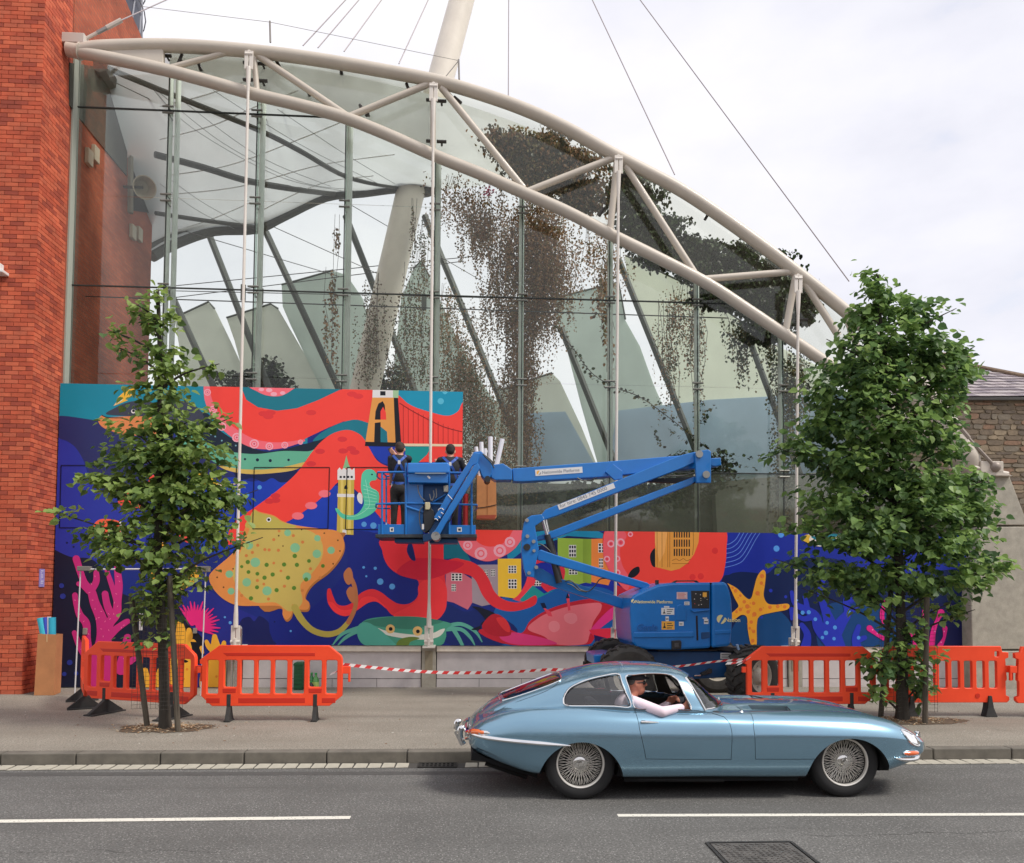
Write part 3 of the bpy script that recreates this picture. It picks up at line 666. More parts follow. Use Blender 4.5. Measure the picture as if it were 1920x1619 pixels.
cablist=[((568,86),(647,0),'leftmost of the thin roof cables fanning from the mast'),((596,90),(675,0),'second thin roof cable from the left of the fan'),((645,97),(718,0),'third thin roof cable from the left of the fan'),((748,120),(803,0),'thin roof cable just left of the mast'),((953,182),(952,0),'vertical thin roof cable right of the mast'),((1265,328),(1104,0),'slanting thin cable meeting the arch right of its middle'),((1592,528),(1195,0),'long slanting cable running down to the top of the right tree'),((228,38),(312,0),'short cable rising from the brick wall anchor')]
for (p,q,lab) in cablist:
    A=onY(*p,TY+.1); Tp=c.copy() if lab[0]!='s' or 'fan' in lab or 'slanting' in lab else None
    if Tp is None:
        B=onY(*q,TY+1.3); Tp=A+(B-A)*6
    mb=MB(); mb.tube([A,Tp],.011,5)
    cb=mb.build('roof_cable',M_CAB,org=A); tag(cb,lab,'cable','cables of the roof mast')
g=thing('cable_anchor',onX(157,75,BX),'white turnbuckle anchor fixed to the brick wall above the arch end','anchor')
mb=MB(); A=onY(157,75,TY); B=onY(228,38,TY+.1); mb.tube([A,A.lerp(B,.35)],.028,8); mb.tube([A.lerp(B,.6),B],.04,8); mb.build('turnbuckle',mat('anchor_white',S(200,190,180),.5),g,smooth=True)
mb=MB(); mb.tube([A.lerp(B,.35),A.lerp(B,.6)],.034,8); mb.build('sleeve',GREY_STEEL,g)
mb=MB(); mb.box((BX-.02,TY-.1,A.z-.12),(A.x+.05,TY+.1,A.z+.06)); mb.build('wall_bracket',MC['anchor_white'],g,bev=.01)
# stay at the right foot
g=thing('stay_cable',onY(1872,880,TY-.2),'thick grey stay with turnbuckle running down to the concrete buttress','cable')
mb=MB(); mb.tube([onY(1740,740,TY-.2),onY(1800,805,TY-.2)],.03,8); mb.tube([onY(1786,788,TY-.2),onY(1815,822,TY-.2)],.055,10); mb.tube([onY(1815,822,TY-.2),onY(1868,878,TY-.2)],.035,8); mb.build('rod',mat('stay_grey',S(150,138,128),.5,.2),g,smooth=True)
mb=MB(); mb.ball(onY(1866,876,TY-.2),.1,12); mb.build('socket',MC['stay_grey'],g,smooth=True)
# ------------------------------------------------------------------ roof membrane inside
M_MEM=mat('roof_membrane',(.60,.625,.63),.5,var=.04,vscale=1.5,translucent=.68,coat=.1)
backp=[(285,480),(330,455),(400,432),(480,428),(530,405),(610,368),(680,360),(745,352),(800,352),(900,368),(1000,420),(1100,470),(1200,540),(1300,610),(1450,720)]
backY=[18.2,18.7,19.2,19.5,19.6,19.8,19.9,19.9,20,20,20,20,20,20,20]
BK=cr([onY(x,y,Y) for (x,y),Y in zip(backp,backY)],4)
mem=thing('roof_canopy',onY(480,428,19.5),'pale translucent roof membrane with dark ribs behind the glass','roof canopy')
def bk_at(t):
    f=t*(len(BK)-1); i=min(int(f),len(BK)-2); return BK[i].lerp(BK[i+1],f-i)
FL=[]; xs0,xs1=onY(150,100,TY+1.2).x,onY(1060,300,TY+1.2).x
K=56; R=16
NB=next(i for i,p in enumerate(BK) if p.x>onY(815,352,20).x)
vs=[];fs=[]
for i in range(K+1):
    t=i/K; xf=xs0+(xs1-xs0)*t; xz=xf*TY/(TY+1.2); f=Vector((xf,TY+1.2,(interp_curve(U3,xz)*.8+interp_curve(L3,xz)*.2-CH)*(TY+1.2)/TY+CH)); f_=t*NB; i0=min(int(f_),NB-1); bkp=BK[i0].lerp(BK[i0+1],f_-i0)
    for j in range(R+1):
        s=j/R; p=f.lerp(bkp,s); p.z+=-.30*math.sin(math.pi*s)*(.7+.3*math.cos(t*math.pi*8)) ; vs.append(p)
for i in range(K):
    for j in range(R): a=i*(R+1)+j; fs.append((a,a+1,a+R+2,a+R+1))
MBV=BVHTree.FromPolygons(vs,fs)
def onmem(x,y,off=.06):
    d=ray(x,y).normalized(); h=MBV.ray_cast(Vector((0,0,CH)),d)
    return h[0]-d*off if h[0] is not None else None
mb=MB(); mb.add(vs,fs); mb.build('membrane',M_MEM,mem,smooth=True,sharp=180)
def memline(pl,r,m_,name,off=.05,n=8):
    Q=[]
    C_=cr([Vector((x,y,0)) for x,y in pl],n)
    for q in C_:
        h=onmem(q.x,q.y,off)
        if h is not None: Q.append(h)
    if len(Q)>2: mb=MB(); mb.tube(Q,r,6); mb.build(name,m_,mem,smooth=True)
M_SEAM=mat('seam_pale',(.9,.9,.88),.5); M_SEAMD=mat('seam_grey',S(150,152,150),.5)
for pl in (((300,200),(380,180),(470,150)),((300,262),(400,235),(480,200),(560,170)),((310,330),(430,310),(560,262),(650,225)),((320,365),(450,350),(600,310),(740,290)),((310,440),(400,410),(470,380)),((480,400),(600,345),(700,330))): memline(pl,.012,M_SEAM,'seam',.03)
for pl in (((280,160),(360,240),(520,330),(640,358)),((300,175),(420,270),(560,340),(660,356)),((330,180),(480,290),(620,350)),((310,330),(380,380),(460,424)),((300,345),(370,395),(440,430)),((400,170),(560,270),(720,350)),((520,205),(640,285),(740,345))): memline(pl,.006,M_SEAMD,'bracing_line',.12)
M_RIB=mat('rib_dark',S(84,84,78),.5,var=.15,vscale=5)
def ribs(pl,Ys,r,name='rib'):
    mb=MB(); mb.tube(cr([onY(x,y,Y) for (x,y),Y in zip(pl,Ys)],6),r,8); mb.build(name,M_RIB,mem,smooth=True)
memline([(196,126),(300,169),(475,240),(560,282),(650,332),(745,352)],.055,M_RIB,'rib',.1,6)
memline([(290,290),(380,314),(475,342),(600,361),(660,364)],.07,M_RIB,'rib',.1,6)
memline([(292,400),(370,412),(475,426)],.05,M_RIB,'rib',.1,6)
ribs([(186,120),(235,200),(288,290)],[14.9,16.4,17.9],.16,'edge_beam')
ribs([(180,122),(225,200),(276,288)],[14.9,16.4,17.9],.03,'edge_tube')
mb=MB(); mb.tube([p-Vector((0,.0,.02)) for p in BK[:NB+1]],.13,10); mb.tube([p+Vector((0,-.2,.12)) for p in BK[:NB+1]],.06,8); mb.build('back_beam',M_RIB,mem,smooth=True)
# seams and bracing wires of the membrane
for (a,Ya,b,Yb) in [((200,128),15,(560,290),18),((205,150),15.2,(600,340),19),((290,315),17.9,(470,390),19),((296,330),17.9,(475,402),19.1),((300,420),18.4,(640,520),20.5),((530,205),16,(760,330),19.8),((480,215),16,(640,295),18.5),((500,420),19.5,(900,600),21),((650,380),19.9,(960,560),21)]:
    mb=MB(); mb.tube([onY(*a,Ya),onY(*b,Yb)],.010,4); mb.build('brace_wire',mat('wire_grey',S(110,108,104),.5),mem)
# ------------------------------------------------------------------ back of the hall
M_STRUT=mat('strut_dark',S(70,76,70),.5,var=.1,vscale=4)
for i,(a,b) in enumerate([((318,545),(400,725)),((392,440),(470,640)),((499,436),(640,740)),((648,405),(800,790)),((796,405),(930,730)),((1052,615),(1150,860)),((1160,487),(1310,860)),((1392,603),(1470,810)),((1000,330),(1010,335))][:8]):
    A,B=onY(*a,21),onY(*b,21); B=A+(B-A)*((A.z-PZ)/(A.z-B.z))
    mb=MB(); mb.tube([A,B],.09,8); o=mb.build('inclined_strut',M_STRUT,org=B,smooth=True)
    tag(o,['leftmost dark slanting strut behind the glass, over the eel','dark slanting strut behind the second glass post','dark slanting strut left of the white mast','dark slanting strut passing behind the white mast','dark slanting strut right of the white mast','dark slanting strut right of the hanging brown vines','longest dark slanting strut above the lift boom','rightmost dark slanting strut beside the right tree'][i],'strut','slanting struts of the rear glazing')
for (a,b) in (((290,563),(870,490)),((290,540),(900,480)),((290,545),(980,560))):
    mb=MB(); mb.tube([onY(*a,20.8),onY(*b,20.8)],.012,4); o=mb.build('rear_cable',MC['cable_dark']); tag(o,{563:'lower of two rising dark cables behind the glass',540:'upper of two rising dark cables behind the glass',545:'nearly level thin dark cable behind the glass'}[a[1]],'cable')
# tilted pale panes of the rear glazing, each a slab of its own
def sail(pts,Y,c,lab,dy=.15):
    q=MB(); P=[onY(x,y,Y) for x,y in pts]; zb=min(p.z for p in P)
    o=thing('glazing_sail',(sum(p.x for p in P)/len(P),Y,zb),lab,'glass panel','tilted panes of the rear glazing')
    q.prism(P,(0,.05,0)); q.build('pane',c,o)
    q=MB(); k=3 if len(P)>6 else 2; q.tube([p-Vector((0,.03,0)) for p in P[:k]],.03,5); q.build('top_edge',M_STRUT,o)
P1=mat('sail_grey',S(222,226,218),.35,var=.05,vscale=1,translucent=.7); P2=mat('sail_green',S(212,222,216),.35,var=.05,vscale=1,translucent=.7); P3=mat('sail_pale',S(240,244,232),.35,var=.04,vscale=1,translucent=.72)
sail([(327,597),(392,567),(403,580),(432,640),(462,705),(500,790),(360,790)],22.4,P1,'small pale glass panel furthest left behind the tree top')
sail([(425,597),(508,571),(522,580),(560,645),(600,715),(640,790),(480,790),(440,640)],22.3,P1,'pale glass panel behind the second white rod')
sail([(528,535),(548,530),(625,508),(650,516),(680,560),(720,700),(735,800),(640,800),(600,725),(545,610),(530,575)],22.2,P2,'tall grey green glass panel left of the mast')
sail([(775,505),(790,490),(806,520),(850,620),(905,720),(960,800),(800,900),(700,900),(735,720),(752,560)],22.1,P2,'green glass panel right of the mast among the vines')
sail([(1040,560),(1160,530),(1172,600),(1200,650),(1225,720),(1260,800),(1300,900),(1130,900),(1090,760),(1062,650),(1044,600)],22.0,P2,'broad green glass panel behind the third white rod')
sail([(930,735),(1035,700),(1050,715),(1090,800),(1130,900),(930,900)],21.9,P1,'low grey glass panel right of the brown vines')
sail([(1172,480),(1300,540),(1440,640),(1560,700),(1600,900),(1310,900),(1270,760),(1215,620),(1180,540)],22.3,P3,'largest cream glass panel above the boom elbow')
# far bluish wall behind right panels
q=MB(); P=[onY(x,y,21.8) for x,y in ((1160,770),(1330,750),(1600,735),(1650,905),(1130,905))]; q.prism(P,(0,.04,0)); tag(q.build('frosted_screen',mat('screen_blue',S(186,206,220),.4,var=.05,vscale=1,translucent=.5)),'bluish frosted screen behind the glass above the boom elbow','screen')
q=MB(); P=[onY(x,y,21.7) for x,y in ((985,775),(1060,772),(1120,880),(985,890))]; q.prism(P,(0,.04,0)); tag(q.build('frosted_screen',MC['screen_blue']),'small bluish frosted screen low behind the boom','screen')
# inner floor, rear planting wall
mb=MB(); mb.box((BX,20.6,PZ-.01),(9.5,21.4,onY(900,905,20.6).z)); tag(mb.build('rear_wall',mat('rear_wall',S(84,88,78),.9,var=.35,vscale=1.3,detail=9)),'dark low wall at the back of the glass hall','wall')
mb=MB(); mb.box((8.35,14.6,PZ-.01),(8.5,20.6,3.6)); tag(mb.build('side_partition',MC['rear_wall']),'dark low partition at the right end of the hall','wall')
mb=MB(); P=[onY(x,y,20.2) for x,y in ((1340,905),(1600,880),(1620,1000),(1345,1000))]; mb.prism(P,(0,.3,0)); tag(mb.build('kiosk',mat('kiosk_grey',S(120,120,112),.7,var=.2,vscale=1.2)),'grey kiosk front inside the glass behind the lift','kiosk')
# fittings on the inner brick wall
for i,(pp) in enumerate((((168,296),(180,290)),((250,436),(262,440)))):
    g=thing('wall_uplighter',onX(pp[0][0],pp[0][1]+15,BX+.05),['pair of pale box lights high on the inner brick wall','pair of pale box lights lower on the inner brick wall'][i],'wall light','box lights on the inner brick wall')
    for (x_,y_) in pp:
        p=onX(x_,y_,BX+.05); mb=MB(); mb.box((BX+.002,p.y-.10,p.z-.15),(BX+.08,p.y+.10,p.z+.15)); mb.build('housing',mat('box_light',S(190,180,160),.5),g,bev=.01)
p=onX(268,352,BX+.4); g=thing('arched_opening',onX(262,400,BX),'dark arched opening with pale surround in the inner brick wall','opening')
mb=MB(); pa=[onX(x,y,BX+.01) for x,y in ((247,395),(247,300),(255,292),(272,300),(282,330),(284,400))]; mb.prism(pa,(.02,0,0)); mb.build('dark_recess',mat('recess_black',(.02,.02,.02),.9),g)
mb=MB(); mb.tube([onX(x,y,BX+.03) for x,y in ((244,400),(244,295),(283,302))],.07,6); mb.build('surround',mat('surround_grey',S(150,145,130),.7),g)
g=thing('floodlight',p,'round pale floodlight on a bracket on the inner brick wall','floodlight')
mb=MB(); mb.lathe([(.02,-.2),(.16,-.16),(.24,.12),(.22,.12),(.14,-.12),(.02,-.16)],p,(.6,-.7,-.35),20); mb.build('reflector',MC['box_light'],g,smooth=True)
mb=MB(); mb.tube([p,(BX,p.y,p.z)],.03,6); mb.build('bracket',M_RIB,g)
# hanging pendant cylinders
for i,(x_,y_) in enumerate(((456,550),(489,557),(795,568))):
    p=onY(x_,y_,GY+.6); mb=MB(); mb.tube([p+Vector((0,0,.16)),p-Vector((0,0,.14))],.05,12); mb.tube([p+Vector((0,0,.16)),p+Vector((0,.0,.3))],.008,4)
    tag(mb.build('cylinder_light',mat('cyl_grey',S(112,116,106),.5)),['grey cylinder light left of the second glass post','grey cylinder light right of the second glass post','grey cylinder light left of the mast behind the second rod'][i],'light fitting','cylinder lights on the glass posts')
# ------------------------------------------------------------------ foliage helpers
rng=np.random.default_rng(11)
def leaf_proto(kind):
    if kind=='lime':   # broad heart leaf with a fold
        o=[(0,0),(.32,.06),(.48,.34),(.40,.62),(.18,.84),(0,1.05),(-.18,.84),(-.40,.62),(-.48,.34),(-.32,.06)]
        v=[(x,y,abs(x)*.28-.12*(y-.4)**2) for x,y in o]+[(0,.45,-.03)]
        f=[(10,i,(i+1)) for i in range(9)]+[(10,9,0)]
        return np.array(v),f
    if kind=='vine':
        o=[(0,0),(.34,.2),(.42,.55),(0,1),(-.42,.55),(-.34,.2)]
        v=[(x,y,abs(x)*.2) for x,y in o]; return np.array(v),[(0,1,2,3),(0,3,4,5)]
def leaves_mesh(name,pos,size,mats,proto='lime',nor=None,droop=.5,parent=None,minds=None):
    V0,F0=leaf_proto(proto); n=len(pos); k=len(V0)
    az=rng.uniform(0,2*math.pi,n); tilt=rng.normal(-droop,.45,n); rollv=rng.normal(0,.45,n)
    d=np.stack([np.cos(az)*np.cos(tilt),np.sin(az)*np.cos(tilt),np.sin(tilt)],1)
    if nor is not None:
        d=d*.75+nor*.8; d/=np.linalg.norm(d,axis=1)[:,None]
    up=np.tile([0,0,1.],(n,1)); s=np.cross(d,up); s/=np.linalg.norm(s,axis=1)[:,None]+1e-9; u=np.cross(s,d)
    s2=s*np.cos(rollv)[:,None]+u*np.sin(rollv)[:,None]; u2=np.cross(s2,d)
    sz=size*rng.uniform(.6,1.25,n)
    V=(V0[None,:,0,None]*s2[:,None]+V0[None,:,1,None]*d[:,None]+V0[None,:,2,None]*u2[:,None])*sz[:,None,None]+pos[:,None]
    mi=rng.integers(0,len(mats),n) if minds is None else minds
    return V,F0,mi,k
def leaves_object(name,pos,size,mats,parent=None,org=None,**kw):
    V,F0,mi,k=leaves_mesh(name,pos,size,mats,**kw); n=len(V)
    V=V.reshape(-1,3); L0=np.array(root_loc(parent)) if parent is not None else np.array(org if org is not None else (0,0,0)); V=V-L0
    me=bpy.data.meshes.new(name); F=[tuple(i*k+q for q in f) for i in range(n) for f in F0]
    me.from_pydata(V.tolist(),[],F)
    for q in mats: me.materials.append(q)
    me.polygons.foreach_set('material_index',np.repeat(mi,len(F0)).astype(np.int32)); me.update()
    o=bpy.data.objects.new(name,me); COL.objects.link(o)
    if parent is not None: o.parent=parent
    else: o.location=L0
    return o
def leafmat(name,c,tr=.42,rough=.45):
    return mat(name,c,rough,var=.18,vscale=4,translucent=tr,spec=.35)
LF_A=[leafmat('leaf_half_lit',(.28,.39,.10)),leafmat('leaf_mid',(.20,.30,.08)),leafmat('leaf_deep',(.095,.165,.05)),leafmat('leaf_lit',(.34,.45,.13))]
LF_B=[leafmat('leaf_green_b',(.22,.35,.10)),leafmat('leaf_dark_b',(.15,.255,.085)),leafmat('leaf_shade_b',(.085,.16,.06)),leafmat('leaf_lit_b',(.31,.45,.13))]
M_BARK=mat('bark',(.045,.038,.03),.95,var=.35,vscale=14,bump=.8,bscale=30,stretch=(1,1,.25))
M_STAKE=mat('stake_wood',(.085,.07,.052),.9,var=.3,vscale=12,bump=.4,bscale=40,stretch=(1,1,.2))
M_WIREG=mat('wire_mesh',(.05,.045,.04),.6,.4)
def street_tree(Y,base,trunk,blobs,nleaf,size,mats,label,stakes,branch_px,grp,seed,depth=.9,nfront=300,guard=None):
    random.seed(seed); g=thing('street_tree',onZ(*base,PZ),label,'tree',grp); b=onZ(*base,PZ)
    path=[onY(x,y,Y) for x,y in trunk]; path[0]=Vector((b.x,Y,PZ-.02))
    for i in range(1,len(path)-1): path[i].y+=random.uniform(-.03,.03)
    P=cr(path,5); n=len(P); mb=MB(); mb.tube(P,[(.068 if seed==3 else .085)*(1-.8*i/(n-1))*(1.35 if i==0 else 1.12 if i==1 else 1) for i in range(n)],10); mb.build('trunk',M_BARK,g,smooth=True)
    # blobs (px,py,rx,ry,weight): crown mass; every blob fed by a limb from the trunk
    pos=[]; cidx=[]
    tw=sum(bl[4]*bl[2]*bl[3] for bl in blobs)
    for bl in blobs:
        px_,py_,rx,ry,w=bl; c=onY(px_,py_,Y); sc=Y/F; rxm,rym=rx*sc,ry*sc; ryd=min(max(rxm,.2),depth)
        c.y+=random.uniform(-.2,.2)*ryd
        # limb
        st=min(P,key=lambda q:(q-(c-Vector((0,0,abs(c.x-q.x)*.45+.1)))).length)
        mb=MB(); mid=st.lerp(c,.55)+Vector((0,random.uniform(-.08,.08),.03)); mb.tube(cr([st,mid,c+Vector(((c.x-st.x)*.25,0,.05))],4),[.022,.02,.018,.015,.013,.011,.009,.007,.005],6); mb.build('limb',M_BARK,g,smooth=True)
        k=int(nleaf*w*rx*ry/tw)
        # twigs: leaves gathered in little sprays
        ns=max(3,k//9)
        for s in range(ns):
            th=random.uniform(0,2*math.pi); ph=math.acos(random.uniform(-1,1)); r=random.random()**.45*(.88 if seed==3 else .96)
            q=c+Vector((rxm*r*math.sin(ph)*math.cos(th),ryd*r*math.sin(ph)*math.sin(th),rym*r*math.cos(ph)))
            dr=(q-c); dr.z*=.3
            if dr.length>1e-3: dr.normalize()
            ci=min(3,max(0,int(random.gauss(1.2+1.2*((q.z-c.z)/max(rym,.05))-.5*((q.y-c.y)/ryd),.9)+.5))); ci=(2,1,0,3)[ci]  # daylight painted in: lit tones on upper, nearer sprays, shade tones on lower ones
            for t in range(9):
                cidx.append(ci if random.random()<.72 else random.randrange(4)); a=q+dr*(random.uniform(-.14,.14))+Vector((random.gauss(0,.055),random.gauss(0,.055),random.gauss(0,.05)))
                pos.append((*a,*(dr*.8+Vector((0,-.25,-.15)))))
    pos=np.array(pos); dirs=pos[:,3:]; pos=pos[:,:3]
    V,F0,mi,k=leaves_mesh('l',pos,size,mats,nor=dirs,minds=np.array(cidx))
    # the leaves nearest the camera are pieces of their own, the rest one mass
    dist=pos[:,1]; idx=np.argsort(dist+rng.normal(0,.02,len(dist))); fr=idx[:nfront]; rest=idx[nfront:]
    L0=np.array(root_loc(g))
    VV=(V[rest].reshape(-1,3)-L0); me=bpy.data.meshes.new('foliage'); me.from_pydata(VV.tolist(),[],[tuple(i*k+q for q in f) for i in range(len(rest)) for f in F0])
    for q in mats: me.materials.append(q)
    me.polygons.foreach_set('material_index',np.repeat(mi[rest],len(F0)).astype(np.int32)); me.update()
    o=bpy.data.objects.new('foliage',me); COL.objects.link(o); o.parent=g; stuff(o)
    protos=[]
    V0,_=leaf_proto('lime')
    for q in mats:
        pm=bpy.data.meshes.new('leaf'); pm.from_pydata((V0*size).tolist(),[],F0); pm.materials.append(q); protos.append(pm)
    for i in fr:
        v=V[i]; y=Vector(v[5]-v[0]); L=y.length; y.normalize(); x=Vector(v[2]-v[8]); x=(x-y*x.dot(y)).normalized(); z=x.cross(y)
        o=bpy.data.objects.new('leaf',protos[mi[i]]); COL.objects.link(o); o.parent=g
        M4=Matrix((x,y,z)).transposed().to_4x4(); o.rotation_euler=M4.to_euler(); s_=L/(size*1.05); o.scale=(s_,s_,s_); o.location=Vector(v[0]-L0)
    for (a,t_) in stakes:
        A=onZ(*a,PZ); B=onY(*t_,A.y); mb=MB(); mb.tube([A-Vector((0,0,.02)),A.lerp(B,.5),B],[.037,.036,.035],8); mb.build('stake',M_STAKE,g,smooth=True)
    if guard:
        x0,x1,yt,yb,gy=guard; A=onY(x0,yb,gy); B=onY(x1,yb,gy); zt=onY(x0,yt,gy).z; w=B.x-A.x; mb=MB()
        n=int(w/.05)
        ring=[]
        for i in range(15):
            x=A.x+w*i/14; mb.tube([(x,gy+.06*math.sin(i*1.3),A.z),(x+.02,gy+.06*math.sin(i*1.3),zt)],.0022,3)
        z=A.z
        while z<zt:
            mb.tube([(A.x+w*i/7,gy+.06*math.sin(i*2.6),z+.006*math.sin(i)) for i in range(8)],.0022,3); z+=.05
        stuff(mb.build('wire_guard',M_WIREG,g))
    return g
# left tree
blobsL=[(300,560,16,26,.7),(292,610,34,36,.8),(300,660,44,34,.8),(310,700,42,34,.9),(300,745,56,32,1),(345,800,66,36,1),(255,812,50,22,.8),(410,790,20,26,.6),(270,860,86,40,1),(350,860,84,44,1),(240,915,90,36,1),(340,930,100,50,1.1),(400,930,50,46,.9),(180,900,38,16,.6),(130,965,38,10,.5),(200,1000,54,26,.8),(300,985,110,36,1),(400,990,44,40,.9),(290,1040,100,30,1),(220,1035,40,24,.7),(330,1080,60,30,.8),(290,1100,50,34,.7),(300,1150,46,40,.6),(290,1195,40,22,.45),(218,625,10,7,.5),(222,650,8,5,.4),(390,690,14,8,.4),(447,925,16,10,.4),(455,1015,14,12,.4),(265,580,14,12,.4)]
street_tree(9.93,(310,1368),[(310,1368),(306,1200),(296,1040),(300,860),(300,700),(296,560),(294,545)],blobsL,5300,.092,LF_A,'slender young lime tree on two stakes in front of the mural coral',[((277,1366),(246,1120)),((334,1372),(318,1080))],None,'lime trees planted along the pavement',3,depth=.75,guard=(246,344,1110,1330,9.75))
blobsR=[(1640,520,24,22,.7),(1655,560,46,34,.9),(1625,600,44,30,.9),(1700,590,54,30,.9),(1765,585,14,24,.5),(1660,640,90,40,1.1),(1760,650,54,46,1),(1570,645,26,16,.7),(1620,690,96,40,1.1),(1740,700,80,44,1.1),(1800,700,26,36,.7),(1540,730,34,26,.8),(1620,750,110,44,1.1),(1740,770,70,40,1),(1560,800,66,40,1),(1660,820,110,44,1.1),(1750,850,50,34,.8),(1500,845,46,32,.9),(1600,870,90,44,1.1),(1700,900,110,40,1.1),(1820,905,60,30,.9),(1560,940,76,36,1),(1700,960,130,48,1.2),(1830,950,56,40,.9),(1510,985,36,24,.7),(1610,1010,100,40,1.1),(1750,1020,110,44,1.1),(1850,1060,46,26,.8),(1500,1055,36,20,.6),(1560,1080,60,30,.9),(1660,1085,90,36,1),(1780,1090,80,36,.9),(1540,1110,30,14,.4),(1640,1130,50,24,.6),(1760,1140,44,20,.5),(1800,1150,18,18,.4),(1690,1240,56,50,.75),(1640,1240,28,22,.5),(1720,1290,36,30,.6),(1640,1300,20,14,.4),(1690,1180,40,36,.4)]
street_tree(10.35,(1690,1352),[(1690,1352),(1692,1250),(1690,1150),(1684,980),(1670,800),(1655,640),(1645,530)],blobsR,13000,.102,LF_B,'full dark green lime tree on two stakes beside the starfish',[((1651,1346),(1672,1090)),((1734,1358),(1738,1120))],None,'lime trees planted along the pavement',5,depth=1.1,guard=(1650,1755,1120,1335,10.2))
# tree pits
def pit(cx,cy,w,d,lab):
    mb=MB(); c=onZ(cx,cy,PZ); K=26
    pts=[(c.x+w*math.cos(2*math.pi*i/K)*random.uniform(.8,1.1),c.y+d*math.sin(2*math.pi*i/K)*random.uniform(.8,1.1),PZ+.004) for i in range(K)]
    mb.add(pts+[(c.x,c.y,PZ+.035)],[(i,(i+1)%K,K) for i in range(K)]); tag(mb.build('soil_bed',mat('soil',(.10,.07,.045),.95,var=.4,vscale=18,bump=.6,bscale=60)),kind='structure')
    mb=MB()
    for i in range(900):
        a=random.uniform(0,2*math.pi); r=abs(random.gauss(0,.5)); x,y=c.x+w*r*math.cos(a),c.y+d*r*math.sin(a); s=random.uniform(.006,.02); t=random.uniform(0,3.14)
        u=Vector((math.cos(t),math.sin(t),random.uniform(-.3,.3))).normalized(); v=Vector((-u.y,u.x,0)).normalized(); mb.obox((x,y,PZ+.03*max(0,1-r)+.012),(u,v,u.cross(v)),(s,s*.4,.0015),mi=random.randrange(3))
    stuff(mb.build('wood_chips',[mat('chip_tan',(.40,.25,.13),.9),mat('chip_brown',(.22,.12,.06),.9),mat('chip_pale',(.5,.42,.3),.9)]))
pit(310,1366,.62,.32,''); pit(1700,1352,.85,.35,'')
mb=MB()
for i in range(140):
    x=random.uniform(-6.5,7.5); y=random.uniform(8.8,13.9); s=random.uniform(.004,.014); t=random.uniform(0,3); u=Vector((math.cos(t),math.sin(t),0)); v=Vector((-u.y,u.x,0)); mb.obox((x,y,PZ+.003),(u,v,Vector((0,0,1))),(s,s*.6,.002),mi=random.randrange(2))
stuff(mb.build('pavement_litter',[mat('litter_pale',(.6,.58,.52),.8),MC['chip_brown']]))
# ------------------------------------------------------------------ plants inside the hall
LV=[leafmat('vine_brown',(.36,.20,.11),.5),leafmat('vine_dark',(.17,.11,.07),.4),leafmat('vine_olive',(.24,.20,.09),.45),leafmat('vine_tan',(.50,.31,.17),.5)]
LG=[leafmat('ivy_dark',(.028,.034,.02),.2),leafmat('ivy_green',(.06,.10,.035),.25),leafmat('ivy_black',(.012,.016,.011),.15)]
def hanging(blobs,Y,n,size,mats,label,cat='hanging vine',grp='vines inside the glass',strands=20,dY=.5,drop=.045):
    g=None; pos=[]; tw=sum(b[2]*b[3]*b[4] for b in blobs); sc=Y/F
    b0=blobs[0]; g=thing('hanging_vine',onY(b0[0],b0[1],Y),label,cat,grp)
    for (px_,py_,rx,ry,w) in blobs:
        c=onY(px_,py_,Y); k=max(6,int(n*rx*ry*w/tw))
        m=max(2,k//14)
        for s in range(m):
            x=c.x+rng.normal(0,.42)*rx*sc; y=Y+rng.uniform(-dY,dY); z=c.z+rng.uniform(-1,1)*ry*sc*.9
            for t in range(14):
                pos.append((x+rng.normal(0,.022 if drop>.02 else .08),y+rng.normal(0,.05),z-t*drop+rng.normal(0,.03)))
    o=leaves_object('foliage',np.array(pos),size,mats,parent=g,proto='vine',droop=1.2); stuff(o)
    mb=MB()
    for s in range(strands):
        px_,py_,rx,ry,w=blobs[s%len(blobs)]; c=onY(px_,py_,Y); x=c.x+rng.normal(0,.4)*rx*sc
        mb.tube([(x,Y,c.z+ry*sc),(x+rng.normal(0,.05),Y+rng.normal(0,.1),c.z),(x+rng.normal(0,.08),Y,c.z-ry*sc)],.006,3)
    stuff(mb.build('stems',mat('vine_stem',(.06,.04,.028),.9),g))
    return g
hanging([(850,355,55,26,1.2),(905,400,60,50,1.3),(960,440,60,60,1.4),(1010,430,60,90,1.6),(960,520,62,70,1.3),(1030,540,46,80,1.2),(985,620,48,70,1.2),(965,720,44,80,1.0),(985,820,34,80,.8),(1100,450,40,40,.7),(1140,480,36,60,.8),(925,560,40,70,.6),(1060,520,36,60,.6),(1000,480,44,110,2.2),(975,640,34,90,1.6),(1040,470,34,90,1.4),(980,760,30,80,1.2),(900,400,40,40,1.2)],16.6,46000,.046,LV,'big brown mass of dried vines hanging behind the middle of the glass',strands=60,dY=.8)
hanging([(628,480,10,80,1),(628,600,12,90,1),(620,560,22,60,.4)],19.6,420,.075,LV,'thin brown vine strand hanging left of the mast',strands=4,dY=.1)
hanging([(775,430,8,60,1),(795,470,22,70,.8),(770,560,40,70,.8),(790,640,50,70,1.0),(740,690,34,46,.8),(700,600,30,90,.7),(690,640,26,70,.6)],19.4,5200,.05,[LV[1],LV[1],LG[1],LV[2]],'dark speckled vine behind and right of the mast',strands=20,dY=.3)
hanging([(845,600,30,70,.9),(870,660,36,70,1),(890,720,40,60,1.2),(850,720,40,60,1),(905,800,60,80,1.2),(940,870,60,70,1),(880,880,40,80,1)],18.4,17000,.048,[LV[2],LV[3],LV[0],LG[1]],'olive brown bank of climbing plants right of the upper mural',strands=20,dY=.6)
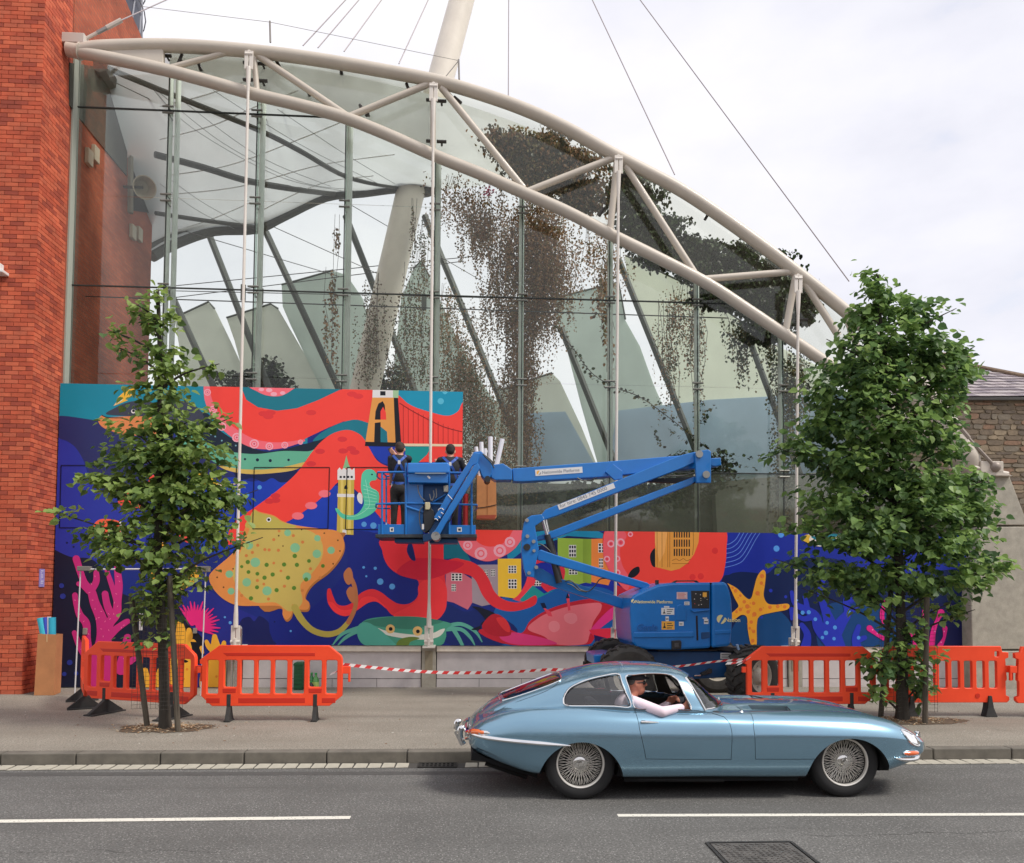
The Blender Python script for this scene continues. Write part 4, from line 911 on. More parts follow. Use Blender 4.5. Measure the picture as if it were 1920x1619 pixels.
hanging([(1275,570,46,36,1),(1300,620,30,50,.7),(1250,620,34,60,.6),(1310,680,12,80,.5),(1260,700,22,60,.35)],15.6,2600,.045,[LV[0],LV[3],LV[2],LG[1]],'loose reddish vine around the seventh glass post',strands=24,dY=.3)
hanging([(1380,610,34,26,1),(1392,650,14,40,.8),(1440,630,26,22,.8)],15.3,1100,.055,[LG[1],LG[0],LV[2]],'small green vine drooping under the arch beside the right tree',strands=6,dY=.2)
hanging([(1470,690,40,40,1.2),(1475,760,30,70,1),(1470,850,26,70,.9),(1462,940,20,60,.6),(1500,700,30,40,1)],15.4,4200,.055,[LG[1],LG[0],LV[2]],'green ivy climbing the last glass post behind the right tree',strands=12,dY=.3)
hanging([(1140,560,14,60,.6),(1145,640,12,60,.5),(1130,520,20,40,.7)],15.9,500,.075,LV,'thin vine on the glass post behind the third rod',strands=6,dY=.2)
# arch ivy pressed against the upper panes
hanging([(1010,290,70,36,1.3),(960,270,46,26,.9),(1050,310,60,40,1.2),(1010,330,60,24,1),(930,260,26,22,.5),(1095,360,60,34,.9),(1040,250,40,16,.4),(1110,300,30,16,.5)],14.85,17000,.07,[LV[1],LV[0],LG[0],LV[2]],'brown tangle of creeper pressed behind the arch panes left of the third rod',strands=10,dY=.22,drop=.006)
hanging([(1200,400,40,60,1.2),(1240,450,50,50,1.3),(1300,480,56,40,1.3),(1380,480,50,26,1),(1350,540,60,34,1.3),(1430,540,60,50,1.4),(1440,600,44,40,1.2),(1510,575,24,30,1),(1500,560,30,40,1),(1160,350,22,40,.6),(1460,490,30,20,.7),(1190,340,30,20,.6)],14.85,34000,.08,LG+[LG[1]],'dark ivy filling the arch panes at the right',strands=10,dY=.22,drop=.006)
# long creeper swag and little sprays
g=thing('creeper_swag',onY(1050,630,15.2),'thin leafy creeper swagging across the glass behind the lift boom','hanging vine','vines inside the glass')
sw=cr([onY(x,y,15.2) for x,y in ((1040,610),(1075,655),(1110,700),(1150,725),(1200,745),(1250,780),(1300,820),(1330,845))],8)
mb=MB(); mb.tube(sw,.008,4); mb.build('stem',MC['vine_stem'],g)
pos=[]; 
for p in sw:
    for t in range(3): pos.append((p.x+rng.normal(0,.03),p.y,p.z+rng.normal(0,.04)))
sp=[((1310,800),(1340,760)),((1250,800),(1290,830)),((1340,850),(1440,862)),((1345,900),(1400,920)),((1360,870),(1420,880)),((1320,790),(1312,740)),((1225,800),(1240,840)),((1355,895),(1430,905))]
for a,b in sp:
    A,B=onY(*a,14.9),onY(*b,14.9)
    for t in range(16): p=A.lerp(B,t/15); pos.append((p.x+rng.normal(0,.03),p.y,p.z+rng.normal(0,.03)))
stuff(leaves_object('foliage',np.array(pos),.075,LG[:2]+[LV[2]],parent=g,proto='vine'))
# dark bushes low inside the hall
def bush(blobs,Y,n,label,mats=LG,size=.12):
    g=thing('indoor_bush',onY(blobs[0][0],blobs[0][1]+blobs[0][3],Y),label,'bush','bushes inside the hall'); sc=Y/F; pos=[]
    tw=sum(b[2]*b[3] for b in blobs)
    for (x,y,rx,ry) in blobs:
        c=onY(x,y,Y); k=int(n*rx*ry/tw)
        for i in range(k):
            r=random.random()**.45; th=random.uniform(0,6.283); ph=math.acos(random.uniform(-1,1)); pos.append((c.x+rx*sc*r*math.sin(ph)*math.cos(th),Y+.5*r*math.sin(ph)*math.sin(th),c.z+ry*sc*r*math.cos(ph)))
    stuff(leaves_object('foliage',np.array(pos),size,mats,parent=g,proto='lime'))
    c=onY(blobs[0][0],blobs[0][1],Y); mb=MB(); mb.tube([c,(c.x,Y,PZ)],.05,6); mb.build('trunk',M_BARK,g)
bush([(505,705,36,40),(430,710,30,16),(470,720,40,26),(520,730,40,30)],22.0,1500,'dark bushy treetop behind the glass left of the mast')
bush([(740,720,30,40),(710,735,24,30)],21.5,500,'dark shrub behind the foot of the mast')
bush([(1000,930,50,60),(930,940,60,60),(890,950,40,50),(1100,940,60,50)],19.5,2200,'dark shrubbery behind the lower glass left of the lift')
bush([(1200,930,60,50),(1290,900,60,60),(1350,880,30,40)],19.5,1800,'dark shrubbery behind the lower glass above the lift turret')
# pink flower hanging basket
p=onY(917,358,15.4); g=thing('pink_flowers',p,'small bright pink flower bunch hanging under the arch','flowers')
stuff(leaves_object('petals',np.array([(p.x+rng.normal(0,.05),p.y+rng.normal(0,.05),p.z+rng.normal(0,.05)) for i in range(50)]),.05,[mat('petal_pink',(.75,.03,.22),.6)],parent=g,proto='vine'))
mb=MB(); mb.tube([p,p+Vector((0,0,.3))],.006,4); mb.build('stem',MC['vine_stem'],g)
# ------------------------------------------------------------------ the printed mural
MUY=14.03
TA=lambda u,v:(70+u/3.238,700+v/3.238); TB=lambda u,v:(370+u/2.998,700+v/2.998); TC=lambda u,v:(940+u/3.2375,820+v/3.2375)
TE=lambda u,v:(1280+u/3.4286,980+v/3.4286); TZ=lambda u,v:(40+u/4.26,1020+v/4.26); TP=lambda u,v:(u,v)
mural=thing('sea_mural',((BX+8.5)/2,MUY,PZ),'long colourful sea life mural with octopus, ray, crab and starfish across the glass front','mural')
zT=(onY(105,719,MUY).z+onY(867,735,MUY).z)/2; zM=onY(1000,995,MUY).z; zB=onY(900,1211,MUY).z
xU=onY(867,850,MUY).x; xR=onY(1822,1100,MUY).x; xL=BX+.03; xS=onY(424,1250,MUY).x
M_BOARD=mat('board_edge',S(60,70,90),.6)
def board(x0,z0,x1,z1):
    q=MB(); q.box((x0+.0015,MUY,z0+.0015),(x1-.0015,MUY+.035,z1-.0015)); q.build('board',M_BOARD,mural)
bx=[xL]+[onY(p,1100,MUY).x for p in (424,643,804,978,1150,1310,1490,1650)]+[xR]
for i in range(len(bx)-1):
    board(bx[i],PZ+.01 if i==0 else zB,bx[i+1],zM)
    if bx[i+1]<=xU+.6 and i<3: board(bx[i],zM,min(bx[i+1],xU) if i<2 else xU,zT)
PM={}
def pmat(c):
    if c not in PM:
        m=mat('print_%03d_%03d_%03d'%c,S(*c),.42,spec=.3,var=.05,vscale=1.3,detail=6); PM[c]=m
    return PM[c]
LAY=[0]; PG={}
# clip region: everything is cut to the boards (upper left block, lower band, left foot)
def clip_half(P,axis,val,keep):
    out=[]; n=len(P)
    for i in range(n):
        a,b=P[i],P[(i+1)%n]; ia=(a[axis]-val)*keep>=0; ib=(b[axis]-val)*keep>=0
        if ia: out.append(a)
        if ia!=ib:
            t=(val-a[axis])/(b[axis]-a[axis]); out.append((a[0]+(b[0]-a[0])*t,a[1]+(b[1]-a[1])*t))
    return out
RECTS=[(xL,zM,xU,zT),(xL,zB,xR,zM),(xL,PZ+.012,xS,zB)]
def emit(grp,c,poly):
    """poly in world (x,z)"""
    m=PG.setdefault(grp,dict(mb=MB(),mats=[],idx={}))
    if c not in m['idx']: m['idx'][c]=len(m['mats']); m['mats'].append(pmat(c))
    # triangulate once, then clip every triangle
    tri=tessellate_polygon([[Vector((x,z,0)) for x,z in poly]]); y=MUY-.0008-LAY[0]*.00002
    for t in tri:
        T=[(poly[i][0],poly[i][1]) for i in t]
        for (x0,z0,x1,z1) in RECTS:
            Q=T
            for ax,v,k in ((0,x0,1),(0,x1,-1),(1,z0,1),(1,z1,-1)):
                Q=clip_half(Q,ax,v,k)
                if len(Q)<3: break
            if len(Q)>=3:
                ar=sum(Q[i][0]*Q[(i+1)%len(Q)][1]-Q[(i+1)%len(Q)][0]*Q[i][1] for i in range(len(Q)))
                if abs(ar)<1e-7: continue
                if ar<0: Q=Q[::-1]
                m['mb'].add([(a,y,b) for a,b in Q],[tuple(range(len(Q)))],m['idx'][c])
def W2(p,T): q=onY(*T(*p),MUY); return (q.x,q.z)
def sh(grp,c,pts,T=TP,smooth=True,n=5):
    LAY[0]+=1
    P=[Vector((*W2(p,T),0)) for p in pts]
    if smooth: P=cr(P,n,True)
    emit(grp,c,[(p.x,p.y) for p in P])
def stroke(grp,c,path,w,T=TP,n=5,cap=True,new=True):
    """w in source pixels, constant or per point"""
    if new: LAY[0]+=1
    ws=w if isinstance(w,(list,tuple)) else [w]*len(path)
    P=cr([Vector((*W2(p,T),wi*MUY/F/2)) for p,wi in zip(path,ws)],n)
    Lf=[];Rt=[]
    for i,p in enumerate(P):
        d=(P[min(i+1,len(P)-1)]-P[max(i-1,0)]); d.z=0
        if d.length<1e-7: continue
        d.normalize(); nn=Vector((-d.y,d.x,0)); Lf.append((p+nn*p.z,)); Rt.append((p-nn*p.z,))
        if i==0: d0=d.copy()
        dl=d.copy()
    L_=[(q[0].x,q[0].y) for q in Lf]; R_=[(q[0].x,q[0].y) for q in Rt]
    def capp(c_,d,r):
        out=[]
        for k in range(1,6):
            a=math.pi*k/6; nn=Vector((-d.y,d.x,0)); v=nn*math.cos(a)*r+d*math.sin(a)*r; out.append((c_.x+v.x,c_.y+v.y))
        return out
    poly=L_+(capp(P[-1],dl,P[-1].z) if cap else [])+R_[::-1]+(capp(P[0],-d0,P[0].z)if cap else [])
    emit(grp,c,poly)
def dots(grp,c,lst,r,T=TP,k=12,asp=1.0):
    LAY[0]+=1
    for d in lst:
        x,z=W2(d[:2],T); rr=(d[2] if len(d)>2 else r)*MUY/F
        emit(grp,c,[(x+rr*asp*math.cos(2*math.pi*i/k),z+rr*math.sin(2*math.pi*i/k)) for i in range(k)])
def rect(grp,c,x0,y0,x1,y1,T=TP): sh(grp,c,[(x0,y0),(x1,y0),(x1,y1),(x0,y1)],T,False)
RED=(255,72,62); RED2=(232,52,62); PINK=(255,112,125); PINKL=(255,175,190); TEAL=(22,140,165); TEAL2=(26,122,140); NAVY=(28,42,104); BLUE=(30,62,176); BLACK=(20,24,34); DK=(22,34,62)
ORA=(232,148,78); YEL=(232,188,62); CRM=(240,216,180); GRN=(98,176,146); WHITE_=(236,232,228); MAG=(206,44,124); MAG2=(244,46,132)
g='sea_background'
rect(g,(30,46,128),60,700,1000,1300); rect(g,(28,48,158),990,980,1840,1230)
sh(g,TEAL,[(85,50),(1640,70),(1640,430),(1000,400),(600,300),(370,290),(115,262),(112,390),(80,388)],TA,False)
sh(g,(44,50,104),[(112,264),(370,288),(700,320),(1100,560),(1240,700),(700,740),(380,700),(300,560),(240,470),(180,410),(112,390)],TA)
sh(g,(46,58,164),[(70,392),(140,400),(220,440),(280,530),(320,640),(420,740),(620,800),(640,1130),(420,1180),(330,1130),(200,1115),(50,1050)],TA)
sh(g,(30,64,178),[(0,575),(60,590),(120,600),(180,585),(240,590),(300,610),(360,600),(420,585),(520,600),(620,620),(820,640),(900,700),(1060,760),(1080,880),(700,920),(0,1000)],TB)
sh(g,(24,36,84),[(200,540),(330,560),(460,560),(560,545),(540,600),(470,615),(420,590),(370,612),(310,590),(240,600)],TB)
sh(g,(26,32,56),[(-10,1050),(60,1052),(200,1115),(330,1130),(420,1230),(500,1330),(700,1380),(900,1280),(1060,1340),(1000,1680),(600,1990),(-40,1990)],TA)
sh(g,(40,48,140),[(860,1300),(1040,1320),(1200,1420),(1500,1560),(1619,1660),(1619,1760),(1300,1760),(1020,1640),(860,1420)],TA)
sh(g,(26,34,92),[(240,1400),(290,1370),(320,1395),(350,1365),(400,1400),(440,1470),(430,1532),(240,1532)],TB)
sh(g,(26,40,128),[(820,900),(1080,930),(1250,1180),(1240,1300),(1000,1400),(860,1500),(460,1532),(420,1330),(600,1350),(840,1100)],TB)
# right background
sh(g,(26,34,84),[(-10,560),(330,560),(700,580),(700,700),(-10,700)],TC,False)
sh(g,(30,140,178),[(30,640),(90,590),(330,560),(560,560),(700,620),(400,600),(120,700),(40,760)],TC,False)
sh(g,(16,36,84),[(245,395),(300,335),(370,318),(450,322),(540,330),(600,280),(680,240),(800,225),(980,235),(1200,300),(1450,330),(1960,330),(1960,830),(200,830)],TE)
sh(g,(20,70,128),[(900,560),(1080,500),(1250,480),(1340,560),(1340,830),(900,830)],TE)
sh(g,(20,74,128),[(330,660),(460,560),(600,560),(690,640),(720,760),(700,830),(320,830)],TE)
sh(g,(24,30,84),[(1500,560),(1700,520),(1960,560),(1960,830),(1480,830)],TE)
for k in range(6):
    stroke(g,(110,150,235),[(270,140+30*k),(300+10*k,138+26*k),(340+12*k,110+24*k),(365+22*k,70+6*k),(372+26*k,62)],1.1,TE,cap=False)
dots(g,(90,160,240),[(632,78,6),(603,168,6)],5,TE); dots(g,(40,60,190),[(612,332,3),(566,438,3.5),(662,478,3),(508,610,2.5)],3,TE)
# bubbles
dots(g,(90,160,225),[(350,642,4),(220,668,4),(280,685,4),(937,850,5),(990,857,6),(1028,1172,6),(1095,1200,5.5),(935,1092,2.5),(1000,1097,3),(950,1142,2),(525,1450,2),(185,1403,3),(155,1372,2)],4,TB)
dots(g,(60,80,190),[(148,1290,4),(155,1355,5),(232,665,2.5),(288,685,3)],3,TA); dots(g,(20,30,80),[(180,1030,2),(220,1055,2),(430,1400,1.5),(1320,1400,1.5),(1440,1510,1.5)],2,TA)
# ---- eel
g='eel_print'
sh(g,(26,40,58),[(40,220),(100,300),(200,370),(320,425),(420,440),(600,400),(760,355),(700,420),(600,470),(300,480),(100,420),(-60,330),(-180,260)],TB)
sh(g,(104,182,150),[(-100,330),(0,345),(70,400),(180,440),(330,455),(480,438),(620,440),(660,430),(600,500),(500,525),(380,545),(250,540),(130,520),(40,470),(-120,430)],TB)
sh(g,(220,186,96),[(120,518),(250,540),(400,540),(520,520),(640,492),(560,540),(450,560),(300,568),(180,550)],TB)
dots(g,DK,[(100,430,2.4),(155,461,2.6),(213,474,2.4),(268,484,2.2),(338,488,3),(410,492,3),(513,488,2.4),(48,412,2.4)],2.6,TB)
dots(g,(120,170,180),[(960,330,1.8),(985,345,1.8),(1010,352,1.6),(1055,372,1.6),(1080,385,1.6),(1120,410,1.6),(1160,435,1.6),(1205,440,1.6)],1.6,TA)
sh(g,(62,66,82),[(418,250),(470,212),(540,180),(640,166),(760,190),(900,170),(1000,240),(1000,330),(860,320),(700,280),(560,262)],TA)
sh(g,(230,140,84),[(370,284),(395,256),(430,268),(560,262),(700,268),(800,300),(760,360),(640,378),(530,374),(430,345),(385,318)],TA)
stroke(g,BLACK,[(392,256),(430,270),(520,272)],1.6,TA); dots(g,WHITE_,[(583,232,4)],4,TA); dots(g,BLACK,[(584,229,2.6)],2,TA)
sh(g,(250,190,60),[(462,200),(498,152),(486,152),(530,110),(518,108),(600,88),(565,126),(585,128),(535,160),(552,164)],TA,False)
sh(g,WHITE_,[(466,198),(505,158),(520,162)],TA,False)
sh(g,YEL,[(985,600),(1050,620),(1090,660),(1100,680),(1010,695),(960,650)],TA,False); sh(g,CRM,[(1095,668),(1232,672),(1100,690)],TA,False)
# ---- big octopus upper arms
g='octopus_print'
sh(g,TEAL2,[(240,74),(810,90),(680,152),(560,200),(450,212),(340,195),(275,150)],TB,False)
sh(g,RED,[(60,74),(245,74),(275,150),(340,192),(450,212),(560,198),(680,152),(800,95),(830,88),(1140,96),(1140,480),(960,300),(900,262),(820,272),(740,305),(640,352),(540,402),(410,428),(290,408),(180,348),(90,255),(48,150),(40,74)],TB,False)
stroke(g,PINK,[(52,60),(62,150),(105,238),(190,325),(300,390),(405,408),(500,402),(600,378)],[11,13,15,17,17,14,10,4],TB)
for (x,y,r) in ((57,108,8),(88,205,9),(138,300,10),(222,362,11),(320,398,11),(405,412,9),(492,405,8),(580,388,6)):
    dots(g,PINKL,[(x,y,r*.8)],r,TB); dots(g,PINK,[(x,y,r*.55)],r,TB); dots(g,PINKL,[(x,y,r*.35)],r,TB); dots(g,(214,70,100),[(x,y,r*.17)],r,TB)
sh(g,PINK,[(300,70),(340,105),(400,128),(470,128),(530,96),(545,70)],TB)
dots(g,PINKL,[(404,96,4),(360,92,3.4),(430,118,4),(480,112,3.4)],4,TB,asp=1.5)
for (x,y) in ((372,228),(412,222),(400,244),(640,222),(870,118),(905,130)): dots(g,(232,58,60),[(x,y,5)],5,TB,asp=1.9)
# teal under the arm, bridge side
sh(g,TEAL2,[(690,340),(780,290),(880,262),(955,278),(1000,300),(1075,330),(1080,392),(945,392),(900,350),(850,325),(770,338),(700,372),(650,382)],TB)
sh(g,RED,[(1120,96),(1492,103),(1492,500),(1120,500)],TB,False)
sh(g,(24,150,182),[(1140,92),(1480,98),(1478,190),(1450,226),(1400,240),(1320,222),(1220,190),(1160,150)],TB)
dots(g,(90,190,215),[(1368,158,6),(1392,104,5)],5,TB)
sh(g,BLUE,[(948,410),(1180,412),(1200,470),(1180,540),(1110,520),(1040,505),(990,460)],TB)
sh(g,(20,150,150),[(1168,412),(1318,412),(1290,460),(1240,505),(1200,520),(1170,480)],TB,False)
sh(g,RED,[(170,960),(185,870),(240,810),(330,750),(450,660),(560,560),(640,450),(700,382),(770,336),(850,320),(920,350),(960,410),(1010,490),(1070,525),(1140,545),(1150,840),(1060,840),(1010,790),(940,710),(880,650),(800,612),(740,665),(640,748),(520,828),(400,872),(300,905),(220,950)],TB)
for (x,y) in ((815,372),(865,425),(820,438),(885,445),(690,440),(640,510),(440,690),(405,720),(440,715)): dots(g,(224,54,60),[(x,y,5)],5,TB,asp=1.8)
for (x,y) in ((715,678),(640,745),(565,803)): dots(g,(255,120,130),[(x,y,7)],5,TB,asp=1.6)
# ---- town on the right of the arms
g='town_print'
sh(g,(214,110,128),[(1396,1120),(1470,1110),(1546,1160),(1546,1290),(1520,1330),(1440,1290),(1396,1280)],TB,False)
sh(g,(168,150,160),[(1540,1078),(1702,1076),(1702,1290),(1600,1310),(1546,1290)],TB,False)
sh(g,(250,200,60),[(-22,738),(120,738),(122,985),(-20,965)],TC,False)
sh(g,(160,192,72),[(342,612),(520,618),(520,880),(450,900),(342,860)],TC,False); sh(g,(142,170,60),[(495,618),(546,618),(546,890),(495,880)],TC,False)
sh(g,(246,140,66),[(546,618),(690,614),(690,800),(650,900),(546,880)],TC,False)
def win(x,y,w,h,T,nx=3,ny=3):
    sh(g,WHITE_,[(x,y),(x+w,y),(x+w,y+h),(x,y+h)],T,False); cw,ch=w/nx,h/ny; LAY[0]+=1
    for i in range(nx):
        for j in range(ny):
            a,b=x+cw*(i+.16),y+ch*(j+.16); P=[W2(p,T) for p in ((a,b),(a+cw*.68,b),(a+cw*.68,b+ch*.68),(a,b+ch*.68))]; emit(g,BLACK,P)
for a in ((1428,1126,60,42),(1428,1186,26,40),(1612,1106,22,38),(1650,1104,24,38),(1618,1174,34,38)): win(*a,TB)
for a in ((42,780,50,46),(42,862,52,58),(410,655,44,74),(410,786,52,48),(588,645,60,56),(592,736,26,58)): win(*a,TC)
win(196,858,46,46,TC)
sh('octopus_print',(248,66,80),[(-10,1058),(60,1050),(140,1000),(190,920),(215,830),(170,820),(140,900),(90,970),(0,1010)],TC)
sh('octopus_print',(226,52,70),[(212,770),(225,740),(330,740),(385,800),(375,880),(350,930),(290,945),(240,900),(262,880),(300,905),(335,880),(345,820),(310,770),(250,760)],TC)
sh('sea_background',(30,96,170),[(-10,985),(130,1000),(250,960),(330,920),(520,905),(660,930),(720,1010),(720,1260),(-10,1260)],TC)
sh('sea_background',(36,150,150),[(110,990),(190,900),(260,950),(330,925),(250,965),(150,1010)],TC,False)
sh('sea_background',(26,44,110),[(1400,1300),(1500,1340),(1620,1330),(1799,1440),(1700,1532),(1440,1532),(1330,1420)],TB)
g='octopus_print'
# lower octopus arms
sh(g,RED2,[(1050,930),(1040,1000),(1068,1078),(1130,1130),(1225,1156),(1246,1190),(1236,1258),(1190,1296),(1130,1296),(1080,1268),(1030,1230),(975,1214),(915,1240),(870,1290),(825,1308),(785,1296),(762,1250),(748,1212),(730,1222),(734,1290),(775,1346),(838,1366),(900,1332),(960,1292),(1010,1286),(1060,1322),(1100,1362),(1200,1384),(1330,1392),(1384,1350),(1402,1290),(1396,1190),(1400,1120),(1500,1128),(1560,1160),(1604,1250),(1660,1310),(1740,1338),(1820,1332),(1900,1300),(1900,1250),(1820,1288),(1730,1276),(1672,1230),(1640,1160),(1600,1100),(1540,1060),(1460,1040),(1384,1046),(1384,930)],TB)
sh(g,(250,62,66),[(734,1290),(775,1346),(838,1366),(900,1332),(960,1292),(1010,1286),(1060,1322),(1000,1262),(930,1262),(880,1320),(810,1330),(762,1290)],TB)
sh(g,(244,60,66),[(1246,1190),(1330,1140),(1396,1190),(1402,1290),(1384,1350),(1330,1392),(1200,1384),(1100,1362),(1190,1310),(1240,1262)],TB)
sh(g,(210,36,62),[(1200,1050),(1300,1040),(1400,1050),(1500,1070),(1420,1120),(1300,1160),(1210,1156),(1120,1120)],TB)
sh(g,NAVY,[(1188,958),(1178,1000),(1200,1046),(1226,1054),(1222,1020),(1206,958)],TB)
sh(g,(26,110,130),[(1384,930),(1470,930),(1540,1060),(1460,1040),(1384,1046)],TB,False)
sh(g,PINK,[(1462,930),(1500,1000),(1570,1044),(1640,1058),(1720,1030),(1790,980),(1840,900),(1850,860),(1460,860)],TB)
sh(g,RED,[(1560,930),(1600,965),(1660,975),(1730,950),(1770,890),(1780,860),(1540,860)],TB)
for (x,y,r) in ((1520,968,9),(1594,1014,12),(1700,998,12),(1757,950,10)): dots(g,PINKL,[(x,y,r)],r,TB); dots(g,PINK,[(x,y,r*.6)],r,TB); dots(g,PINKL,[(x,y,r*.36)],r,TB)
# ---- towers
g='clock_tower_print'
sh(g,(206,180,78),[(793,590),(882,590),(878,910),(783,905)],TB,False); sh(g,(232,206,110),[(806,590),(822,590),(820,905),(804,905)],TB,False); sh(g,(232,206,110),[(850,590),(864,590),(862,905),(846,905)],TB,False)
sh(g,WHITE_,[(788,545),(800,530),(812,545),(826,528),(838,545),(852,530),(870,545),(884,530),(886,600),(788,600)],TB,False)
sh(g,(140,190,140),[(818,535),(826,510),(838,462),(850,510),(862,535)],TB,False); sh(g,WHITE_,[(786,678),(882,680),(882,698),(786,696)],TB,False)
for x in (800,820,842,862): sh(g,BLACK,[(x,578),(x+12,578),(x+12,590),(x,590)],TB,False)
sh(g,BLACK,[(826,640),(834,628),(844,640),(844,652),(826,652)],TB,False); sh(g,WHITE_,[(816,908),(816,880),(838,880),(838,908)],TB,False)
g='seahorse_print'
sh(g,(92,206,168),[(922,590),(930,560),(955,541),(990,546),(1010,575),(1005,600),(978,606),(968,625),(985,650),(1016,668),(1022,710),(1004,768),(955,806),(890,825),(820,818),(786,786),(776,760),(795,765),(815,788),(860,800),(905,786),(935,740),(932,700),(920,650)],TB)
sh(g,WHITE_,[(898,690),(912,672),(928,690),(926,735),(905,722)],TB); dots(g,BLACK,[(982,570,1.6)],2,TB)
for k in range(7): stroke(g,(170,236,206),[(932+k*2,630+k*22),(960+k*4,640+k*20),(1008,660+k*16)],.8,TB,cap=False)
stroke(g,(170,236,206),[(945,600),(960,680),(965,750),(900,800),(840,806)],.8,TB,cap=False)
g='bridge_print'
sh(g,BLACK,[(1098,140),(1128,140),(1146,392),(1108,392)],TB,False)
sh(g,(236,162,80),[(984,138),(1104,138),(1114,390),(945,386)],TB,False)
sh(g,BLACK,[(998,262),(1002,215),(1018,172),(1042,158),(1054,180),(1058,240),(1058,262)],TB,False); sh(g,BLACK,[(998,280),(1030,276),(1036,390),(994,388)],TB,False)
sh(g,RED,[(1030,215),(1044,190),(1060,220),(1062,262),(1030,262)],TB,False); sh(g,TEAL2,[(1030,300),(1066,330),(1070,390),(1030,390)],TB,False)
sh(g,WHITE_,[(986,94),(1100,95),(1100,138),(984,138)],TB,False); sh(g,(170,206,160),[(1100,95),(1132,97),(1130,140),(1100,138)],TB,False); sh(g,BLACK,[(1028,102),(1058,102),(1058,126),(1028,126)],TB,False)
sh(g,BLACK,[(945,386),(1146,392),(1146,414),(942,410)],TB,False); sh(g,CRM,[(1146,396),(1490,400),(1490,413),(1146,410)],TB,False)
stroke(g,(120,24,30),[(1136,168),(1210,214),(1300,262),(1390,304),(1490,330)],1.2,TB,cap=False)
for k in range(12):
    x=1158+k*28; y=180+k*14-(k*k)*.1; stroke(g,(150,30,34),[(x,y),(x,(y+396)/2),(x,396)],.7,TB,cap=False)
# ---- spotted ray
g='ray_print'
RAY=[(250,935),(268,870),(298,800),(322,766),(352,780),(430,800),(480,832),(560,856),(700,875),(782,886),(816,920),(826,975),(800,1040),(740,1112),(660,1172),(622,1216),(606,1262),(630,1292),(622,1326),(585,1330),(545,1322),(525,1368),(500,1386),(480,1360),(468,1312),(350,1308),(230,1306),(150,1272),(90,1212),(66,1150),(90,1108),(170,1040),(222,988)]
sh(g,(186,118,62),[(x+4,y+12) for x,y in RAY[9:26]]+[(260,1000)],TB); sh(g,ORA,RAY,TB)
sh(g,(208,184,98),[(300,860),(330,790),(420,815),(520,860),(640,890),(700,950),(700,1040),(640,1130),(580,1190),(590,1290),(520,1340),(440,1290),(330,1290),(250,1240),(200,1140),(220,1060),(262,960)],TB)
sh(g,(198,182,88),[(275,868),(298,805),(322,772),(352,786),(430,806),(480,838),(560,862),(430,872)],TB)
dots(g,(136,196,150),[(508,898,6.4),(675,928,6),(550,982,9),(672,1016,8),(752,996,7),(326,1064,9),(180,1130,7),(278,1176,8),(190,1226,6.4),(392,1224,8.6),(616,1144,8),(290,968,8)],7,TB)
dots(g,(92,134,50),[(284,1062,4),(390,1078,4),(488,1076,4),(548,1028,4.2),(628,1056,3.6),(560,1078,4),(288,1118,3.6),(338,1128,3.6),(378,1150,4),(424,1132,4),(510,1150,4),(612,1160,4),(336,1204,3.8),(446,1220,4),(544,1208,4),(706,1084,3.6),(302,1266,4),(250,1088,3)],4,TB)
dots(g,(214,132,70),[(340,968,3),(380,992,3),(310,1008,3),(276,1026,3),(430,936,3),(460,888,2.6),(404,994,3),(456,996,3),(540,914,3),(592,950,3),(430,1068,2.6),(490,1198,3),(374,1186,2.6),(338,1166,3),(636,1100,3),(470,1112,2.6),(590,1222,3),(400,1270,3),(540,1308,3),(250,1250,3),(690,1150,2.6)],3,TB)
dots(g,(110,74,36),[(458,914,1.6),(482,972,1.4),(714,900,1.6),(790,940,1.6),(802,1000,1.6),(764,1072,1.6),(202,1100,1.6),(112,1148,1.6),(148,1204,1.6),(586,880,1.4)],1.5,TB)
dots(g,WHITE_,[(402,824,4.4),(308,856,3)],4,TB); dots(g,BLACK,[(402,824,2.6),(308,856,1.8)],2,TB)
stroke(g,(190,172,82),[(548,1318),(590,1390),(650,1446),(730,1468),(800,1450),(850,1400)],[13,12,11,11,10,9],TB)
stroke(g,(186,116,74),[(850,1400),(880,1340),(892,1280),(884,1200),(860,1140)],[9,8,8,8,7],TB)
sh(g,(190,118,76),[(822,1130),(840,1100),(858,1094),(872,1120),(874,1170),(850,1190),(830,1170)],TB); sh(g,(190,118,76),[(838,1230),(860,1200),(880,1220),(884,1290),(858,1280)],TB)
# ---- crab
g='crab_print'
for pth in (((960,1420),(880,1440),(810,1470),(760,1530)),((960,1430),(880,1460),(830,1490),(790,1530)),((1000,1440),(960,1480),(950,1530)),((1400,1425),(1480,1410),(1560,1450),(1600,1510)),((1400,1440),(1480,1440),(1530,1480),(1560,1530)),((1440,1440),(1470,1490),(1490,1530))):
    stroke(g,(96,176,156),list(pth),[8,7,6,2],TB)
sh(g,(78,160,134),[(930,1398),(980,1378),(1090,1368),(1240,1370),(1370,1392),(1430,1412),(1400,1440),(1396,1490),(1350,1535),(1130,1535),(1050,1520),(930,1480),(900,1440)],TB)
sh(g,(64,132,112),[(935,1396),(1090,1370),(1240,1372),(1380,1395),(1300,1420),(1200,1440),(1080,1430),(1000,1420)],TB)
sh(g,(226,226,214),[(1010,1432),(1060,1448),(1140,1462),(1230,1470),(1320,1462),(1370,1440),(1392,1440),(1360,1480),(1280,1498),(1160,1490),(1060,1470)],TB)
sh(g,(88,176,156),[(905,1420),(950,1400),(1010,1430),(1070,1480),(1110,1535),(960,1535),(905,1490)],TB); sh(g,(110,134,60),[(1120,1530),(1140,1496),(1200,1482),(1250,1490),(1200,1510),(1180,1535)],TB)
dots(g,(232,190,120),[(1085,1438,8.5),(1238,1450,9)],8,TB); dots(g,BLACK,[(1087,1438,3.6),(1240,1452,3.6)],3,TB)
